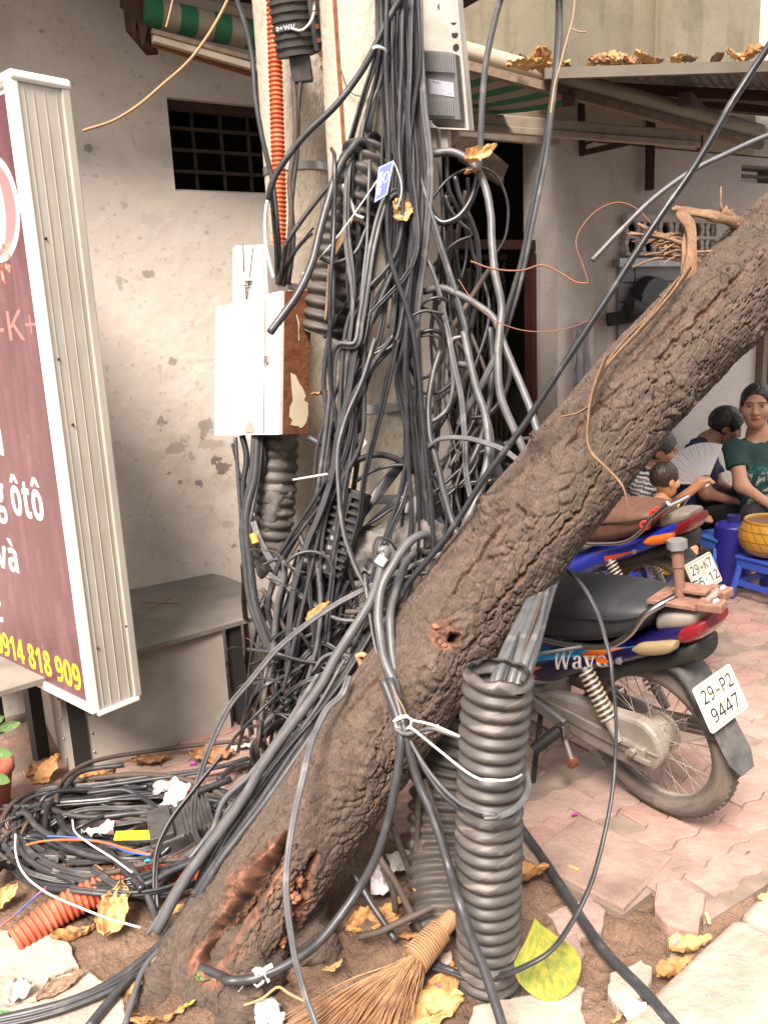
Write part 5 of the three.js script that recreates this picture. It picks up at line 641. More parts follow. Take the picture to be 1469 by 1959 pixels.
C('Z2 1000,1210,2.66 975,1140 935,1085 890,1080 840,1130 800,1250 770,1400 740,1600 710,1800 680,1939,2.6 Z5 660,40 620,330 600,500 560,800,2.7', 0.013, 't', 'g', 'thick twin cable arching over just below the blue tag');
C('Z5 700,0,2.62 725,150 690,320 640,440 580,525 510,500,2.74', 0.0105, 'o', 'd', 'thick cable looping round under the right corner of the meter box');
C('Z5 850,0,2.52 780,220 700,420 665,560 672,800 700,1000 750,1150 805,1270,2.42', 0.0125, 'f', 'g', 'pale ribbed flat cable bowing left in front of the pole');
C('Z5 940,-20,2.58 820,150 730,300 690,450 640,600 600,800 560,980,2.72', 0.007, 'o', 'd', LB.pole); C('Z5 960,0,2.6 905,240 850,480 800,700 760,950 690,1150,2.7', 0.009, 't', 'k', LB.pole);
// the rest of the bundle: many more thin lines in front of the pole
for (let k = 0; k < 16; k++) { const x0 = rr(728, 800), x1 = x0 + rr(-15, 25), right = k % 3 === 0, x2 = right ? rr(762, 800) : rr(668, 705), x3 = right ? x2 + rr(0, 22) : x2 + rr(-38, -12), x4 = right ? x3 + rr(-20, 30) : x3 + rr(-80, -20), d = rr(2.6, 2.76); C(`${x0 | 0},-60,${d - 0.1} ${x0 + rr(-6, 6) | 0},130 ${x1 | 0},${rr(260, 330) | 0},${d - 0.04} ${x1 + rr(-12, 14) | 0},${rr(430, 500) | 0} ${x2 | 0},${rr(600, 680) | 0},${d} ${x3 | 0},${rr(780, 880) | 0} ${x4 | 0},${rr(980, 1100) | 0},${d + 0.05} ${x4 + rr(-90, 10) | 0},${rr(1220, 1330) | 0},${d + 0.06}`, rr(0.004, 0.0092), 'otof'[k % 4], 'kdgkdb'[k % 6], LB.pole); }
for (let k = 0; k < 7; k++) { const x = rr(640, 720), y = rr(270, 330), d = rr(2.58, 2.66); C(`${x + rr(-8, 20) | 0},${y - 20 | 0},${d + 0.1} ${x | 0},${y | 0},${d} ${x + rr(-14, 6) | 0},${y + 120 | 0} ${x + rr(-20, 14) | 0},${y + 260 | 0},${d - 0.02} ${x + rr(-30, 20) | 0},${y + 400 | 0} ${x + rr(-70, 10) | 0},${y + 560 | 0},${d + 0.08} ${x + rr(-110, -20) | 0},${y + 760 | 0},${d + 0.14}`, rr(0.004, 0.009), 'oot'[k % 3], 'dkg'[k % 3], LB.pole); }
for (let k = 0; k < 5; k++) { const x = rr(790, 870), y = rr(620, 900), r = rr(28, 75), t0 = rr(0, 6), d = rr(2.6, 2.78), w = []; for (let i = 0; i < 8; i++) { const t = t0 + i * 0.62; w.push(`${x + r * Math.cos(t) | 0},${y + r * 1.25 * Math.sin(t) | 0},${(d + 0.05 * Math.sin(t)).toFixed(3)}`); } C(w.join(' '), rr(0.0035, 0.0075), 'o', 'kdd'[k % 3], LB.pole); }
for (let k = 0; k < 14; k++) { const x = rr(470, 660), y = rr(1080, 1380), d = rr(2.6, 2.8), w = [`${x | 0},${y | 0},${d}`]; let a = rr(0, 6), px = x, py = y; for (let i = 0; i < 6; i++) { a += rr(-0.9, 0.9); px += 22 * Math.cos(a); py += 22 * Math.sin(a); w.push(`${px | 0},${py | 0},${(d + rr(-0.03, 0.03)).toFixed(3)}`); } C(w.join(' '), 0.0014, 's', 'kb'[k % 2], LB.curl, 'wire'); }
// hoops across the pole foot
C('Z5 680,680,2.72 750,620 850,592 950,612 1030,662 1100,722 1150,800,2.8', 0.0105, 'o', 'd', 'thick cable arching across the pole above the black straps'); C('Z5 740,730,2.74 850,662 950,640 1050,650 1150,700 1200,800 1212,950 1180,1040,2.76', 0.006, 'o', 'd', 'thin cable arching over the pole foot and dropping to the trunk');
C('Z5 740,940,2.76 1025,570,2.8', 0.014, 'f', 'k', 'shiny black strap slanting up across the pole foot'); C('Z5 735,1010,2.78 1015,785,2.82', 0.013, 'f', 'k', 'matt black strap slanting across the pole foot below the shiny strap');
// right of the bundle, before the gate
C('Z3 170,-60,2.62 150,0 110,150 70,330 50,560 45,740 40,860,2.8', 0.0105, 'o', 'g', 'grey cable running up past the curled leaf beside the amplifier tray');
C('ZD 600,330,2.7 660,285 760,258 900,250 1050,320 1150,440 1220,600 1260,850 1270,1100 1300,1350 1370,1700 1350,1939 Z6 132,120 150,290 210,430 285,600,2.5', 0.0125, 'o', 'g', 'thick grey cable arching under the curled leaf and falling to the trunk');
C('Z3 450,-80,2.3 445,0 440,200 400,560 370,800 310,1080 250,1350 190,1560 150,1690 Z6 60,200 0,310 -60,420,2.75', 0.0125, 't', 'g', 'thick twin cable slanting from the top edge down to the dark gate'); C('Z3 430,-80,2.33 428,0 425,200 388,560 352,800 300,1060 240,1320 180,1540 140,1690,2.6', 0.009, 'o', 'd', 'cable running alongside the thick twin cable from the top edge');
C('Z2 1060,1640,2.72 1150,1620 1250,1650 1350,1710 1450,1800 Z6 165,30 230,180 290,330 335,470,2.48', 0.0115, 'o', 'g', 'grey cable curving right from the bundle to the trunk stub');
C('ZD 720,690,2.7 800,580 920,470 1080,402 1200,405 1320,480 1400,640 1430,800 1400,1050 1310,1210,2.75', 0.0045, 'o', 'k', 'thin black cable looped in a big ring before the gate'); C('ZD 690,760,2.68 740,850 820,910 950,870 1060,740 1130,580 1150,450,2.66', 0.011, 'o', 'k', 'black cable hanging in a U below the curled leaf'); C('ZD 830,660,2.72 870,780 960,900 1080,1025 960,1085 850,1180 740,1320,2.78', 0.01, 't', 'd', 'twin cable folded back in a sharp elbow before the gate');
C('ZD 590,480,2.64 720,900 800,1150 900,1450 980,1750 1020,1959 Z5 1240,0 1240,250 1200,370 1130,420 1085,400,2.7', 0.012, 't', 'g', LB.gate); C('ZD 640,1190,2.68 700,1320 780,1550 840,1800 880,1959 Z5 1260,150 1290,300 1310,500 1320,700 1340,830,2.65', 0.009, 't', 'g', LB.gate); C('ZD 785,340,2.75 800,650 820,950 840,1300 880,1700 920,1959 Z5 1280,120 1300,400,2.75', 0.006, 't', 'd', LB.gate);
C('Z5 1300,-40,2.66 1350,200 1412,400 1420,600 1390,750 1300,950 1270,1060,2.5', 0.012, 'o', 'g', 'thick grey cable bending before the gate toward the trunk'); C('Z5 1180,60,2.72 1140,180 1120,330 1130,480 1170,640 1200,780 1240,920 1270,1010,2.6', 0.011, 'o', 'd', LB.gate); C('Z5 1100,560,2.66 1180,512 1300,508 1400,528 1500,560 1570,610,2.45', 0.0085, 't', 'g', 'pale twin cable lying over toward the trunk, left of its lower stub');
C('ZD 930,480,2.85 980,700 1080,900 1140,1100 1160,1350 1130,1600 1080,1900,2.9', 0.009, 'o', 'k', LB.gate); C('ZD 850,300,2.88 880,600 960,760 1050,900,2.9', 0.008, 'o', 'k', LB.gate); C('ZD 1250,1350,2.86 1150,1500 1000,1750 900,1959 Z5 1340,100 1230,330 1120,480,2.86', 0.009, 'o', 'b', LB.gate); C('Z6 -30,660,2.7 40,520 90,300 110,120 95,-60,2.75', 0.01, 'o', 'd', LB.gate); C('Z6 -60,120,2.72 0,130 40,280 90,420 95,560 60,720 10,860,2.6', 0.011, 'o', 'g', LB.gate); C('Z6 0,385,2.85 70,380 140,310 185,200 190,100 150,-20,2.85', 0.008, 'o', 'd', LB.gate);
for (let k = 0; k < 16; k++) { const x = rr(840, 900), y = rr(300, 560); C(`${x | 0},${y | 0},2.86 ${x + rr(-20, 30) | 0},${y + 120 | 0},2.95 ${x + rr(-40, 50) | 0},${y + 250 | 0} ${x + rr(-60, 60) | 0},${y + 400 | 0},2.9 ${x + rr(-80, 20) | 0},${y + 520 | 0},2.85`, rr(0.004, 0.008), 'o', 'kdbk'[k % 4], LB.gate); }
// the long straight line and friends
C('1600,-110,1.92 1469,89,2.02 1403,190 1326,321 1229,465 1117,639 1055,735 997,817 939,898 887,976 831,1054 774,1133 726,1234 670,1310,2.42', 0.009, 'o', 'k', 'long straight black cable slanting from the upper right edge past the trunk to the tangle');
C('Z3 1600,640,2.3 1469,675 1350,720 1200,790 1080,860 900,990 750,1130 600,1285,2.35', 0.0075, 'o', 'g', 'grey cable with a frayed cut end hanging in from the right edge'); 
C('Z3 910,1130,2.4 830,1040 740,1000 640,1030 550,1120 520,1200 550,1300 580,1390,2.4', 0.0018, 's', 'r', 'thin brown wire curled in a ring left of the torn branch', 'wire'); C('Z3 0,1290,2.5 100,1325 250,1335 350,1310 450,1355 520,1395 580,1400,2.4', 0.0026, 's', 'r', 'thin reddish wire waving across the gate to the pillar', 'wire'); C('Z3 -60,1380,2.5 0,1470 100,1570 250,1630 400,1635 520,1610 610,1570,2.4', 0.0016, 's', 'r', 'hair-thin wire sagging before the pillar', 'wire'); C('Z3 530,-60,2.28 515,0 505,90 480,180 440,330 415,420 395,560,2.32', 0.0026, 's', 't', 'dry vine clinging to the thick twin cable at the top', 'vine'); C('Z3 500,140,2.28 530,155 570,157,2.28', 0.002, 's', 't', 'small side twig of the dry vine', 'vine');
C('160,250,2.72 215,232,2.7 262,205 310,165 360,120 400,65 436,0 460,-60,2.7', 0.0048, 'o', 't', 'tan cord hanging in a curve from the sign box to the top edge'); C('Z7 -9,-9,2.7 -5,-5,2.7', 0.001, 's', 'k', LB.coil).removeFromParent();
C('Z2 595,395,2.7 620,470 650,520 700,540 740,520,2.7', 0.002, 's', 'b', 'thin wire curl against the pale pole', 'wire'); C('335,-20,2.72 325,25 318,52,2.72', 0.003, 's', 't', 'tan cord end hanging at the top above the striped awning', 'wire');
C('Z2 800,1010,2.58 720,1130 620,1270 500,1420 380,1540,2.58', 0.002, 's', 'w', 'thin white string from the blue tag to the meter box', 'wire');
C('Z2 640,1220,2.62 600,1330 550,1440 530,1560 510,1800,2.68', 0.011, 'f', 't', 'twisted tan rag strip tied round the hanging duct'); C('Z2 600,1040,2.63 640,1150 660,1210 720,1240,2.66', 0.013, 'f', 'w', 'dirty white cloth knot on the hanging duct'); C('Z2 440,1430,2.6 560,1480 680,1420 740,1280,2.64', 0.007, 'o', 'd', 'cable slung round the hanging duct'); C('Z2 500,1900,2.74 620,1700 760,1450,2.66', 0.005, 'o', 'k', LB.pole);
// crossing lines at the foot
C('Z5 1500,1020,2.42 1300,1065 1150,1110 1000,1170 820,1260 650,1350 500,1450 350,1580 200,1760 Z7 1300,140 1200,330 1130,520 1090,680 1085,800 1110,890 1150,930,h0.06', 0.0085, 't', 'g', 'pale twin cable crossing the tangle and hooping down left of the trunk');
C('Z5 850,1160,2.42 845,1050 870,1010 920,1020 965,1085,2.46', 0.0075, 'f', 'd', 'ribbed cable bent into a small hoop over the taped cable end'); C('Z5 870,1120,2.38 905,1090 890,1070 868,1085,2.38', 0.012, 'o', 'g', 'short curled tip of the taped cable');
C('Z5 895,1090,2.38 880,1150 830,1320 750,1450 660,1600 570,1763 Z7 1500,440 1350,700 1150,980 1000,1200 880,1420,h0.03', 0.0145, 'o', 'g', 'thickest grey cable with a white taped end, running down left of the trunk');
C('Z5 1115,1060,2.4 1110,1000 1060,1010 1000,1060 940,1150 880,1260 860,1400 870,1500 900,1650 945,1763 Z8 900,60 930,220,2.12', 0.0125, 'o', 'g', 'grey cable arching over and lying down the trunk to the tie'); C('Z5 1050,1090,2.42 1000,1150 960,1250 930,1350 920,1450 930,1600 955,1763 Z8 890,40 920,200,2.13', 0.012, 'o', 'g', 'grey cable lying against the trunk beside the knot hole'); C('Z5 800,1200,2.4 820,1380 840,1520 870,1660 900,1763 Z8 840,40 880,140 925,260,2.11', 0.0085, 'f', 'g', 'pale flat cable running down the trunk into the tied bunch');
C('Z5 1230,1190,2.45 1120,1190 1020,1210 930,1250 860,1330 800,1430 740,1560,2.5', 0.006, 'o', 'd', LB.foot); C('Z5 1110,1270,2.45 1040,1330 960,1370 850,1390 700,1390,2.6', 0.0085, 'o', 'b', LB.foot); C('Z5 540,1700,2.5 560,1670 590,1620 650,1600 720,1620 790,1690,2.4', 0.0105, 't', 'g', 'short arched twin cable at the left flank of the trunk');
C('Z5 790,1690,2.35 770,1640 760,1620 790,1612 800,1618,2.33', 0.008, 'o', 't', 'short tan stub of cut cable at the trunk edge');
// left group below the box
for (const [o, r, s] of [[0, 0.015, 'o'], [14, 0.011, 't'], [-18, 0.01, 'o']]) C(`Z5 ${250 + o},480,2.9 ${232 + o},700 ${200 + o},850 ${186 + o},950 ${202 + o},1150 ${232 + o},1350 ${285 + o},1500 ${340 + o},1620 ${420 + o},1760,2.85`, r, s, 'd', LB.below);
C('Z5 170,490,2.95 190,600 172,750 180,900 190,1000,2.92', 0.011, 'o', 'k', LB.below); C('Z5 135,500,2.96 150,650 160,800 168,950,2.94', 0.007, 'o', 'd', LB.below); C('Z5 118,530,2.96 180,740 230,755 275,700 288,600 270,520,2.9', 0.005, 'o', 'k', 'thin cable tied round the cables under the meter box'); C('Z5 175,1150,2.98 182,1300 188,1450 195,1600 200,1700,h0.0', 0.011, 'o', 'b', 'mossy dark upright stem beside the counter end', 'stem');
C('Z5 225,930,2.88 250,1010 330,1150 420,1300 500,1400 590,1490,2.8', 0.011, 't', 'g', LB.foot); C('Z5 640,780,2.7 540,880 450,1000 370,1120 320,1250 300,1380 330,1500 350,1650,2.75', 0.0105, 't', 'k', LB.foot); C('Z5 385,1130,2.68 375,1230 350,1330 340,1450 330,1620,2.75', 0.0105, 'o', 'g', 'upright cut cable with a pale tip in the tangle below the duct'); C('Z5 300,1200,2.72 400,1260 520,1340 640,1420 760,1440,2.7', 0.0115, 't', 'g', LB.foot); C('Z5 270,1270,2.74 310,1340 360,1430 420,1560 470,1700,2.75', 0.0075, 'o', 'b', LB.foot); C('Z5 380,1160,2.66 440,1100 520,1080 600,1110 640,1200,2.66', 0.006, 'o', 'd', LB.foot); C('Z5 280,1150,2.75 360,1120 450,1180 560,1200,2.72', 0.006, 'o', 'd', LB.foot);
// random fill of the tangle: cables dropping from the bundle into the heap
for (let k = 0; k < 54; k++) {
  const x0 = k % 5 ? rr(560, 670) : rr(700, 800), y0 = k % 5 ? rr(980, 1130) : rr(1060, 1160), x1 = rr(470, 640), y1 = rr(1330, 1470), b = rr(-50, 50), d0 = rr(2.68, 2.95), d1 = rr(2.66, 3.0);
  C(`${x0 | 0},${y0 | 0},${d0} ${mix(x0, x1, 0.3) + b | 0},${mix(y0, y1, 0.33) | 0} ${mix(x0, x1, 0.65) + b * 0.8 | 0},${mix(y0, y1, 0.66) | 0},${mix(d0, d1, 0.6)} ${x1 | 0},${y1 - 40 | 0},${d1} ${x1 + rr(-60, 40) | 0},${y1 + rr(10, 50) | 0},h${rr(0.01, 0.1)}`, rr(0.005, 0.0115), 'ott'[k % 3], 'dkbgdk'[k % 6], LB.foot);
}
for (let k = 0; k < 26; k++) { // lines lying crosswise in the heap
  const x = rr(470, 600), y = rr(1200, 1450), d = rr(2.7, 2.95);
  C(`${x | 0},${y | 0},${d} ${x + 50 | 0},${y + rr(-60, 30) | 0},${d - 0.05} ${x + 110 | 0},${y + rr(-40, 60) | 0} ${x + 170 | 0},${y + rr(-40, 40) | 0},${d + rr(-0.1, 0.1)}`, rr(0.0045, 0.009), 'ot'[k % 2], 'dkbg'[k % 4], LB.foot);
}
// tied bunch and what runs down from it
C('Z8 830,0,2.14 880,120 920,230,2.08 937,330,2.06 930,450 900,650,2.05 860,820 790,1010 700,1170,2.06 600,1310 470,1470,2.02 330,1580 200,1650 80,1690 -40,1690,2.0 Z7 1250,1660 1120,1610 1000,1530 950,1490,h0.05', 0.0115, 'o', 'd', 'thick cable looping from the tied bunch round the front of the trunk base');
C('Z8 870,0,2.14 905,120 955,280,2.07 985,400 1030,570,2.05 1090,720 1150,900 1200,1080,1.98 1250,1250,1.9 1330,1480 1400,1660 1469,1850 1530,2040,1.8', 0.0115, 'o', 'd', 'thick cable from the tied bunch slanting down past the standing duct to the bottom edge');
C('Z8 640,-20,2.25 600,90 520,170 460,290 430,360,2.1 380,560,2.03 330,760 300,950 285,1150,1.95 300,1350 330,1550 380,1750,1.88 450,1936 480,2030,1.82', 0.0085, 't', 'g', 'pale twin cable hanging down the front of the trunk to the bottom edge');
C('Z8 985,350,2.06 1060,480 1150,600 1260,700,1.92 1380,750,1.86 1469,765 Z9 60,685,1.85 140,682 220,640,1.88 285,540,1.95 270,440,2.0', 0.0075, 't', 'g', 'twin cable wrapped once round the standing duct'); C('Z8 1000,380,2.08 1080,520 1170,650 1250,720 1300,760,1.95', 0.006, 'o', 'd', LB.under);
C('Z8 890,235,2.05 960,212 1000,232 1050,240 1130,262 1262,320,1.95', 0.0032, 's', 'w', 'white tie wire from the bunch to the standing duct, upper strand', 'wire'); C('Z8 985,268,2.04 1040,310 1150,400 1260,490 1340,545,1.88 1400,568,1.85 1469,575 Z9 60,495,1.85 150,500,1.86 215,490,1.89 250,470,1.93', 0.0032, 's', 'w', 'white tie wire round the standing duct, lower strand', 'wire'); C('Z8 970,265,2.05 1005,290 1070,300 1120,280 1140,255,2.02', 0.0026, 's', 'w', 'loose white knot end at the tied bunch', 'wire'); C('Z8 895,230,2.06 940,205 980,215 985,260 930,290 905,270 900,235,2.06', 0.0036, 's', 'w', 'white wire wound round the tied bunch of cables', 'wire'); C('Z8 900,275,2.06 950,310 1040,290 1100,275 1180,300 1300,340,2.0', 0.0055, 'o', 'g', 'thin cable wound round the tied bunch'); C('Z8 880,30,2.1 905,90 940,150 960,200,2.08', 0.0016, 's', 't', 'fine straw wire sticking up from the tied bunch', 'wire');
for (const t of ['Z8 1020,500,2.4 1022,800 1015,1050 1008,1245,h0.0', 'Z8 880,820,2.38 930,950 960,1020 1000,1180,h0.0', 'Z8 810,1000,2.3 900,1150 970,1290 1040,1410,h0.01', 'Z8 830,1060,2.32 880,1180 900,1300,h0.01', 'Z8 660,1090,2.32 740,1230 830,1360 900,1470,h0.01', 'Z8 1060,560,2.35 1120,740 1170,930,2.3', 'Z8 690,1450,h0.02 800,1420,h0.04 900,1372,h0.06 1105,1282,h0.09', 'Z8 1100,1560,h0.0 1160,1620,h0.01 1240,1650,h0.01']) C(t, 0.0095, 'o', 'db'[rnd() * 2 | 0], LB.under);
C('Z6 480,1140,2.48 560,1230,2.4 620,1340 660,1450 700,1600,2.25 Z9 705,0 720,180 715,400,2.22 690,620 640,850 590,1020 500,1200,2.02 380,1350,1.94 230,1430,1.95 50,1475,h0.015 Z8 1330,1685,h0.015 1200,1640,h0.015 1090,1610,h0.01', 0.0085, 't', 'd', 'thin twin cable in a big loop hanging right of the standing duct'); 
C('Z9 200,680,h0.012 250,740,h0.014 350,870,h0.014 450,1030,h0.014 560,1200,h0.014 700,1380,h0.014 850,1530,h0.016 990,1690,h0.02 1100,1830,h0.02', 0.0145, 'o', 'd', 'thick dusty cable lying on the ground from the standing duct to the kerb');
for (let k = 0; k < 7; k++) { const j = rr(-4, 4); C(`${926 + k * 8 | 0},1430,${1.94 + 0.02 * (k % 3)} ${936 + k * 10 + j | 0},1335,1.95 ${958 + k * 10.5 | 0},${1268 - k * 3 | 0},2.0 ${990 + k * 9 - j | 0},${1195 - k * 2 | 0},2.15 ${1016 + k * 7 | 0},${1135 - k * 2 | 0},2.32 ${1038 + k * 5 | 0},1085,2.5 ${1052 + k * 5 | 0},1020,2.66`, [0.0115, 0.0125, 0.009, 0.012, 0.008, 0.0115, 0.01][k], 'oototoo'[k], 'ggdgbgd'[k], LB.plug); }
C('Z6 150,1600,2.2 250,1560,2.25 350,1545 450,1530 540,1520,2.35', 0.0085, 't', 'g', 'short grey cable end lying on the blue motorbike fairing'); C('Z8 1240,-40,1.98 1330,60,1.98 1400,80,1.97', 0.001, 's', 'k', LB.plug).removeFromParent();
// sweeping down the left side of the trunk
const sweepL = ['700,1220,2.4 640,1320 560,1440 470,1570 400,1670,2.28 340,1770,h0.05 270,1840,h0.03 150,1910,h0.02 0,1948,h0.015 -120,1965,h0.015', '690,1250,2.42 620,1370 540,1470 460,1570 400,1650,2.3 376,1715,h0.07 386,1740,h0.06 402,1712,h0.09 420,1640,2.3 470,1570 560,1460,2.42', '660,1260,2.44 600,1360 520,1470 420,1590 350,1690 282,1786,h0.02', '640,1330,2.4 560,1450 480,1550 400,1670,2.3 330,1790,h0.05 280,1850,h0.03 240,1960,h0.01', '650,1330,2.38 580,1430 500,1540 420,1650 330,1800,h0.04 240,1880,h0.02 170,1965,h0.01', '620,1360,2.5 540,1450 450,1560 370,1650,2.4 300,1760,h0.03', '600,1330,2.55 520,1450 450,1540 380,1640 320,1740,h0.03', '720,1200,2.38 660,1300 590,1390 500,1500 430,1600,2.3 360,1730,h0.07 270,1850,h0.03 120,1930,h0.015 -80,1975,h0.01', '590,1380,2.6 500,1480 430,1560 360,1650 300,1700,h0.03', '610,1290,2.55 540,1400 480,1480 430,1530 400,1600,2.5 340,1650,h0.04'];
sweepL.forEach((t, k) => C(t, [0.0105, 0.0115, 0.0095, 0.008, 0.0115, 0.0075, 0.009][k % 7], 'ottoot'[k % 6], 'ddggdb'[k % 6], LB.sweep));
C('Z7 1250,420,2.55 1080,640 960,800 890,950 868,1150,h0.08 880,1300,h0.03', 0.0085, 't', 'd', 'twin cable falling in an arc onto the ground coil beside the orange conduit');
// ground coils
const coils = ['Z7 700,480,h0.06 450,520,h0.07 330,650,h0.06 150,740,h0.05 90,820,h0.05 100,900,h0.05 150,1000,h0.05 270,1080,h0.05 500,1140,h0.06 800,1150,h0.08 1000,1060,h0.09 1250,960,h0.1', 'Z7 130,760,h0.06 60,880,h0.03 40,980,h0.02 100,1090,h0.02 250,1160,h0.03 450,1172,h0.05 700,1140,h0.09 900,1080,h0.09 1150,1000,h0.09', 'Z7 100,760,h0.08 140,750,h0.09 200,830,h0.08 350,930,h0.07 500,990,h0.07 650,1012,h0.08 760,1080,h0.1 850,1270,h0.05 890,1400,h0.03', 'Z7 320,690,h0.07 330,600,h0.06 400,530,h0.05 500,470,h0.05 650,430,h0.04 850,400,h0.04 1100,370,h0.04 1400,340,h0.03', 'Z7 -60,715,h0.05 150,715,h0.05 300,700,h0.06 600,680,h0.06 850,650,h0.05 1050,630,h0.04', 'Z7 60,760,h0.02 90,690,h0.03 250,620,h0.04 600,590,h0.04 900,540,h0.04 1200,500,h0.03 1420,450,h0.03', 'Z7 250,710,h0.06 380,760,h0.06 500,772,h0.06 650,770,h0.06 900,745,h0.05', 'Z7 330,770,h0.06 380,850,h0.07 500,920,h0.07 640,1000,h0.08 720,1090,h0.09 800,1180,h0.09', 'Z7 70,830,h0.05 80,750,h0.05 200,660,h0.05 500,610,h0.05 800,570,h0.05 1100,530,h0.05 1400,440,h0.05', 'Z7 150,920,h0.04 200,1040,h0.04 350,1100,h0.05 600,1090,h0.08 850,1030,h0.1 1050,1010,h0.09', 'Z7 640,850,h0.03 760,800,h0.04 900,760,h0.05 1050,660,h0.06 1300,560,h0.07', 'Z7 400,1180,h0.08 600,1200,h0.08 800,1195,h0.08 980,1150,h0.07 1100,1080,h0.07', 'Z7 520,1060,h0.08 640,1150,h0.09 800,1210,h0.06 1000,1200,h0.04', 'Z7 1180,620,h0.04 1280,640,h0.04 1350,720,h0.05 1330,830,h0.06 1200,950,h0.08', 'Z7 1230,560,h0.05 1330,480,h0.04 1420,460,h0.04 1440,520,h0.04 1330,640,h0.05 1200,720,h0.05', 'Z7 1469,640,h0.06 1300,790,h0.05 1150,900,h0.05 950,1010,h0.05 800,1060,h0.05', 'Z7 -40,1000,h0.015 60,930,h0.03 180,880,h0.04 320,900,h0.05 470,960,h0.06 640,980,h0.06'];
coils.forEach((t, k) => C(t, [0.0095, 0.0115, 0.0105, 0.0085, 0.0125, 0.009][k % 6], 'otootto'[k % 7], 'dkdbkd'[k % 6], LB.coil));
for (let k = 0; k < 22; k++) { const cx = rr(150, 330), cy = rr(1560, 1625), a = rr(130, 240), b = rr(40, 95), t0 = rr(0, 6), w = []; const n = 9 + (rnd() * 4 | 0); const sp = rr(0.5, 0.62); for (let i = 0; i < n; i++) { const t = t0 + i * sp; w.push(`${cx + a * Math.cos(t) + rr(-12, 12) | 0},${cy + b * Math.sin(t) + rr(-8, 8) | 0},h${rr(0.012, 0.07).toFixed(3)}`); } C(w.join(' '), rr(0.0055, 0.011), 'ot'[k % 2], 'kdbd'[k % 4], LB.coil); }
C('Z7 150,930,h0.09 250,905 450,900,h0.1 600,920 700,950 850,985,h0.12', 0.0035, 's', 'o', 'thin orange wire lying over the ground coil', 'wire'); C('Z7 270,880,h0.09 440,890,h0.1 620,925,h0.11 720,965 840,990,h0.12', 0.0032, 's', 'u', 'thin blue wire lying over the ground coil', 'wire'); C('Z7 0,1395,h0.01 100,1310,h0.01 200,1220,h0.02 300,1130,h0.04 330,1090,h0.05', 0.003, 's', 'o', 'thin orange wire on the ground left of the orange conduit', 'wire'); C('Z7 -20,1400,h0.01 90,1320,h0.01 180,1240,h0.02 270,1170,h0.03', 0.003, 's', 'u', 'thin blue wire on the ground left of the orange conduit', 'wire'); C('Z7 0,1865,h0.0 80,1880,h0.0 150,1900,h0.0', 0.003, 's', 'n', 'green thread on the slab in the bottom left corner', 'wire');
C('Z7 90,870,h0.09 90,960,h0.07 130,1080,h0.06 250,1190,h0.07 450,1280,h0.1 640,1350,h0.08 790,1395,h0.05', 0.0032, 's', 'w', 'white wire running across the coil to the big dry leaf', 'wire'); C('Z7 410,790,h0.1 420,850,h0.1 500,920,h0.11 640,1010,h0.12 745,1085,h0.12', 0.003, 's', 'w', 'white wire lying over the middle of the ground coil', 'wire');
C('Z8 -10,1790,h0.03 60,1700,h0.07 120,1660,h0.1 210,1605,h0.12', 0.0042, 'f', 'w', 'white strap end knotted on the cable at the trunk base', 'strap'); C('Z8 100,1640,2.0 130,1625 165,1680 120,1730 95,1690 150,1630 190,1700,2.0', 0.0035, 'f', 'w', 'white strap knot on the cable at the trunk base', 'strap'); C('Z8 20,1840,h0.02 150,1790,h0.04 240,1725,h0.06 300,1760,h0.05 460,1840,h0.02', 0.0036, 's', 't', 'straw twine lying below the white strap knot', 'wire');
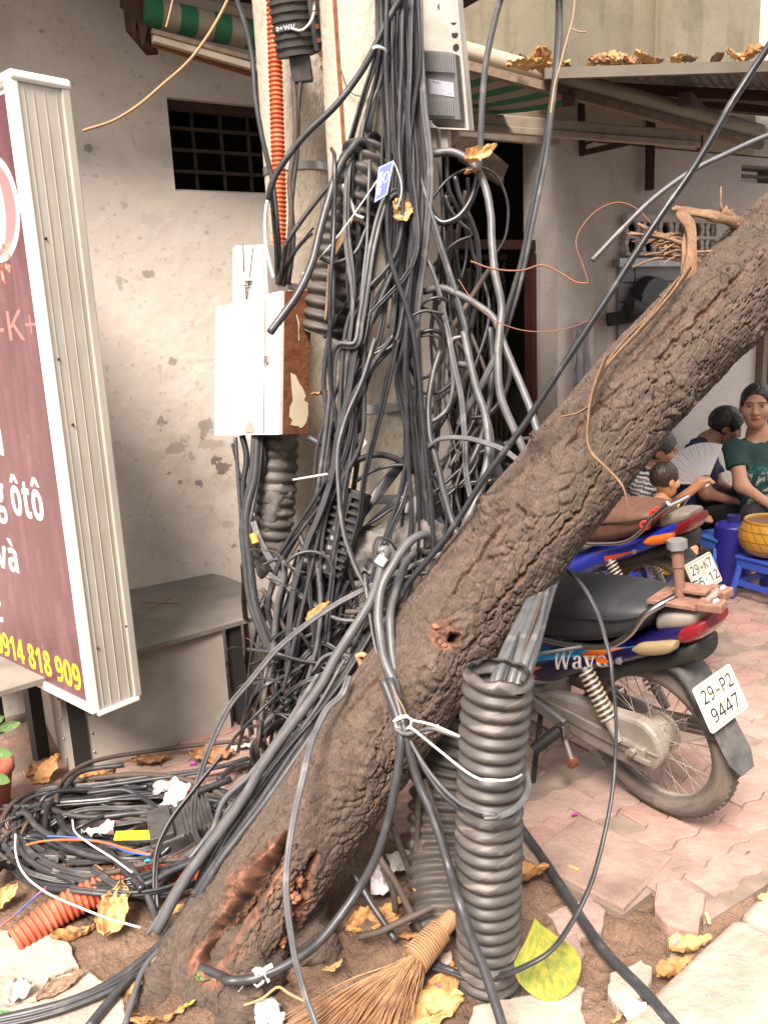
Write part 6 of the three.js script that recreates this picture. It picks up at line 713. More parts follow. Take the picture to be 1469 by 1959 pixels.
// ---------- motorbikes ----------
// hull lofted along x: sections [x, yBottom, yTop, halfWidth, squareness, zCentre]
function loft(sec, ring = 28, sub = 7, half = 0) {
  const n = (sec.length - 1) * sub, rows = []; const val = (k, t) => { const i = Math.min(sec.length - 2, Math.floor(t)), f = t - i; const g = (j) => sec[clamp(j, 0, sec.length - 1)][k] ?? (k === 4 ? 2.6 : 0); const a = g(i - 1), b = g(i), c = g(i + 1), d = g(i + 2); return 0.5 * (2 * b + (c - a) * f + (2 * a - 5 * b + 4 * c - d) * f * f + (3 * b - a - 3 * c + d) * f * f * f); };
  const pos = [], uv = [], idx = []; const A0 = half ? (half < 0 ? Math.PI / 2 : -Math.PI / 2) : 0, A1 = half ? A0 + Math.PI : 2 * Math.PI;
  for (let i = 0; i <= n; i++) { const t = i / sub, [x, y0, y1, w, e, zc] = [0, 1, 2, 3, 4, 5].map((k) => val(k, t)); for (let k = 0; k <= ring; k++) { const a = mix(A0, A1, k / ring), c = Math.cos(a), s = Math.sin(a), q = 2 / e; const z = zc + w * Math.sign(c) * Math.pow(Math.abs(c), q), y = (y0 + y1) / 2 + (y1 - y0) / 2 * Math.sign(s) * Math.pow(Math.abs(s), q); pos.push(x, y, z); uv.push(x, y); } }
  const w = ring + 1; for (let i = 0; i < n; i++) for (let k = 0; k < ring; k++) { const a = i * w + k; idx.push(a, a + 1, a + w, a + 1, a + w + 1, a + w); }
  if (!half) for (const i of [0, n]) { const c = pos.length / 3; let y = 0, z = 0; for (let k = 0; k < ring; k++) { y += pos[(i * w + k) * 3 + 1] / ring; z += pos[(i * w + k) * 3 + 2] / ring; } pos.push(pos[i * w * 3], y, z); uv.push(0, 0); for (let k = 0; k < ring; k++) i ? idx.push(c, i * w + k, i * w + k + 1) : idx.push(c, i * w + k + 1, i * w + k); }
  const g = new THREE.BufferGeometry(); g.setAttribute('position', new THREE.Float32BufferAttribute(pos, 3)); g.setAttribute('uv', new THREE.Float32BufferAttribute(uv, 2)); g.setIndex(idx); g.computeVertexNormals();
  const N = g.attributes.normal; if (!half) for (let i = 0; i <= n; i++) { const a = i * w, b = a + ring; const v = V(N.getX(a) + N.getX(b), N.getY(a) + N.getY(b), N.getZ(a) + N.getZ(b)).normalize(); N.setXYZ(a, v.x, v.y, v.z); N.setXYZ(b, v.x, v.y, v.z); }
  return g;
}
const dustyTyre = mapped(tones(256, [[0.04, 0.036, 0.033], [0.1, 0.085, 0.073], [0.2, 0.165, 0.135]], (u, v) => 0.2 + 0.8 * fbm(u, v, 6, 401, 5), 0.3), 0.95);
const dustyAlu = mapped(tones(256, [[0.14, 0.12, 0.105], [0.25, 0.22, 0.19], [0.34, 0.31, 0.28]], (u, v) => fbm(u, v, 6, 403, 6), 0.35), 0.6, { metalness: 0.25 });
const chrome = mat([0.42, 0.41, 0.4], 0.28, { metalness: 1 });
const leather = (a, b) => mapped(tones(256, [a, b, [b[0] * 1.6, b[1] * 1.6, b[2] * 1.6]], (u, v) => 0.2 + 0.7 * fbm(u, v, 10, 407, 5), 0.2), 0.55, { bumpMap: tex(128, (u, v) => { const q = fbm(u, v, 32, 409, 2); return [q, q, q]; }, 0.05, true), bumpScale: 0.0008 });
function wheel(parent, x, fresh) {
  const R = 0.243, r = 0.037; const prof = []; for (let k = 0; k <= 22; k++) { const a = k / 22 * 2 * Math.PI; prof.push(new THREE.Vector2(R + r * 1.05 * Math.cos(a), r * 0.98 * Math.sin(a))); }
  const tg = new THREE.LatheGeometry(prof, 90); tg.rotateX(Math.PI / 2); const T = part('tyre', moved(tg, x, 0.28, 0), dustyTyre, parent);
  const tread = []; for (let k = 0; k < 64; k++) { const a = k / 64 * 2 * Math.PI; for (const s of [-1, 1]) { const b = box(0.01, 0.008, 0.016, 0, 0, 0); b.rotateY(s * 0.5); b.translate(0, R + r - 0.0035, s * 0.013); b.rotateZ(a + (s > 0 ? 0.05 : 0)); tread.push(b); } }
  part('tread', moved(merge(tread), x, 0.28, 0), dustyTyre, T);
  const rp = [[0.212, -0.02], [0.222, -0.022], [0.226, -0.012], [0.214, -0.006], [0.21, 0], [0.214, 0.006], [0.226, 0.012], [0.222, 0.022], [0.212, 0.02], [0.204, 0.008], [0.203, 0], [0.204, -0.008], [0.212, -0.02]].map((p) => new THREE.Vector2(...p)); const rg = new THREE.LatheGeometry(rp, 80); rg.rotateX(Math.PI / 2); part('rim', moved(rg, x, 0.28, 0), dustyAlu, parent);
  const hub = new THREE.CylinderGeometry(0.055, 0.055, 0.1, 28); hub.rotateX(Math.PI / 2); const H = part('hub', moved(hub, x, 0.28, 0), dustyAlu, parent); for (const z of [-0.03, 0.03]) { const f = new THREE.CylinderGeometry(0.07, 0.07, 0.008, 28); f.rotateX(Math.PI / 2); part('hub_flange', moved(f, x, 0.28, z), dustyAlu, H); }
  for (let k = 0; k < 36; k++) { const a = k / 36 * 2 * Math.PI, z = k % 2 ? 0.03 : -0.03, b = a + (k % 4 < 2 ? 0.35 : -0.35); part('spoke', rod(V(x + 0.066 * Math.cos(b), 0.28 + 0.066 * Math.sin(b), z), V(x + 0.206 * Math.cos(a), 0.28 + 0.206 * Math.sin(a), 0), 0.0016, 0.0016, 5), dustyAlu, parent); }
}
function plateTex(a, b, dirt) { return canvasTex(320, 236, (c, w, h) => { c.fillStyle = '#e6dfcc'; c.fillRect(0, 0, w, h); c.strokeStyle = '#8b7f68'; c.lineWidth = 7; c.strokeRect(8, 8, w - 16, h - 16); c.fillStyle = '#1d1a16'; c.textAlign = 'center'; c.font = 'bold 92px monospace'; c.save(); c.translate(w / 2, 98); c.scale(0.98, 1.05); c.fillText(a, 0, 0); c.restore(); c.save(); c.translate(w / 2, 204); c.scale(1.12, 1.05); c.fillText(b, 0, 0); c.restore(); rnd = mulberry(dirt); for (let i = 0; i < 240; i++) { const x = rr(0, w), y = rr(0, h); c.fillStyle = `rgba(150,112,70,${rr(0.05, 0.28)})`; c.beginPath(); c.ellipse(x, y, rr(1, 12), rr(1, 7), rr(0, 3), 0, 7); c.fill(); } for (let i = 0; i < 50; i++) { c.fillStyle = `rgba(175,130,75,${rr(0.15, 0.4)})`; c.beginPath(); c.arc(w * 0.55 + rr(-36, 36), h * 0.42 + rr(-50, 40), rr(2, 12), 0, 7); c.fill(); } }); }
function motorbike(o) {
  const b = thing('motorbike', o.label, 'motorbike', 'parked motorbikes'); b.position.copy(o.pos); b.rotation.order = 'YXZ'; b.rotation.set(-o.lean * D2R * 1, (90 + o.yaw) * D2R, 0);
  const rw = new THREE.Group(); rw.name = 'rear_wheel'; b.add(rw); wheel(rw, 0); const fw = new THREE.Group(); fw.name = 'front_wheel'; b.add(fw); wheel(fw, 1.2);
  // tail and side fairings
  const body = [[0.62, 0.3, 0.44, 0.075, 2.4], [0.5, 0.31, 0.47, 0.1, 2.4], [0.4, 0.345, 0.5, 0.112, 2.4], [0.25, 0.44, 0.575, 0.116, 2.6], [0.08, 0.53, 0.635, 0.112, 2.8], [-0.05, 0.6, 0.69, 0.104, 2.8], [-0.13, 0.645, 0.745, 0.088, 2.6], [-0.18, 0.685, 0.775, 0.07, 2.4]];
  const x0 = -0.24, x1 = 0.62, y0 = 0.3, y1 = 0.78;
  const skin = (flip) => canvasTex(1024, 572, (c, w, h) => {
    c.fillStyle = o.paint; c.fillRect(0, 0, w, h); const X = (x) => flip ? (x - x0) / (x1 - x0) * w : (x1 - x) / (x1 - x0) * w, Y = (y) => h - (y - y0) / (y1 - y0) * h;
    const poly = (col, p) => { c.fillStyle = col; c.beginPath(); p.forEach(([x, y], i) => i ? c.lineTo(X(x), Y(y)) : c.moveTo(X(x), Y(y))); c.fill(); };
    if (o.graphics) {
      poly('#2b1a86', [[0.55, 0.49], [0.3, 0.545], [0.02, 0.615], [0.3, 0.5], [0.55, 0.42]]); poly('#1f9fd8', [[0.5, 0.46], [0.3, 0.53], [-0.04, 0.655], [0.1, 0.59], [0.3, 0.505], [0.47, 0.425]]); poly('#f0762a', [[0.18, 0.565], [0.12, 0.6], [0.06, 0.615], [0.0, 0.64], [0.07, 0.6], [0.1, 0.575], [0.15, 0.55]]); poly('#f0762a', [[0.53, 0.41], [0.42, 0.44], [0.36, 0.455], [0.42, 0.415], [0.38, 0.395], [0.48, 0.385]]); poly('#c9c3cf', [[0.52, 0.36], [0.42, 0.385], [0.33, 0.39], [0.4, 0.35], [0.48, 0.335]]); poly('#2b1a86', [[0.52, 0.385], [0.42, 0.4], [0.36, 0.4], [0.44, 0.375]]);
      c.save(); c.translate(X(flip ? 0.02 : 0.3), Y(flip ? 0.545 : 0.468)); c.rotate(flip ? 0.28 : -0.32); c.transform(1, 0, -0.25, 1, 0, 0); c.fillStyle = '#f4efe9'; c.font = 'italic bold 104px serif'; c.fillText('Wave', -20, 0); c.fillStyle = '#f4efe9'; c.font = 'italic bold 84px serif'; c.fillText('α', 222, 4); c.fillStyle = '#f0762a'; c.beginPath(); c.ellipse(258, -34, 30, 13, 0.1, 0, 7); c.fill(); c.restore();
    } else { poly('#d8502a', [[0.2, 0.53], [0.0, 0.6], [0.02, 0.59], [0.2, 0.5]]); }
    rnd = mulberry(9); for (let i = 0; i < 500; i++) { c.fillStyle = `rgba(150,130,115,${rr(0.02, 0.1)})`; c.fillRect(rr(0, w), rr(0, h), rr(1, 26), rr(1, 6)); }
  });
  for (const [nm, half, flip] of [['left_fairing', -1, false], ['right_fairing', 1, true]]) { const g = loft(body, 20, 8, half); const uv = g.attributes.uv; for (let i = 0; i < uv.count; i++) { const x = uv.getX(i), y = uv.getY(i); uv.setXY(i, flip ? (x - x0) / (x1 - x0) : (x1 - x) / (x1 - x0), (y - y0) / (y1 - y0)); } const f = part(nm, g, mapped(skin(flip), 0.3, { clearcoat: 0.6, clearcoatRoughness: 0.25 }), b, o.graphics ? 'dark blue fairing with orange and light blue flames and white lettering' : 'blue fairing'); part('screw', moved(new THREE.CylinderGeometry(0.011, 0.011, 0.006, 16).rotateX(Math.PI / 2), 0.03, 0.585, half * 0.112), M.greySteel, f); }
  const inner = loft([[0.6, 0.32, 0.42, 0.05], [0.3, 0.4, 0.52, 0.08], [0, 0.52, 0.6, 0.08], [-0.2, 0.62, 0.7, 0.06]], 16, 4); part('frame_cover', inner, M.black, b);
  // tail lamp and signals
  const lens = (c, tr) => mat(c, 0.2, { clearcoat: 0.5 });
  part('tail_lamp', loft([[-0.15, 0.672, 0.735, 0.076, 3], [-0.185, 0.682, 0.758, 0.077, 3], [-0.222, 0.71, 0.775, 0.068, 3], [-0.24, 0.742, 0.778, 0.055, 3]]), lens([0.2, 0.012, 0.02]), b, 'red tail lamp');
  for (const s of [-1, 1]) part('turn_signal', loft([[-0.02, 0.632, 0.642, 0.006, 2], [-0.05, 0.628, 0.668, 0.014, 2.2], [-0.1, 0.64, 0.686, 0.019, 2.2], [-0.145, 0.66, 0.7, 0.02, 2.2], [-0.165, 0.678, 0.705, 0.014, 2]].map((r) => [...r, s * (0.086 + (r[0] + 0.2) * 0.1)]), 20, 6), lens(o.signal), b);
  // seat
  const seatM = leather(...o.seat);
  part('seat', loft([[0.72, 0.545, 0.6, 0.06, 2.2], [0.62, 0.55, 0.665, 0.1, 2.4], [0.46, 0.54, 0.725, 0.13, 3], [0.3, 0.57, 0.75, 0.14, 3.4], [0.14, 0.61, 0.775, 0.142, 3.4], [0.01, 0.665, 0.785, 0.13, 3.2], [-0.055, 0.705, 0.785, 0.1, 2.8], [-0.08, 0.735, 0.77, 0.06, 2.2]], 32, 8), seatM, b, o.seatLabel);
  part('seat_piping', sweep(spline([V(0.5, 0.655, -0.132), V(0.3, 0.675, -0.144), V(0.14, 0.715, -0.146), V(0.0, 0.745, -0.136), V(-0.07, 0.765, -0.105)]), 40, () => circle(0.003, 6)), M.black, b);
  // grab rail
  const rail = [V(0.36, 0.575, -0.125), V(0.2, 0.6, -0.135), V(0.05, 0.64, -0.135), V(-0.03, 0.7, -0.13), V(-0.085, 0.775, -0.118), V(-0.12, 0.805, -0.085), V(-0.13, 0.81, 0), V(-0.12, 0.805, 0.085), V(-0.085, 0.775, 0.118), V(-0.03, 0.7, 0.13), V(0.05, 0.64, 0.135), V(0.2, 0.6, 0.135), V(0.36, 0.575, 0.125)];
  part('grab_rail', tube(rail, 0.0105, 110, 12), chrome, b);
  part('tail_top', loft([[-0.09, 0.7, 0.765, 0.08, 3], [-0.15, 0.72, 0.785, 0.08, 3], [-0.2, 0.74, 0.793, 0.066, 3], [-0.22, 0.76, 0.79, 0.05, 3]], 20, 5), dustyAlu, b);
  // rear mudguard, plate, flap
  const flapM = mapped(tones(128, [[0.03, 0.03, 0.032], [0.07, 0.068, 0.066], [0.14, 0.13, 0.12]], (u, v) => fbm(u, v, 6, 411, 5), 0.2), 0.8);
  part('rear_mudguard', sweep(spline([V(0.22, 0.55, 0), V(0.05, 0.585, 0), V(-0.08, 0.6, 0), V(-0.155, 0.57, 0), V(-0.215, 0.46, 0), V(-0.25, 0.38, 0)]), 40, (t) => { const w = 0.05; return [[0.004, -w], [0.004, w], [-0.03, w * 0.95], [-0.004, w * 0.9], [-0.004, -w * 0.9], [-0.03, -w * 0.95]]; }), flapM, b);
  { const g = slab([[-0.055, 0], [0.055, 0], [0.056, -0.11], [0.034, -0.155], [-0.034, -0.155], [-0.056, -0.11]], 0.006, 0.002); g.rotateY(-Math.PI / 2); g.rotateZ(-0.5); part('mud_flap', moved(g, -0.24, 0.42, 0), flapM, b, 'dusty rubber mud flap'); }
  { const pl = new THREE.Group(); pl.name = 'number_plate'; b.add(pl); pl.position.set(-0.238, 0.5, 0); pl.rotation.set(0, -Math.PI / 2, 0); const inn = new THREE.Group(); inn.rotation.x = -0.42; const k = part('plate', slab(roundRect(0.19, 0.14, 0.012), 0.004, 0.001), mat([0.62, 0.56, 0.44], 0.5), pl); k.rotation.x = -0.42; const f = new THREE.PlaneGeometry(0.182, 0.132); f.translate(0, 0, 0.0032); const q = part('plate_print', f, mapped(plateTex(o.plate[0], o.plate[1], o.dirt), 0.45), pl, 'number plate with black characters'); q.rotation.x = -0.42; part('plate_holder', box(0.05, 0.06, 0.02, 0, 0.0, -0.03), M.black, pl); }
  // swing arm, chain case, shock
  const outline = []; for (let k = 0; k <= 14; k++) { const a = -Math.PI / 2 + k / 14 * Math.PI; outline.push([-0.005 - 0.085 * Math.cos(a), 0.29 + 0.092 * Math.sin(a)]); } outline.push([0.1, 0.375], [0.25, 0.365], [0.36, 0.35], [0.42, 0.32], [0.42, 0.27], [0.34, 0.225], [0.2, 0.2], [0.08, 0.196]);
  const cc = part('chain_case', slab(outline, 0.05, 0.014).translate(0, 0, -0.075), dustyAlu, b, 'dusty grey chain case'); part('case_seam', box(0.46, 0.006, 0.006, 0.15, 0.285, -0.101), dustyAlu, cc);
  for (const s of [-1, 1]) part('swing_arm', bar(V(0.5, 0.3, s * 0.085), V(-0.04, 0.275, s * 0.105), 0.022, 0.045, 0.006), dustyAlu, b); part('axle_nut', moved(new THREE.CylinderGeometry(0.014, 0.014, 0.02, 6).rotateX(Math.PI / 2), 0, 0.28, -0.122), dustyAlu, b); part('chain_adjuster', box(0.09, 0.014, 0.01, -0.02, 0.262, -0.12), dustyAlu, b); part('chain_adjuster', box(0.07, 0.012, 0.01, 0.03, 0.3, -0.12), dustyAlu, b);
  for (const s of [-1, 1]) { const T = V(0.17, 0.52, s * 0.115), B = V(0.045, 0.3, s * 0.125), sh = new THREE.Group(); sh.name = 'shock_absorber'; b.add(sh); part('damper', rod(T, B, 0.012, 0.012, 14), M.greySteel, sh); part('damper_foot', rod(B.clone().lerp(T, 0.3), B, 0.019, 0.014, 14), dustyAlu, sh); const H = []; const dir = B.clone().sub(T), ux = dir.clone().normalize(), e1 = V(0, 0, 1), e2 = ux.clone().cross(e1).normalize(); for (let k = 0; k <= 130; k++) { const t = k / 130, a = t * 2 * Math.PI * 10; H.push(T.clone().addScaledVector(dir, 0.04 + t * 0.68).addScaledVector(e1, 0.024 * Math.cos(a)).addScaledVector(e2, 0.024 * Math.sin(a))); } part('spring', tube(H, 0.0042, 260, 7), mat([0.5, 0.42, 0.33], 0.4, { metalness: 0.4 }), sh); }
  // foot pegs, kick lever, stand, engine, exhaust, front
  for (const s of [-1, 1]) { const p = new THREE.Group(); p.name = 'passenger_peg'; b.add(p); part('peg_bracket', bar(V(0.44, 0.3, s * 0.115), V(0.27, 0.27, s * 0.13), 0.016, 0.045, 0.004), M.greySteel, p); part('peg_joint', box(0.035, 0.04, 0.035, 0.265, 0.268, s * 0.145, 0.004), chrome, p); const A = V(0.275, 0.262, s * 0.15), Bp = V(0.325, 0.205, s * 0.235); part('peg_rubber', rod(A, Bp, 0.019, 0.019, 16), M.black, p); for (let k = 0; k < 9; k++) part('peg_ring', rod(A.clone().lerp(Bp, 0.06 + k * 0.105), A.clone().lerp(Bp, 0.1 + k * 0.105), 0.0215, 0.0215, 16), M.black, p); }
  const stand = new THREE.Group(); stand.name = 'side_stand'; b.add(stand); part('stand_leg', bar(V(0.3, 0.235, -0.12), V(0.235, 0.15, -0.15), 0.014, 0.03, 0.004), dustyAlu, stand); part('stand_foot', rod(V(0.235, 0.15, -0.135), V(0.235, 0.15, -0.165), 0.018, 0.018, 14), M.rust, stand); part('stand_peg', rod(V(0.29, 0.24, -0.12), V(0.345, 0.215, -0.185), 0.009, 0.009, 10), M.rust, stand);
  part('prop_leg', rod(V(0.42, 0.27, -0.08), V(0.4, 0.002, -0.19), 0.01, 0.009, 10), M.black, b);
  part('engine', loft([[0.42, 0.22, 0.34, 0.08], [0.52, 0.18, 0.36, 0.12, 3.2], [0.66, 0.18, 0.36, 0.13, 3.2], [0.74, 0.22, 0.36, 0.1, 3], [0.88, 0.3, 0.4, 0.07, 3], [0.94, 0.32, 0.4, 0.05]], 20, 5), dustyAlu, b); part('exhaust', tube([V(0.85, 0.28, 0.08), V(0.7, 0.16, 0.11), V(0.45, 0.17, 0.13), V(0.15, 0.22, 0.15), V(-0.1, 0.26, 0.16)], 0.03, 40, 14), chrome, b);
  part('spine_cover', loft([[0.55, 0.4, 0.55, 0.07, 2.4], [0.72, 0.4, 0.52, 0.06, 2.4], [0.88, 0.44, 0.6, 0.06, 2.4], [0.98, 0.55, 0.85, 0.07, 2.4], [1.03, 0.75, 0.92, 0.07, 2.4]], 20, 6), mat(o.graphics ? o.paint : '#0c0c14', 0.4), b);
  for (const s of [-1, 1]) part('leg_shield', loft([[0.72, 0.2, 0.42, 0.012, 2.4, s * 0.13], [0.84, 0.22, 0.66, 0.02, 2.6, s * 0.19], [0.93, 0.35, 0.78, 0.03, 2.6, s * 0.17], [1.0, 0.5, 0.84, 0.03, 2.6, s * 0.11], [1.05, 0.62, 0.86, 0.03, 2.4, s * 0.05]], 18, 6), mat(o.graphics ? o.paint : '#0c0c14', 0.4), b);
  for (const s of [-1, 1]) { part('fork', rod(V(1.2, 0.28, s * 0.075), V(1.02, 0.8, s * 0.075), 0.018, 0.016, 14), dustyAlu, b); part('handlebar', tube([V(1.0, 0.93, 0), V(0.97, 0.96, s * 0.1), V(0.92, 0.96, s * 0.2), V(0.84, 0.94, s * 0.32)], 0.011, 30, 10), chrome, b); part('grip', rod(V(0.895, 0.955, s * 0.24), V(0.84, 0.94, s * 0.33), 0.017, 0.017, 14), M.black, b); }
  part('front_mudguard', sweep(spline([V(1.45, 0.42, 0), V(1.36, 0.54, 0), V(1.22, 0.59, 0), V(1.06, 0.54, 0), V(0.96, 0.4, 0)]), 30, () => [[0.004, -0.05], [0.004, 0.05], [-0.03, 0.055], [-0.004, 0.045], [-0.004, -0.045], [-0.03, -0.055]]), mat('#0e0e18', 0.4), b); part('headlight', loft([[0.97, 0.86, 0.98, 0.09, 2.4], [1.03, 0.84, 1.0, 0.11, 2.4], [1.09, 0.85, 0.97, 0.09, 2.4], [1.12, 0.88, 0.95, 0.05, 2.2]], 22, 6), mat('#0e0e18', 0.4), b);
  return b;
}
function roundRect(w, h, r) { const p = []; for (const [cx, cy, a] of [[w / 2 - r, h / 2 - r, 0], [-w / 2 + r, h / 2 - r, 90], [-w / 2 + r, -h / 2 + r, 180], [w / 2 - r, -h / 2 + r, 270]]) for (let k = 0; k <= 5; k++) { const t = (a + k * 18) * D2R; p.push([cx + r * Math.cos(t), cy + r * Math.sin(t)]); } return p; }
const hub1 = ground(1268, 1396, 0.28).setY(0);
const bike1 = motorbike({ pos: hub1.clone(), yaw: 36, lean: 8, label: 'dark blue motorbike with black seat parked nearest, right of the standing duct', paint: '#120c40', graphics: true, signal: [0.26, 0.2, 0.11], seat: [[0.012, 0.013, 0.015], [0.024, 0.026, 0.03]], seatLabel: 'black seat', plate: ['29-P2', '9447'], dirt: 4 });
const bike2 = motorbike({ pos: hub1.clone().add(V(0.41, 0, -1.2)), yaw: 36, lean: 8, label: 'bright blue motorbike with brown seat parked behind the black seated one', paint: '#1c2f9e', graphics: false, signal: [0.75, 0.16, 0.02], seat: [[0.07, 0.032, 0.022], [0.12, 0.06, 0.042]], seatLabel: 'brown leather seat', plate: ['29-K7', '75·12'], dirt: 6 });
{ // red cord on the second bike's rail
  for (const [x, y, z] of [[-0.095, 0.785, -0.115], [-0.05, 0.73, -0.127], [-0.105, 0.795, -0.105]]) { const g = new THREE.TorusGeometry(0.018, 0.006, 8, 20); g.rotateY(0.6); part('red_cord', moved(g, x, y, z), mat([0.6, 0.03, 0.02], 0.7), bike2); }
  part('passenger_seat_end', rod(V(-0.09, 0.775, -0.118), V(-0.16, 0.84, -0.105), 0.013, 0.014, 14), chrome, bike2);
}
// rusty clamp with a big bolt standing on the tail of the near bike
{
  const t = thing('rusty_clamp', 'rusty steel clamp with a tall hex bolt on the tail of the near motorbike', 'clamp');
  const R2 = mapped(tones(256, [[0.1, 0.045, 0.03], [0.2, 0.1, 0.07], [0.3, 0.17, 0.13]], (u, v) => fbm(u, v, 8, 421, 5), 0.15), 0.85);
  part('plate', box(0.15, 0.014, 0.12, 0.03, 0.007, 0.0, 0.003), R2, t); part('top_plate', box(0.1, 0.012, 0.06, 0.0, 0.034, 0.02, 0.003), R2, t);
  for (const [x, z, r] of [[-0.085, -0.05, 0.12], [-0.06, 0.05, -0.1]]) { const g = box(0.07, 0.028, 0.05, 0, 0, 0, 0.006); g.rotateY(r); part('jaw', moved(g, x, 0.022, z), R2, t); part('rivet', moved(new THREE.SphereGeometry(0.013, 14, 8, 0, 7, 0, Math.PI / 2), x - 0.012, 0.034, z), M.steel, t); }
  part('cross_bar', rod(V(-0.07, 0.026, -0.05), V(-0.06, 0.026, 0.06), 0.012, 0.012, 14), dustyAlu, t);
  part('bolt', moved(new THREE.CylinderGeometry(0.0145, 0.0145, 0.15, 20), 0.03, 0.09, 0.0), R2, t, 'tall bolt shank'); part('bolt_collar', moved(new THREE.CylinderGeometry(0.017, 0.017, 0.05, 20), 0.03, 0.13, 0), R2, t); part('bolt_head', moved(new THREE.CylinderGeometry(0.029, 0.029, 0.026, 6), 0.03, 0.172, 0), M.greySteel, t, 'grey hexagonal bolt head');
  t.position.copy(at(1320, 1152, 2.4)); t.rotation.order = 'YXZ'; t.rotation.set(-0.09, (90 + 36 + 8) * D2R, -0.05); t.userData.seat = undefined; delete t.userData.seat;
}
// ---------- people ----------
const skinTone = (c) => c;
function headField(x, y, z) { // head-local: facing +z, centre at 0
  const el = (a, b, c, rx, ry, rz) => { const k = Math.hypot((x - a) / rx, (y - b) / ry, (z - c) / rz); return (k - 1) * Math.min(rx, ry, rz); };
  let d = el(0, 0.022, -0.012, 0.076, 0.094, 0.094); d = smin(d, el(0, -0.04, 0.028, 0.06, 0.07, 0.06), 0.03); d = smin(d, el(0, -0.08, 0.05, 0.03, 0.028, 0.032), 0.03);
  for (const s of [-1, 1]) { d = smin(d, el(s * 0.04, -0.022, 0.058, 0.026, 0.026, 0.026), 0.02); d = smin(d, el(s * 0.077, -0.008, -0.008, 0.01, 0.03, 0.017), 0.008); d = Math.max(d, -el(s * 0.031, 0.012, 0.094, 0.017, 0.01, 0.012)); d = smin(d, el(s * 0.031, 0.011, 0.072, 0.014, 0.011, 0.012), 0.006); d = smin(d, el(s * 0.03, 0.032, 0.078, 0.022, 0.006, 0.009), 0.012); d = smin(d, el(s * 0.012, -0.026, 0.09, 0.009, 0.008, 0.01), 0.008); }
  const c = capsule(x, y, z, V(0, 0.015, 0.086), V(0, -0.022, 0.1), 0.007, 0.011); d = smin(d, c, 0.012);
  d = smin(d, el(0, -0.049, 0.086, 0.023, 0.006, 0.009), 0.006); d = smin(d, el(0, -0.059, 0.083, 0.019, 0.007, 0.01), 0.006); return d;
}
function person(o) {
  const t = thing('person', o.label, 'person'); const J = o.j; const k = o.size || 1;
  const H = new THREE.Matrix4(); { const f = o.face.clone().normalize(), up = o.up || V(0, 1, 0), x = up.clone().cross(f).normalize(), y = f.clone().cross(x); H.makeBasis(x, y, f); H.setPosition(J.head.x, J.head.y, J.head.z); }
  const HI = H.clone().invert(); const hs = k * (o.headScale || 1);
  const bones = [[J.neck, J.head, 0.06, 0.052], [J.shR, J.shL, 0.06, 0.06], [J.neck, J.chest, 0.07, 0.115], [J.chest, J.pelvis, 0.115, 0.13], [J.hipR, J.hipL, 0.105, 0.105], [J.shR, J.elR, 0.05, 0.041], [J.elR, J.wrR, 0.04, 0.027], [J.shL, J.elL, 0.05, 0.041], [J.elL, J.wrL, 0.04, 0.027], [J.hipR, J.knR, 0.088, 0.062], [J.knR, J.anR, 0.058, 0.038], [J.hipL, J.knL, 0.088, 0.062], [J.knL, J.anL, 0.058, 0.038]];
  const fld = (list, grow, kk = 0.035) => (x, y, z) => { let d = 9; for (const [a, b, ra, rb] of list) d = smin(d, capsule(x, y, z, a, b, ra * k + grow, rb * k + grow), kk * k); return d; };
  const boundsOf = (list, m) => { const b = new THREE.Box3(); for (const [a, c] of list) { b.expandByPoint(a); b.expandByPoint(c); } return b.expandByScalar(m); };
  // hands with five fingers, feet
  const extra = [];
  const hand = (wr, el, fwd, curl = 0.5) => { const d = fwd.clone().normalize(), side = d.clone().cross(V(0, 1, 0)).normalize(), dn = side.clone().cross(d).normalize(); const palm = wr.clone().addScaledVector(d, 0.065 * k); extra.push([wr, palm, 0.026, 0.034]); for (let i = 0; i < 4; i++) { const r0 = palm.clone().addScaledVector(side, (i - 1.5) * 0.019 * k).addScaledVector(d, 0.012 * k), l = [0.03, 0.036, 0.034, 0.026][i] * k; const m = r0.clone().addScaledVector(d, l).addScaledVector(dn, -l * curl * 0.5), e = m.clone().addScaledVector(d, l * (1 - curl)).addScaledVector(dn, -l * curl * 1.2); extra.push([r0, m, 0.0105, 0.0095], [m, e, 0.0095, 0.008]); } const t0 = wr.clone().addScaledVector(d, 0.025 * k).addScaledVector(side, -0.026 * k), t1 = t0.clone().addScaledVector(side, -0.02 * k).addScaledVector(d, 0.03 * k), t2 = t1.clone().addScaledVector(d, 0.026 * k).addScaledVector(dn, -0.01 * k); extra.push([t0, t1, 0.013, 0.011], [t1, t2, 0.011, 0.009]); };
  hand(J.wrR, J.elR, o.handR || J.wrR.clone().sub(J.elR), o.curlR ?? 0.5); hand(J.wrL, J.elL, o.handL || J.wrL.clone().sub(J.elL), o.curlL ?? 0.5);
  for (const a of [J.anR, J.anL]) { const f = (o.toes || o.face).clone().setY(0).normalize(); extra.push([a.clone().addScaledVector(f, -0.03 * k).setY(0.04), a.clone().addScaledVector(f, 0.14 * k).setY(0.035), 0.038, 0.03]); }
  const bodyF = fld(bones, 0); const bb = boundsOf(bones, 0.17 * k); const g1 = nets(bodyF, bb.min, bb.max, 0.014 * Math.max(k, 0.8));
  const ef = (x, y, z) => { let d = 9; for (const [a, b, ra, rb] of extra) d = smin(d, capsule(x, y, z, a, b, ra * k, rb * k), 0.006); return d; };
  const pieces = [g1]; for (const set of [extra.slice(0, 11), extra.slice(11, 22)]) { const q = boundsOf(set, 0.045); pieces.push(nets(ef, q.min, q.max, 0.0055)); } for (const f of extra.slice(22)) { const q = boundsOf([f], 0.06); pieces.push(nets(ef, q.min, q.max, 0.01)); }
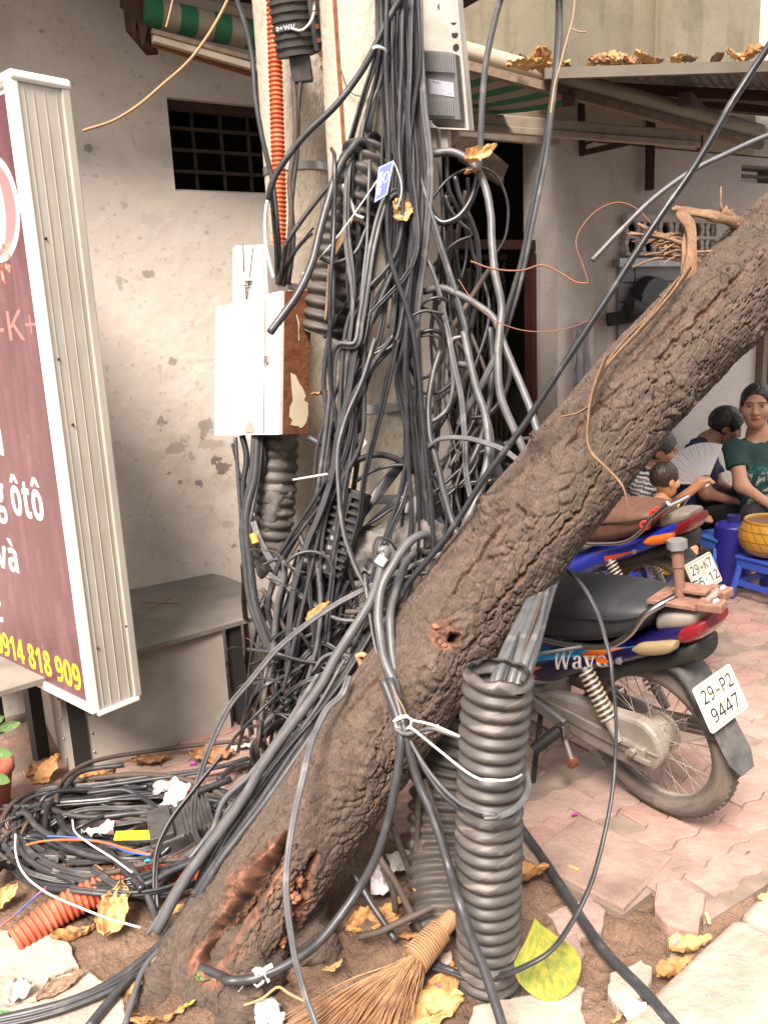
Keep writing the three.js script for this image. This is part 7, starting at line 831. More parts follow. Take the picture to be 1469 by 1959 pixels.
  const hg = nets((x, y, z) => headField(x, y, z), V(-0.1, -0.135, -0.125), V(0.1, 0.135, 0.13), 0.0038); hg.scale(hs, hs, hs);
  { // colours of eyes, brows and lips
    const P = hg.attributes.position, col = []; for (let i = 0; i < P.count; i++) { const x = P.getX(i) / hs, y = P.getY(i) / hs, z = P.getZ(i) / hs; let c = o.skin; if (z > 0.04) { const q = Math.hypot(x / 0.024, (y + 0.054) / 0.0125); c = lerp3(c, [o.skin[0] * 0.75, o.skin[1] * 0.42, o.skin[2] * 0.42], 1 - sstep(0.75, 1.05, q)); for (const s of [-1, 1]) { const e = Math.hypot((x - s * 0.031) / 0.0145, (y - 0.01) / 0.0055); c = lerp3(c, Math.abs(x - s * 0.031) < 0.0055 ? [0.012, 0.008, 0.006] : [0.35, 0.3, 0.28], 1 - sstep(0.75, 1.0, e)); const l = Math.hypot((x - s * 0.031) / 0.017, (y - 0.0165) / 0.0028); c = lerp3(c, [0.02, 0.014, 0.012], 1 - sstep(0.7, 1.1, l)); const br = Math.hypot((x - s * 0.031) / 0.022, (y - 0.033 + 0.15 * Math.abs(x - s * 0.03)) / 0.0042); c = lerp3(c, [0.03, 0.022, 0.018], 0.85 * (1 - sstep(0.7, 1.15, br))); } const m = Math.hypot(x / 0.02, (y + 0.0535) / 0.0022); c = lerp3(c, [0.06, 0.02, 0.02], 1 - sstep(0.7, 1.1, m)); } col.push(...c); }
    hg.setAttribute('color', new THREE.Float32BufferAttribute(col, 3)); hg.applyMatrix4(H); }
  for (const g of pieces) { const n = g.attributes.position.count, c = new Float32Array(n * 3); for (let i = 0; i < n; i++) { const v = 1 + 0.06 * n3(g.attributes.position.getX(i) * 30, g.attributes.position.getY(i) * 30, g.attributes.position.getZ(i) * 30); c[i * 3] = o.skin[0] * v; c[i * 3 + 1] = o.skin[1] * v; c[i * 3 + 2] = o.skin[2] * v; } g.setAttribute('color', new THREE.BufferAttribute(c, 3)); }
  part('body', mergeGeometries([...pieces, hg]), mat([1, 1, 1], 0.5, { vertexColors: true, sheen: 0.2 }), t);
  // shirt: torso and upper arms, cut at the sleeve
  const sl = o.sleeve ?? 0.55, cut = (a, b, f) => a.clone().lerp(b, f);
  const shirt = [[J.shR, J.shL, 0.062, 0.062], [cut(J.neck, J.chest, 0.25), J.chest, 0.08, 0.136], [J.chest, J.pelvis, 0.138, 0.165], [J.shR, cut(J.shR, J.elR, Math.min(sl, 1)), 0.054, 0.053], [J.shL, cut(J.shL, J.elL, Math.min(sl, 1)), 0.054, 0.053]]; if (sl > 1) for (const s of ['R', 'L']) shirt.push([J['el' + s], cut(J['el' + s], J['wr' + s], sl - 1), 0.046, 0.038]);
  const tf0 = fld(shirt.filter((_, i) => i < 3), 0.011), nk = o.neckCut || 0.05; const arms = ['R', 'L'].map((s, i) => ({ f: fld(sl > 1 ? [shirt[3 + i], shirt[5 + i]] : [shirt[3 + i]], 0.011, 0.02), a: cut(J['sh' + s], J['el' + s], sl), n: J['el' + s].clone().sub(J['sh' + s]).normalize() }));
  const sf = (x, y, z) => { let d = tf0(x, y, z); for (const { f, a, n } of arms) { let e = f(x, y, z); if (sl <= 1) e = Math.max(e, (x - a.x) * n.x + (y - a.y) * n.y + (z - a.z) * n.z); d = smin(d, e, 0.02 * k); } return d; }; const neckDir = J.head.clone().sub(J.neck).normalize(), front = o.chestFace || o.face.clone().setY(0).normalize();
  const nc = J.neck.clone().addScaledVector(neckDir, 0.045 * k).addScaledVector(front, 0.035 * k);
  const sb = boundsOf(shirt, 0.18 * k); const sg = nets((x, y, z) => { const w = 0.009 * n3(x * 11, y * 7, z * 11) + 0.006 * Math.abs(n3(x * 22 + y * 10, y * 16, z * 22)) - 0.003; let d = sf(x, y, z) + w; d = Math.max(d, -(Math.hypot(x - nc.x, y - nc.y, z - nc.z) - nk * k)); return d; }, sb.min, sb.max, 0.0115 * Math.max(0.8, k));
  if (o.shirtPaint) { const P = sg.attributes.position, c = []; for (let i = 0; i < P.count; i++) c.push(...o.shirtPaint(P.getX(i), P.getY(i), P.getZ(i))); sg.setAttribute('color', new THREE.Float32BufferAttribute(c, 3)); }
  part('shirt', sg, mat(o.shirtPaint ? [1, 1, 1] : o.shirt, 0.85, o.shirtPaint ? { vertexColors: true } : {}), t, o.shirtLabel);
  const tr = [[J.hipR, J.hipL, 0.112, 0.112], [J.hipR, J.knR, 0.097, 0.074], [J.hipL, J.knL, 0.097, 0.074], [J.knR, cut(J.knR, J.anR, o.trouserLen ?? 0.9), 0.07, 0.056], [J.knL, cut(J.knL, J.anL, o.trouserLen ?? 0.9), 0.07, 0.056]]; const tb = boundsOf(tr, 0.15 * k); const tf = fld(tr, 0.008); part('trousers', nets((x, y, z) => tf(x, y, z) + 0.006 * n3(x * 12, y * 8, z * 12), tb.min, tb.max, 0.014), mat(o.trousers, 0.85), t);
  // hair
  const hf = (x, y, z) => { const g = o.hairGrow || 0.012; const e = (a, b, c, rx, ry, rz) => (Math.hypot((x - a) / rx, (y - b) / ry, (z - c) / rz) - 1) * Math.min(rx, ry, rz); let d = e(0, 0.028, -0.016, 0.076 + g, 0.092 + g, 0.094 + g); if (o.bun) d = smin(d, e(0, 0.0, -0.115, 0.045, 0.045, 0.035), 0.02); d += 0.0022 * n3(x * 70, y * 22, z * 40) + 0.0012 * n3(x * 160, y * 40, z * 90); const hl = o.hairline || 0.062; d = Math.max(d, -e(0, hl - 0.1, 0.1, 0.076, 0.1, 0.098)); for (const s of [-1, 1]) d = Math.max(d, -e(s * 0.085, -0.03, 0.02, 0.02, 0.05, 0.04)); d = Math.max(d, -(y + (o.nape ?? 0.05))); return d; };
  const ng = nets(hf, V(-0.12, -0.12, -0.17), V(0.12, 0.15, 0.13), 0.005); ng.scale(hs, hs, hs); ng.applyMatrix4(H); part('hair', ng, mat(o.hair || [0.012, 0.009, 0.008], 0.5), t);
  rebase(t); return t;
}
const drop = (p, y = 0.07, dx = 0, dz = 0) => V(p.x + dx, y, p.z + dz);
{
  const A = (x, y, d) => at(x, y, d * 1.1); let j = { head: A(1446, 778, 4.7), neck: A(1449, 836, 4.76), shR: A(1404, 862, 4.72), shL: A(1502, 866, 4.82), chest: A(1452, 905, 4.78), pelvis: A(1458, 1005, 4.85), elR: A(1418, 930, 4.62), wrR: A(1470, 965, 4.48), elL: A(1530, 935, 4.7), wrL: A(1496, 975, 4.48), hipR: A(1434, 1010, 4.8), hipL: A(1484, 1012, 4.86), knR: A(1442, 990, 4.56), knL: A(1506, 994, 4.6) }; j.anR = drop(j.knR, 0.07, 0.02, -0.06); j.anL = drop(j.knL, 0.07, 0.02, -0.06);
  const c0 = j.chest.clone(), fdir = V(-0.42, 0, 0.9).normalize(), sd = V(0.9, 0, 0.42);
  person({ j, label: 'seated person in a dark green printed t-shirt at the right edge, facing the street', face: V(-0.46, -0.02, 0.88), chestFace: fdir, toes: fdir, skin: [0.42, 0.22, 0.145], shirt: [0.012, 0.045, 0.038], shirtLabel: 'dark green t-shirt with a pale printed pattern', sleeve: 0.5, headScale: 1.16, hairGrow: 0.008, neckCut: 0.082, trousers: [0.02, 0.014, 0.022], bun: true, hairline: 0.08, nape: 0.03,
    shirtPaint: (x, y, z) => { const e = V(x, y, z).sub(c0); const f = e.dot(fdir), s = e.dot(sd), h = e.y; let c = [0.012, 0.045, 0.038]; if (f > 0.04 && Math.abs(s) < 0.11 && h < 0.06 && h > -0.2) { const v = n3(s * 26 + 4, h * 22, 3) + 0.5 * n3(s * 60, h * 50, 8); if (v > 0.28) c = [0.3, 0.34, 0.32]; if (h > 0.02 && Math.abs(n3(s * 70, h * 20, 5)) > 0.25) c = [0.02, 0.13, 0.13]; } return c; } });
  j = { head: A(1388, 816, 4.98), neck: A(1352, 846, 5.02), shR: A(1330, 868, 4.92), shL: A(1345, 858, 5.2), chest: A(1325, 905, 5.04), pelvis: A(1308, 990, 5.08), elR: A(1350, 945, 4.82), wrR: A(1402, 958, 4.8), elL: A(1375, 930, 5.2), wrL: A(1420, 950, 5.05), hipR: A(1308, 995, 5.0), hipL: A(1318, 990, 5.2), knR: A(1398, 965, 4.86), knL: A(1405, 955, 5.12) }; j.anR = drop(j.knR, 0.07, -0.04); j.anL = drop(j.knL, 0.07, -0.04);
  person({ j, label: 'seated person in a navy shirt bowing forward beside the person in green', face: V(0.86, -0.42, 0.3), chestFace: V(0.9, 0, 0.3), toes: V(0.9, 0, 0.2), skin: [0.3, 0.145, 0.09], shirt: [0.012, 0.013, 0.06], sleeve: 0.7, trousers: [0.006, 0.005, 0.006], hairline: 0.066, hairGrow: 0.016, nape: 0.045 });
  j = { head: A(1262, 862, 4.56), neck: A(1240, 898, 4.62), shR: A(1222, 922, 4.5), shL: A(1240, 915, 4.8), chest: A(1222, 958, 4.64), pelvis: A(1212, 1035, 4.7), elR: A(1262, 985, 4.4), wrR: A(1322, 938, 4.3), elL: A(1275, 980, 4.75), wrL: A(1320, 985, 4.65), hipR: A(1212, 1040, 4.62), hipL: A(1222, 1036, 4.82), knR: A(1305, 1035, 4.45), knL: A(1312, 1030, 4.75) }; j.anR = drop(j.knR); j.anL = drop(j.knL);
  person({ j, label: 'person in a black and white striped shirt behind the trunk, waving a white fan', face: V(0.9, -0.18, 0.3), chestFace: V(0.9, 0, 0.3), toes: V(0.9, 0, 0.2), skin: [0.42, 0.2, 0.115], sleeve: 0.8, trousers: [0.015, 0.013, 0.02], hair: [0.05, 0.045, 0.042], handR: A(1352, 912, 4.28).sub(A(1322, 938, 4.3)), curlR: 0.85, shirtPaint: (x, y, z) => (((y * 1.0 + 0.25 * x) / 0.026) % 1 + 1) % 1 < 0.5 ? [0.5, 0.48, 0.46] : [0.012, 0.012, 0.014] });
  j = { head: A(1272, 918, 4.2), neck: A(1264, 958, 4.24), shR: A(1248, 976, 4.18), shL: A(1290, 978, 4.32), chest: A(1264, 1004, 4.26), pelvis: A(1262, 1062, 4.3), elR: A(1240, 1020, 4.14), wrR: A(1258, 1052, 4.1), elL: A(1302, 1015, 4.34), wrL: A(1318, 1040, 4.26), hipR: A(1254, 1068, 4.28), hipL: A(1274, 1068, 4.34) }; j.knR = drop(j.hipR, 0.24); j.knL = drop(j.hipL, 0.24); j.anR = drop(j.hipR, 0.06); j.anL = drop(j.hipL, 0.06);
  person({ j, size: 0.62, headScale: 1.32, label: 'small child in a yellow top seen from behind, in front of the fan', face: V(0.86, -0.12, -0.28), chestFace: V(0.86, 0, -0.2), toes: V(0.86, 0, 0), skin: [0.52, 0.26, 0.14], shirt: [0.6, 0.42, 0.06], sleeve: 0.4, trousers: [0.1, 0.1, 0.2], hair: [0.03, 0.016, 0.012], hairGrow: 0.008, nape: 0.045 });
  // the fan in the hand
  const fan = thing('folding_fan', 'white folding fan held open in front of the bowing person', 'fan'); const piv = A(1350, 925, 4.27), R = 0.23, N = 30; const nf = camera.position.clone().sub(piv).normalize(), ex = V(1, 0, 0).addScaledVector(nf, -nf.x).normalize(), ey = nf.clone().cross(ex).normalize();
  const pt = (r, a, d) => piv.clone().addScaledVector(ex, r * Math.cos(a)).addScaledVector(ey, r * Math.sin(a)).addScaledVector(nf, d);
  const a0 = 66 * D2R, a1 = 178 * D2R; const pos = [], idx = []; for (let i = 0; i <= N * 2; i++) { const a = mix(a0, a1, i / (N * 2)), d = (i % 2 ? 0.004 : -0.004); for (const r of [0.05, R]) { const p = pt(r, a, d * r / R * 0.9); pos.push(p.x, p.y, p.z); } if (i) idx.push(2 * i - 2, 2 * i - 1, 2 * i, 2 * i, 2 * i - 1, 2 * i + 1); }
  const g = new THREE.BufferGeometry(); g.setAttribute('position', new THREE.Float32BufferAttribute(pos, 3)); g.setIndex(idx); const gg = g.toNonIndexed(); gg.computeVertexNormals(); part('leaf', gg, mat([0.5, 0.5, 0.54], 0.85, { transmission: 0.25, thickness: 0 }), fan); for (let i = 0; i <= N; i += 3) { const a = mix(a0, a1, i / N); part('rib', rod(pt(-0.02, a, 0.003), pt(R * 0.98, a, 0.004), 0.0016, 0.001, 6), mat([0.5, 0.45, 0.38], 0.6), fan); } part('pivot', moved(new THREE.SphereGeometry(0.006, 10, 8), piv.x, piv.y, piv.z), M.steel, fan); rebase(fan);
}
// ---------- stools, pot, drum ----------
{
  const blue = (c) => mat(c, 0.4, { clearcoat: 0.2 });
  const stool = (p, h, w, c, turn, label) => { const t = thing('plastic_stool', label, 'stool', 'blue plastic stools'); const m = blue(c); part('seat', box(w, 0.022, w, 0, h - 0.011, 0, 0.009), m, t); part('apron', box(w * 0.94, 0.05, w * 0.94, 0, h - 0.046, 0, 0.006), m, t); for (const a of [-1, 1]) for (const b of [-1, 1]) { part('leg', bar(V(a * w * 0.42, h - 0.06, b * w * 0.42), V(a * w * 0.52, 0, b * w * 0.52), 0.045, 0.03, 0.004), m, t); } for (const a of [-1, 1]) { part('stretcher', box(w * 0.92, 0.03, 0.014, 0, h * 0.36, a * w * 0.475), m, t); part('stretcher', box(0.014, 0.03, w * 0.92, a * w * 0.475, h * 0.36 + 0.002, 0), m, t); } t.position.copy(p); t.rotation.y = turn; };
  const sp = ground(1452, 1148); sp.add(V(0.06, 0, -0.02)); stool(sp, 0.25, 0.27, [0.03, 0.075, 0.42], 0.5, 'low blue plastic stool carrying the yellow basket pot');
  stool(ground(1380, 1106).add(V(0, 0, -0.05)), 0.27, 0.24, [0.05, 0.14, 0.5], 0.3, 'light blue plastic stool beyond the second motorbike tail'); stool(ground(1462, 1075).add(V(0.1, 0, -0.25)), 0.38, 0.28, [0.02, 0.03, 0.28], 0.2, 'dark blue plastic stool under the person in green');
  stool(V(...ground(1310, 1060).toArray()).setY(0), 0.36, 0.26, [0.02, 0.03, 0.3], 0.6, 'dark blue stool under the person in navy, hidden behind the bikes'); stool(ground(1215, 1120), 0.3, 0.26, [0.03, 0.05, 0.35], 0.1, 'blue stool behind the trunk under the person with the fan');
  // woven pot
  const pot = thing('basket_pot', 'round yellow brown lacquered pot on the low blue stool', 'pot'); const prof = [[0, 0], [0.09, 0], [0.13, 0.02], [0.165, 0.06], [0.178, 0.11], [0.17, 0.16], [0.15, 0.195], [0.142, 0.205], [0.13, 0.2], [0.145, 0.15], [0.12, 0.05], [0, 0.03]].map((p) => new THREE.Vector2(...p)); const lac = mapped(tex(256, (u, v) => { const w = Math.abs(((u * 22 + v * 7) % 1) - 0.5) < 0.06 || Math.abs(((v * 10) % 1) - 0.5) < 0.07; const n = fbm(u, v, 8, 501, 4); return w ? [0.2, 0.1, 0.015] : lerp3([0.34, 0.17, 0.02], [0.5, 0.27, 0.04], n); }, 1), 0.25, { clearcoat: 0.5 }); part('body', new THREE.LatheGeometry(prof.map((p) => p), 48), lac, pot); const rim = new THREE.TorusGeometry(0.142, 0.008, 10, 48); rim.rotateX(Math.PI / 2); part('rim', moved(rim, 0, 0.203, 0), lac, pot); part('filling', moved(new THREE.CylinderGeometry(0.136, 0.136, 0.01, 32), 0, 0.185, 0), mat([0.14, 0.07, 0.05], 0.6), pot, 'brown surface inside'); pot.position.set(sp.x, 0.252, sp.z);
  const dr = thing('blue_drum', 'dark blue plastic drum standing between the stools', 'drum'); const dp = [[0, 0], [0.1, 0], [0.108, 0.01], [0.108, 0.12], [0.112, 0.13], [0.112, 0.15], [0.108, 0.16], [0.108, 0.34], [0.1, 0.36], [0.06, 0.37], [0, 0.37]].map((p) => new THREE.Vector2(...p)); part('body', new THREE.LatheGeometry(dp, 36), mat([0.02, 0.018, 0.2], 0.4), dr); part('cap', moved(new THREE.CylinderGeometry(0.04, 0.04, 0.04, 24), 0, 0.39, 0), mat([0.02, 0.02, 0.12], 0.4), dr); dr.position.copy(ground(1405, 1122)).add(V(0.02, 0, -0.1));
  // things on the far wall
  const wf = thing('wall_appliance', 'black round appliance hanging on the far wall behind the trunk', 'appliance'); const Q = (x, y, q) => fromHouse(...house(x, y, q)); const c = Q(1262, 575, 0.12); part('round_cover', rod(c.clone().addScaledVector(WN, -0.1), c.clone().addScaledVector(WN, -0.02), 0.16, 0.14, 36), mat([0.03, 0.032, 0.036], 0.5), wf); part('motor', rod(Q(1200, 590, 0.1), Q(1240, 605, 0.14), 0.07, 0.06, 20), M.black, wf); part('bracket', bar(Q(1160, 612, 0.02), Q(1205, 605, 0.1), 0.06, 0.08, 0.008), M.black, wf); part('cord', tube([Q(1206, 470, 0.03), Q(1214, 520, 0.03), Q(1212, 575, 0.05), Q(1214, 600, 0.08)], 0.005, 20, 6), M.black, wf); rebase(wf);
  const cl = path3('1100,622,4.9 1118,618,4.88 1132,640,4.88'); const cg = []; { const w = 0.17, h = 0.5, nx = 14, ny = 26, pos = [], idx = []; const o = Q(1095, 618, 0.12); for (let j = 0; j <= ny; j++) for (let i = 0; i <= nx; i++) { const u = i / nx, v = j / ny; const p = o.clone().addScaledVector(WU, u * w * (1 - 0.3 * (1 - v))).add(V(0, -v * h * (1 - 0.1 * u), 0)).addScaledVector(WN, 0.018 * Math.sin(u * 15 + v * 2) * (0.4 + v) + 0.01 * n2(u * 4, v * 4)); pos.push(p.x, p.y, p.z); } for (let j = 0; j < ny; j++) for (let i = 0; i < nx; i++) { const a = j * (nx + 1) + i; idx.push(a, a + 1, a + nx + 1, a + 1, a + nx + 2, a + nx + 1); } const g = new THREE.BufferGeometry(); g.setAttribute('position', new THREE.Float32BufferAttribute(pos, 3)); g.setIndex(idx); g.computeVertexNormals(); solo('hanging_cloth', g, mat([0.3, 0.29, 0.33], 0.9), 'grey cloth hanging on the pillar behind the trunk', 'cloth'); }
}
// ---------- leaves, litter, broom ----------
const leafTex = (a, b, c, s) => tex(256, (u, v) => { const m = Math.abs(v - 0.5), vein = Math.min(1, Math.abs(((u * 9 + m * 6) % 1) - 0.5) / 0.07), mid = sstep(0.0, 0.025, m); let k = lerp3(a, b, fbm(u, v, 6, s, 5)); k = lerp3(k, c, sstep(0.55, 0.75, fbm(u, v, 9, s + 9, 5))); return lerp3([c[0] * 1.1, c[1] * 1.1, c[2] * 1.1], k, Math.min(0.55 + 0.45 * vein, 0.35 + 0.65 * mid)); }, 1);
const LM = [[[0.36, 0.17, 0.06], [0.5, 0.27, 0.1], [0.3, 0.13, 0.05]], [[0.24, 0.11, 0.045], [0.36, 0.18, 0.075], [0.16, 0.07, 0.03]], [[0.5, 0.3, 0.11], [0.6, 0.4, 0.18], [0.4, 0.2, 0.07]], [[0.19, 0.12, 0.075], [0.3, 0.2, 0.13], [0.13, 0.08, 0.05]]].map((q, i) => mapped(leafTex(...q, 601 + i * 20), 0.7, { transmission: 0.12, thickness: 0 }));
LM.push(mapped(tex(256, (u, v) => { const m = Math.abs(v - 0.5), vein = Math.abs(((u * 7 + m * 7) % 1) - 0.5) < 0.07 || m < 0.014; const c = lerp3([0.34, 0.32, 0.045], [0.2, 0.25, 0.04], sstep(0.35, 0.68, fbm(u, v, 12, 701, 6))); return vein ? [c[0] * 0.72, c[1] * 0.8, c[2]] : c; }, 1), 0.55, { transmission: 0.15, thickness: 0 }), mat([0.09, 0.16, 0.045], 0.5, { transmission: 0.15, thickness: 0 }), mat([0.08, 0.16, 0.06], 0.4, { transmission: 0.2, thickness: 0 }));
function leafGeo(len, wid, bend, cup, seed, crumple = 1, tipped = 1) {
  const nx = 26, ny = 14, pos = [], uv = [], idx = [];
  for (let i = 0; i <= nx; i++) { const u = i / nx, w = wid * Math.pow(Math.sin(Math.PI * Math.pow(u, 0.8) * 0.985 + 0.02), 0.75) * (tipped ? 1 : 1); for (let j = 0; j <= ny; j++) { const v = j / ny * 2 - 1; const a = bend * (u - 0.5); let x = len * (bend ? Math.sin(a) / bend : u - 0.5), y = len * (bend ? (1 - Math.cos(a)) / bend : 0); const cr = Math.abs(v); const z = v * w / 2 * (1 - 0.25 * Math.abs(cup) * cr); y += cup * w * 0.45 * cr * cr; const tear = crumple * 0.06 * wid * n2(u * 6 + seed, Math.sign(v) * 3) * cr; y += crumple * (0.09 * wid * n2(u * 3 + seed, v * 1.7) + 0.035 * wid * n2(u * 9 + seed, v * 5)); x += crumple * 0.05 * wid * n2(u * 4 + seed + 9, v * 3); pos.push(x, y, z + Math.sign(v) * tear); uv.push(u, j / ny); } }
  for (let i = 0; i < nx; i++) for (let j = 0; j < ny; j++) { const a = i * (ny + 1) + j; idx.push(a, a + 1, a + ny + 1, a + 1, a + ny + 2, a + ny + 1); }
  const g = new THREE.BufferGeometry(); g.setAttribute('position', new THREE.Float32BufferAttribute(pos, 3)); g.setAttribute('uv', new THREE.Float32BufferAttribute(uv, 2)); g.setIndex(idx); g.computeVertexNormals(); return g;
}
function leaf(p, len, wid, turn, m, label, o = {}) { const g = leafGeo(len * 0.86, wid * 0.86, (o.bend ?? rr(0.4, 1.5)) * 0.8, (o.cup ?? rr(-0.3, 0.8)) * 0.7, rr(0, 99), (o.crumple ?? 1.3) * 1.0); g.rotateX(o.roll ?? rr(-0.4, 0.4)); g.rotateZ(o.pitch ?? rr(-0.2, 0.2)); g.rotateY(turn * D2R); g.computeBoundingBox(); if (o.rest !== false) g.translate(0, -g.boundingBox.min.y, 0); g.translate(p.x, p.y, p.z); const st = o.group; return solo(o.name || 'dry_leaf', g, LM[m], label, 'leaf', st); }
rnd = mulberry(404);
const gl = (x, y, h = -0.03) => ground(x, y, h);
const leaves = [
  [gl(225, 1765, 0.0), 0.17, 0.12, 75, 2, 'big crisp tan leaf standing folded beside the orange conduit', { bend: 0.9, cup: 0.9, pitch: 0.75, roll: 0.3 }], [gl(140, 1800), 0.15, 0.075, 25, 0, 'curled orange brown leaf below the orange conduit', { bend: 2, cup: 1.1 }], [gl(120, 1890, -0.005), 0.15, 0.06, 40, 3, 'grey brown pointed leaf on the bottom left slab', { bend: 0.8, cup: 0.4 }], [gl(95, 1490, 0.0), 0.16, 0.1, 20, 0, 'brown leaf against the counter base corner', { pitch: 0.7 }], [gl(75, 1475, 0.0), 0.14, 0.09, 70, 1, 'dark brown leaf at the foot of the counter, left of the corner strap'], [gl(185, 1490, 0.01), 0.17, 0.08, 10, 0, 'crumpled orange leaf behind the cable coil under the counter', { crumple: 2 }], [gl(290, 1460, 0.0), 0.17, 0.1, 10, 1, 'flat brown leaf on the ground before the counter base'], [gl(405, 1452, 0.0), 0.2, 0.12, 15, 1, 'large brown leaf beside the far cables at the counter end'],
  [gl(425, 1685, 0.12), 0.15, 0.06, 60, 2, 'tan leaf caught upright on the left edge of the trunk base', { pitch: 0.8, rest: false, bend: 1 }], [gl(340, 1755), 0.13, 0.07, 35, 2, 'pale leaf under the sweeping cables left of the trunk base'], [gl(365, 1745, 0.0), 0.09, 0.06, 80, 0, 'small orange leaf tip beside the trunk base'], [gl(282, 1905), 0.17, 0.09, 70, 0, 'brown leaf under the cables below the trunk base', { pitch: 0.4 }], [gl(305, 1955), 0.18, 0.1, 15, 0, 'brown leaf cut by the bottom edge, left of the roots'], [gl(150, 1655, 0.01), 0.12, 0.07, 30, 1, 'brown leaf inside the cable coil'], [gl(205, 1660, 0.02), 0.13, 0.09, 100, 1, 'dark leaf under the coil above the orange conduit'],
  [gl(830, 1715, 0.02), 0.2, 0.13, 70, 0, 'tall brown leaf standing behind the broom handle', { pitch: 0.9, bend: 0.7, cup: 0.5 }], [gl(715, 1770), 0.19, 0.11, 20, 0, 'brown leaf lying between the trunk and the broom', { cup: 0.8 }], [gl(755, 1735), 0.12, 0.05, 50, 2, 'yellowish leaf under the slanting cables right of the trunk'], [gl(770, 1800), 0.14, 0.06, -20, 0, 'narrow brown leaf beside the broom head'], [gl(845, 1905), 0.18, 0.1, 60, 0, 'brown leaf at the right of the broom bristles'], [gl(825, 1945), 0.19, 0.11, 20, 2, 'tan leaf at the bottom edge right of the broom'], [gl(635, 1855, 0.02), 0.08, 0.03, 40, 2, 'thin yellow leaf above the broom bristles'],
  [gl(1010, 1690, 0.0), 0.16, 0.09, 10, 0, 'orange brown leaf tucked behind the right side of the standing duct', { cup: 1.2, pitch: 0.3 }], [gl(1320, 1818, -0.02), 0.15, 0.07, 10, 2, 'curled tan leaf beside the kerb, upper one', { cup: 1.3, bend: 1.6 }], [gl(1290, 1868, -0.02), 0.18, 0.07, 35, 0, 'curled orange leaf beside the kerb, lower one', { cup: 1.3, bend: 1.3 }], [gl(1180, 1945), 0.1, 0.03, 60, 2, 'pale sliver of leaf by the foam scrap at the bottom edge'], [gl(1460, 1720, 0.01), 0.06, 0.03, 30, 2, 'tiny yellow leaf at the right edge on the pavers'], [gl(5, 1725, -0.01), 0.14, 0.07, 60, 2, 'yellow leaf cut by the left edge below the coil'], [gl(880, 1760), 0.12, 0.06, 80, 0, 'brown leaf at the foot of the leaning duct'],
  [at(918, 302, 2.6), 0.15, 0.08, 20, 2, 'golden curled leaf caught on the thick grey cable arch', { rest: false, cup: 1.3, bend: 1.8, pitch: 0.4, roll: 0.9 }], [at(905, 330, 2.62), 0.07, 0.035, 10, 0, 'small amber leaf curl under the golden leaf on the cable', { rest: false, cup: 1.3, pitch: 0.2 }], [at(764, 402, 2.6), 0.11, 0.09, 60, 2, 'tan leaf held behind the arched twin cable below the blue tag', { rest: false, pitch: 0.9, roll: 1.0 }], [at(610, 1172, 2.6), 0.11, 0.05, 30, 0, 'orange leaf stuck in the cable tangle beside the lower duct', { rest: false, cup: 1, pitch: 0.5 }], [at(757, 1200, 2.36), 0.06, 0.05, 60, 0, 'small orange leaf between the cables and the trunk', { rest: false, pitch: 0.9 }], [at(620, 750, 2.75), 0.1, 0.06, 20, 0, 'orange leaf lodged behind the meter box corner', { rest: false, pitch: 0.3 }],
];
for (const [p, l, w, t, m, lb, o] of leaves) leaf(p, l, w, t, m, lb, o);
{ const tip = at(1022, 1754, 2.03), foot = ground(1064, 1912, 0.0), ax = tip.clone().sub(foot), L = ax.length(); ax.normalize(); let nn = camera.position.clone().sub(foot).normalize(); const sd = ax.clone().cross(nn).normalize(); nn = sd.clone().cross(ax); const g = leafGeo(L, 0.145, 0.3, 0.1, 5, 0.16); const P = g.attributes.position; for (let i = 0; i < P.count; i++) { const u = P.getX(i) / L + 0.5; P.setZ(i, P.getZ(i) * (u < 0.55 ? 1.12 : 1.12 - 0.75 * (u - 0.55) / 0.45)); } g.computeVertexNormals(); const m = new THREE.Matrix4().makeBasis(ax, nn, sd); m.setPosition((tip.x + foot.x) / 2, (tip.y + foot.y) / 2, (tip.z + foot.z) / 2); g.applyMatrix4(m); solo('fresh_leaf', g, LM[4], 'large yellow green leaf leaning beside the base of the standing duct', 'leaf'); } leaf(gl(393, 1872, 0.05), 0.06, 0.04, 10, 5, 'small fresh green leaf on the trunk base roots', { name: 'fresh_leaf' }); leaf(gl(362, 1925, 0.01), 0.05, 0.02, 40, 4, 'tiny yellow leaf below the trunk base roots', { name: 'fresh_leaf' });
// leaves on the metal roof
{ const A = ground(1040, 141, ROOF_H), B = ground(1620, 122, ROOF_H); const wn = WN.clone(); const spots = [[0.02, 0.12, 2], [0.05, 0.16, 0], [0.09, 0.12, 2], [0.12, 0.11, 3], [0.2, 0.1, 1], [0.25, 0.14, 2], [0.27, 0.12, 2], [0.31, 0.13, 0], [0.34, 0.12, 1], [0.38, 0.13, 0], [0.42, 0.12, 3], [0.47, 0.1, 2], [0.62, 0.1, 3], [0.7, 0.14, 2], [0.73, 0.13, 0], [-0.02, 0.15, 2], [0.5, 0.1, 3], [0.22, 0.09, 2], [0.29, 0.1, 0], [0.36, 0.09, 2]]; for (const [t, l, m] of spots) leaf(A.clone().lerp(B, t).addScaledVector(wn, -rr(0.03, 0.12)).add(V(0, 0.03, 0)), l, l * 0.6, rr(0, 180), m, 'dry leaf lying along the front edge of the metal roof', { cup: rr(0.5, 1.2), pitch: rr(-0.5, 0.6), roll: rr(-0.6, 0.6), group: 'dry leaves on the metal roof' }); for (const [x, y] of [[985, 108], [1010, 118], [1035, 122], [990, 118], [1020, 128], [950, 122]]) leaf(fromHouse(...house(x, y + 8, 0.42)), rr(0.1, 0.16), 0.08, rr(0, 180), rnd() * 3 | 0, 'dry leaf lying on the awning bar left of the metal roof', { cup: 1, group: 'dry leaves on the awning bar' }); }
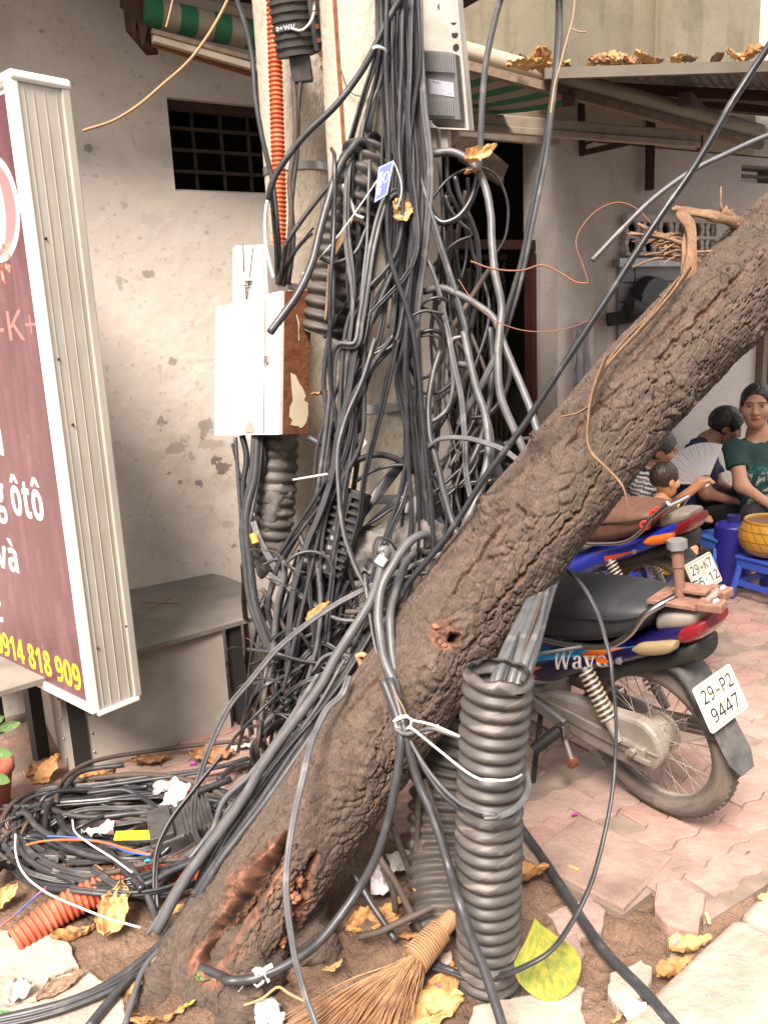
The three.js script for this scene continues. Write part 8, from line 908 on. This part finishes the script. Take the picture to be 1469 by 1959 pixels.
// broom
{
  const t = thing('broom', 'straw hand broom lying on the soil with its bristles fanned toward the bottom edge', 'broom'); const P = (x, y, h) => ground(x, y, h); const A = P(868, 1752, 0.09), B = P(792, 1838, 0.05); const straw = mapped(tones(256, [[0.17, 0.085, 0.04], [0.32, 0.18, 0.09], [0.44, 0.28, 0.15]], (u, v) => 0.4 * fbm(u, v, 4, 801, 3) + 0.6 * hash2(u * 48 | 0, 1, 5), 0.06), 0.85);
  part('handle', sweep(spline([A, A.clone().lerp(B, 0.5), B]), 30, (s) => circle(0.022 + 0.012 * s, 18)), straw, t); const wr = []; for (let k = 0; k <= 160; k++) { const s = k / 160, c = A.clone().lerp(B, 0.35 + 0.65 * s), d = B.clone().sub(A).normalize(), e1 = d.clone().cross(V(0, 1, 0)).normalize(), e2 = e1.clone().cross(d), a = s * 2 * Math.PI * 13, r = 0.024 + 0.012 * (0.35 + 0.65 * s) + 0.002; wr.push(c.addScaledVector(e1, r * Math.cos(a)).addScaledVector(e2, r * Math.sin(a))); } part('binding', tube(wr, 0.003, 320, 6), straw, t, 'straw binding wound round the handle');
  const ends = [[545, 1985], [600, 2000], [660, 2010], [730, 1990], [790, 1930]]; const bl = []; rnd = mulberry(55); for (let k = 0; k < 520; k++) { const u = rnd(), i = Math.min(3, Math.floor(u * 4)), f = u * 4 - i; const ex = mix(ends[i][0], ends[i + 1][0], f) + rr(-14, 14), ey = mix(ends[i][1], ends[i + 1][1], f) + rr(-40, 20); const E = P(ex, ey, rr(0.004, 0.035)); const s0 = B.clone().add(V((u - 0.5) * 0.05 + rr(-0.008, 0.008), rr(-0.022, 0.022), (0.5 - u) * 0.03)); const mid = s0.clone().lerp(E, 0.5).add(V(rr(-0.01, 0.01), rr(0, 0.02), rr(-0.01, 0.01))); bl.push(sweep(spline([s0, mid, E]), 5, (q) => circle(0.0019 * (1 - 0.5 * q), 4), false, false)); }
  const m = part('bristles', merge(bl), straw, t); m.userData.kind = 'stuff'; rebase(t);
}
// litter
{
  const sheet = (p, w, d, turn, m, name, label, cat, lift = 0.02, tilt = 0) => { const g = new THREE.PlaneGeometry(w, d, 14, 12); g.rotateX(-Math.PI / 2); const P = g.attributes.position, s = rr(0, 50); for (let i = 0; i < P.count; i++) { const x = P.getX(i), z = P.getZ(i); P.setXYZ(i, x * (1 + 0.12 * n2(z * 30 + s, 1)), lift * (0.6 * n2(x * 14 + s, z * 14) + 0.5 * n2(x * 40, z * 40 + s)), z * (1 + 0.15 * n2(x * 30 + s, 5))); } g.rotateX(tilt); g.rotateY(turn * D2R); g.computeVertexNormals(); g.computeBoundingBox(); g.translate(p.x, p.y - g.boundingBox.min.y, p.z); return solo(name, uvBox(g), m, label, cat); };
  const paper = mat([0.4, 0.38, 0.36], 0.8), clear = mat([0.6, 0.57, 0.6], 0.3); rnd = mulberry(91);
  sheet(ground(318, 1515, 0.05), 0.085, 0.05, 20, paper, 'paper_scrap', 'crumpled white paper on the far side of the cable coil', 'paper', 0.03, 0.5); sheet(ground(338, 1535, 0.05), 0.07, 0.1, -30, paper, 'paper_scrap', 'narrow white paper strip beside the black box on the ground', 'paper', 0.02, 0.6); sheet(ground(190, 1600, 0.05), 0.1, 0.03, 10, paper, 'paper_scrap', 'white twist of paper left of the yellow tag', 'paper', 0.03); sheet(ground(38, 1905, 0.0), 0.06, 0.05, 50, paper, 'paper_scrap', 'white scrap on the bottom left slab', 'paper', 0.03, 0.3); sheet(ground(465, 1432, 0.0), 0.1, 0.04, 5, paper, 'paper_scrap', 'white scrap behind the tangle on the ground', 'paper'); sheet(ground(775, 1660, 0.0), 0.1, 0.06, 15, paper, 'paper_scrap', 'white scrap under the trunk beside the leaning duct', 'paper', 0.02, 0.5); sheet(ground(725, 1700, 0.0), 0.05, 0.09, 10, clear, 'plastic_scrap', 'mauve folded plastic scrap under the trunk', 'scrap', 0.03, 0.7);
  for (const [x, y, r, l] of [[512, 1945, 0.03, 'white foam lump at the bottom edge left of the broom'], [1215, 1945, 0.028, 'white foam lump at the bottom edge near the kerb'], [530, 1960, 0.02, 'small white foam bit beside the foam lump left of the broom']]) { const g = new THREE.IcosahedronGeometry(r, 3), P = g.attributes.position; for (let i = 0; i < P.count; i++) { const a = P.getX(i), b = P.getY(i), c = P.getZ(i), k = 1 + 0.3 * n3(a * 40 + x, b * 40, c * 40) + 0.2 * n3(a * 120, b * 120, c * 120); P.setXYZ(i, a * k, b * k * 0.75, c * k); } g.deleteAttribute('normal'); g.deleteAttribute('uv'); const m = mergeVertices(g, 1e-5); m.computeVertexNormals(); const p = ground(x, y, -0.01); m.translate(p.x, p.y + r * 0.5, p.z); solo('foam_lump', m, mat([0.8, 0.78, 0.75], 0.9), l, 'foam'); }
  const pink = mat([0.6, 0.04, 0.38], 0.6); for (const [x, y, l] of [[1099, 1560, 'bright pink petal on the pavers right of the standing duct'], [835, 1895, 'bright pink petal in the litter right of the broom'], [368, 1462, 'pink scrap behind the cable coil']]) sheet(ground(x, y, 0.0), 0.022, 0.016, rr(0, 90), pink, 'petal', l, 'petal', 0.008);
  sheet(ground(362, 1515, 0.04), 0.03, 0.02, 20, mat([0.5, 0.02, 0.06], 0.4), 'plastic_scrap', 'small red plastic scrap beside the white paper', 'scrap', 0.01); sheet(ground(288, 1650, 0.1), 0.03, 0.025, 20, mat([0.02, 0.3, 0.5], 0.3), 'plastic_scrap', 'small turquoise foil scrap on the coil', 'scrap', 0.012); sheet(ground(70, 1655, 0.0), 0.3, 0.13, 12, M.black, 'plastic_bag', 'black plastic sheet under the left end of the cable coil', 'bag', 0.05);
  const bt = rod(ground(1088, 1657, 0.008), ground(1108, 1665, 0.008), 0.0055, 0.0055, 10); solo('cigarette_butt', bt, mat([0.6, 0.3, 0.12], 0.8), 'orange cigarette butt on the cover slab', 'butt'); solo('cigarette_butt', rod(ground(1350, 1748, 0.0), ground(1356, 1765, 0.0), 0.005, 0.005, 10), mat([0.65, 0.4, 0.2], 0.8), 'tan cigarette butt beside the big pink paver lump', 'butt');
  // small crumbs of stone and bark on the soil: nobody could count them
  const gs = [], go = []; rnd = mulberry(61); for (let k = 0; k < 900; k++) { const x = rr(-1.3, 0.75), z = rr(-2.35, -1.35); const r = rr(0.002, 0.008) * (rnd() < 0.08 ? 2 : 1); const q = new THREE.IcosahedronGeometry(r, 0); q.scale(rr(0.7, 1.5), rr(0.4, 0.8), rr(0.7, 1.5)); q.rotateY(rr(0, 6)); q.translate(x, -0.036 + 0.014 * n2(x * 5, z * 5) + 0.008 * n2(x * 17, z * 17), z); (k % 3 ? gs : go).push(q); } const a = struct('soil_crumbs', merge(gs), M.slabStone); a.userData.kind = 'stuff'; const b = struct('bark_crumbs', merge(go), M.rustDark); b.userData.kind = 'stuff';
  // tags
  const tag1 = canvasTex(128, 300, (c) => { c.fillStyle = '#3c4fc8'; c.fillRect(0, 0, 128, 300); c.strokeStyle = '#e8e8f4'; c.lineWidth = 6; c.strokeRect(8, 8, 112, 284); c.save(); c.translate(88, 250); c.rotate(-Math.PI / 2); c.fillStyle = '#eef0fa'; c.font = 'bold 34px sans-serif'; c.fillText('CAP QUANG', 0, -46); c.restore(); c.beginPath(); c.ellipse(78, 120, 22, 44, 0, 0, 7); c.lineWidth = 5; c.stroke(); c.save(); c.translate(88, 150); c.rotate(-Math.PI / 2); c.font = 'bold 30px sans-serif'; c.fillText('VTN', 0, 0); c.restore(); });
  const T = [at(716, 388, 2.55), at(741, 372, 2.55), at(754, 306, 2.55), at(724, 320, 2.55)]; const n = T[1].clone().sub(T[0]).cross(T[3].clone().sub(T[0])).normalize(); const tg = thing('cable_tag', 'blue plastic cable tag with white lettering tied to the bundle', 'tag'); part('card', hexa(...T, ...T.map((p) => p.clone().addScaledVector(n, -0.0025))), mat([0.05, 0.08, 0.5], 0.4), tg); const g = new THREE.BufferGeometry(); const q = T.map((p) => p.clone().addScaledVector(n, 0.0006)); g.setAttribute('position', new THREE.Float32BufferAttribute([q[0], q[1], q[2], q[0], q[2], q[3]].flatMap((k) => k.toArray()), 3)); g.setAttribute('uv', new THREE.Float32BufferAttribute([0, 0, 1, 0, 1, 1, 0, 0, 1, 1, 0, 1], 2)); g.computeVertexNormals(); part('print', g, mapped(tag1, 0.4), tg, 'white letters and logo ring on blue'); rebase(tg);
  C('752,308,2.55 762,330,2.56 768,355 766,380 760,395,2.58', 0.002, 's', 'w', 'white string loop through the blue tag', 'wire');
  const yt = [ground(218, 1606, 0.09), ground(288, 1604, 0.09), ground(292, 1588, 0.1), ground(222, 1590, 0.1)]; solo('yellow_tag', hexa(...yt, ...yt.map((p) => p.clone().add(V(0, -0.004, 0)))), mapped(canvasTex(128, 40, (c) => { c.fillStyle = '#d8c420'; c.fillRect(0, 0, 128, 40); c.fillStyle = '#a33'; c.font = '12px sans-serif'; c.fillText('---', 50, 24); }), 0.5), 'yellow cable tag lying on the ground coil', 'tag');
  // white tape on the cable end, zip tie, wire stub and clips
  solo('tape_band', rod(at(725, 1080, 2.36), at(735, 1066, 2.36), 0.017, 0.016, 16), mat([0.7, 0.68, 0.64], 0.6), 'white tape band on the thick grey cable end', 'tape'); solo('zip_tie', sweep(spline([at(713, 92, 2.5), at(722, 89, 2.48), at(735, 94, 2.5), at(739, 99, 2.52)]), 12, () => [[-0.004, -0.0015], [0.004, -0.0015], [0.004, 0.0015], [-0.004, 0.0015]]), mat([0.75, 0.74, 0.72], 0.5), 'white zip tie round the cables near the top', 'zip tie'); solo('zip_tie', rod(at(561, 918, 2.7), at(626, 907, 2.62), 0.0035, 0.004, 8), mat([0.55, 0.53, 0.48], 0.5), 'pale stiff zip tie end sticking out below the meter box', 'zip tie');
  solo('metal_plate', hexa(at(677, 835, 2.74), at(692, 826, 2.74), at(702, 848, 2.74), at(690, 860, 2.74), at(677, 835, 2.76), at(692, 826, 2.76), at(702, 848, 2.76), at(690, 860, 2.76)), M.whitePlastic, 'small white plate on the pole beside the meter box', 'plate'); solo('tape_band', rod(at(484, 1022, 2.84), at(490, 1040, 2.83), 0.013, 0.013, 12), mat([0.45, 0.26, 0.03], 0.6), 'yellow tape band on a cable left of the lower duct', 'tape'); solo('paper_scrap', hexa(at(770, 985, 2.78), at(800, 980, 2.78), at(800, 945, 2.8), at(780, 960, 2.8), at(770, 985, 2.785), at(800, 980, 2.785), at(800, 945, 2.805), at(780, 960, 2.805)), paper, 'white paper stuck at the pole foot behind the cables', 'paper');
  // grey rag bundle at the pole foot
  { const c = at(740, 1050, 2.78); const rg = nets((x, y, z) => capsule(x, y, z, at(660, 1075, 2.8), at(800, 1030, 2.78), 0.07, 0.085) + 0.025 * n3(x * 12, y * 12, z * 12) + 0.012 * n3(x * 30, y * 30, z * 30), c.clone().addScalar(-0.35), c.clone().addScalar(0.35), 0.012); solo('rag_bundle', uvBox(rg), mapped(tones(256, [[0.06, 0.055, 0.05], [0.13, 0.12, 0.11], [0.2, 0.18, 0.165]], (u, v) => fbm(u, v, 8, 811, 5), 0.3), 0.9), 'crumpled grey plastic bundle wedged at the pole foot', 'bundle'); }
  { const bx = thing('junction_box', 'black ribbed junction box lying on the ground among the coil', 'junction box'); const c = ground(350, 1590, 0.055); part('case', box(0.2, 0.09, 0.16, 0, 0, 0, 0.01), M.dustyBlack, bx); for (let k = 0; k < 8; k++) part('rib', box(0.006, 0.1, 0.165, 0.005 + k * 0.013, 0.0, 0), M.dustyBlack, bx); part('lid', box(0.075, 0.03, 0.15, -0.06, 0.05, 0, 0.006), M.dustyBlack, bx); bx.position.copy(c); bx.rotation.set(0.1, 0.35, 0.08); }
  // crossed straws on the counter
  const c0 = (x, y) => ground(x, y, 0.453); for (const [a, b, l] of [[[272, 1152], [340, 1154], 'pale straw lying flat on the counter'], [[280, 1170], [330, 1142], 'pale straw crossing the other on the counter']]) solo('straw', rod(c0(...a), c0(...b), 0.002, 0.002, 6), CM.t, l, 'straw');
  // plant at the left edge
  const pl = thing('potted_plant', 'small green leafy plant in a clay pot at the left edge', 'plant'); const base = ground(-22, 1560, 0); const pp = [[0, 0], [0.07, 0], [0.1, 0.16], [0.108, 0.16], [0.108, 0.185], [0.09, 0.185], [0.085, 0.15], [0, 0.15]].map((p) => new THREE.Vector2(...p)); part('pot', new THREE.LatheGeometry(pp, 32).translate(base.x, base.y, base.z), mat([0.3, 0.09, 0.05], 0.8), pl); const tips = [[18, 1390, 40], [10, 1442, -20], [8, 1492, -30], [-20, 1420, 80], [-35, 1470, 120], [-10, 1380, 60]]; for (const [x, y, a] of tips) { const e = at(x, y, 2.66), s = base.clone().setY(0.16); part('stem', tube([s, s.clone().lerp(e, 0.5).add(V(-0.02, 0.03, 0)), e], 0.003, 12, 6), LM[6], pl); const g2 = leafGeo(0.07, 0.036, 0.5, 0.3, x, 0.3); g2.rotateX(0.9); g2.rotateY(a * D2R); g2.translate(e.x, e.y, e.z); part('leaf', g2, LM[5], pl); } rebase(pl);
}

// ---------- unseen houses across the street, added to block low sky light ----------
{
  rnd = mulberry(17); const tonesH = [[0.34, 0.27, 0.18], [0.3, 0.3, 0.28], [0.36, 0.31, 0.27], [0.25, 0.28, 0.24]]; const names = ['ochre', 'grey', 'cream', 'green grey'];
  for (let k = 0; k < 4; k++) {
    const w = 4.6, h = [8.5, 9.6, 7.8, 9][k], t = thing('added_street_house', `narrow ${names[k]} plastered house across the street, behind the viewer, added unseen for its shade`, 'house', 'added houses across the street'); const m = mat(tonesH[k], 0.9);
    part('wall', box(w - 0.05, h, 5, 0, h / 2 - 0.16, 2.5), m, t); part('roof', box(w + 0.1, 0.25, 5.6, 0, h, 2.4), M.rustDark, t); part('door', box(2.6, 2.6, 0.06, 0, 1.15, -0.03), M.rustDark, t); part('awning', box(3.6, 0.06, 1.3, 0, 2.9, -0.65), M.awning[k % 2], t);
    for (let r = 0; r < 2; r++) for (const x of [-1.1, 1.1]) { const q = part('window', box(1.1, 1.3, 0.05, x, 4.4 + r * 2.6, -0.025), mat([0.1, 0.09, 0.08], 0.3), t); part('frame', box(1.24, 0.08, 0.09, x, 3.72 + r * 2.6, -0.05), M.whitePaint, q); }
    t.position.copy(fromHouse(-7 + k * 4.65, 0, 12.5)); t.rotation.y = WALL_TURN;
  }
}
renderer.render(scene, camera);
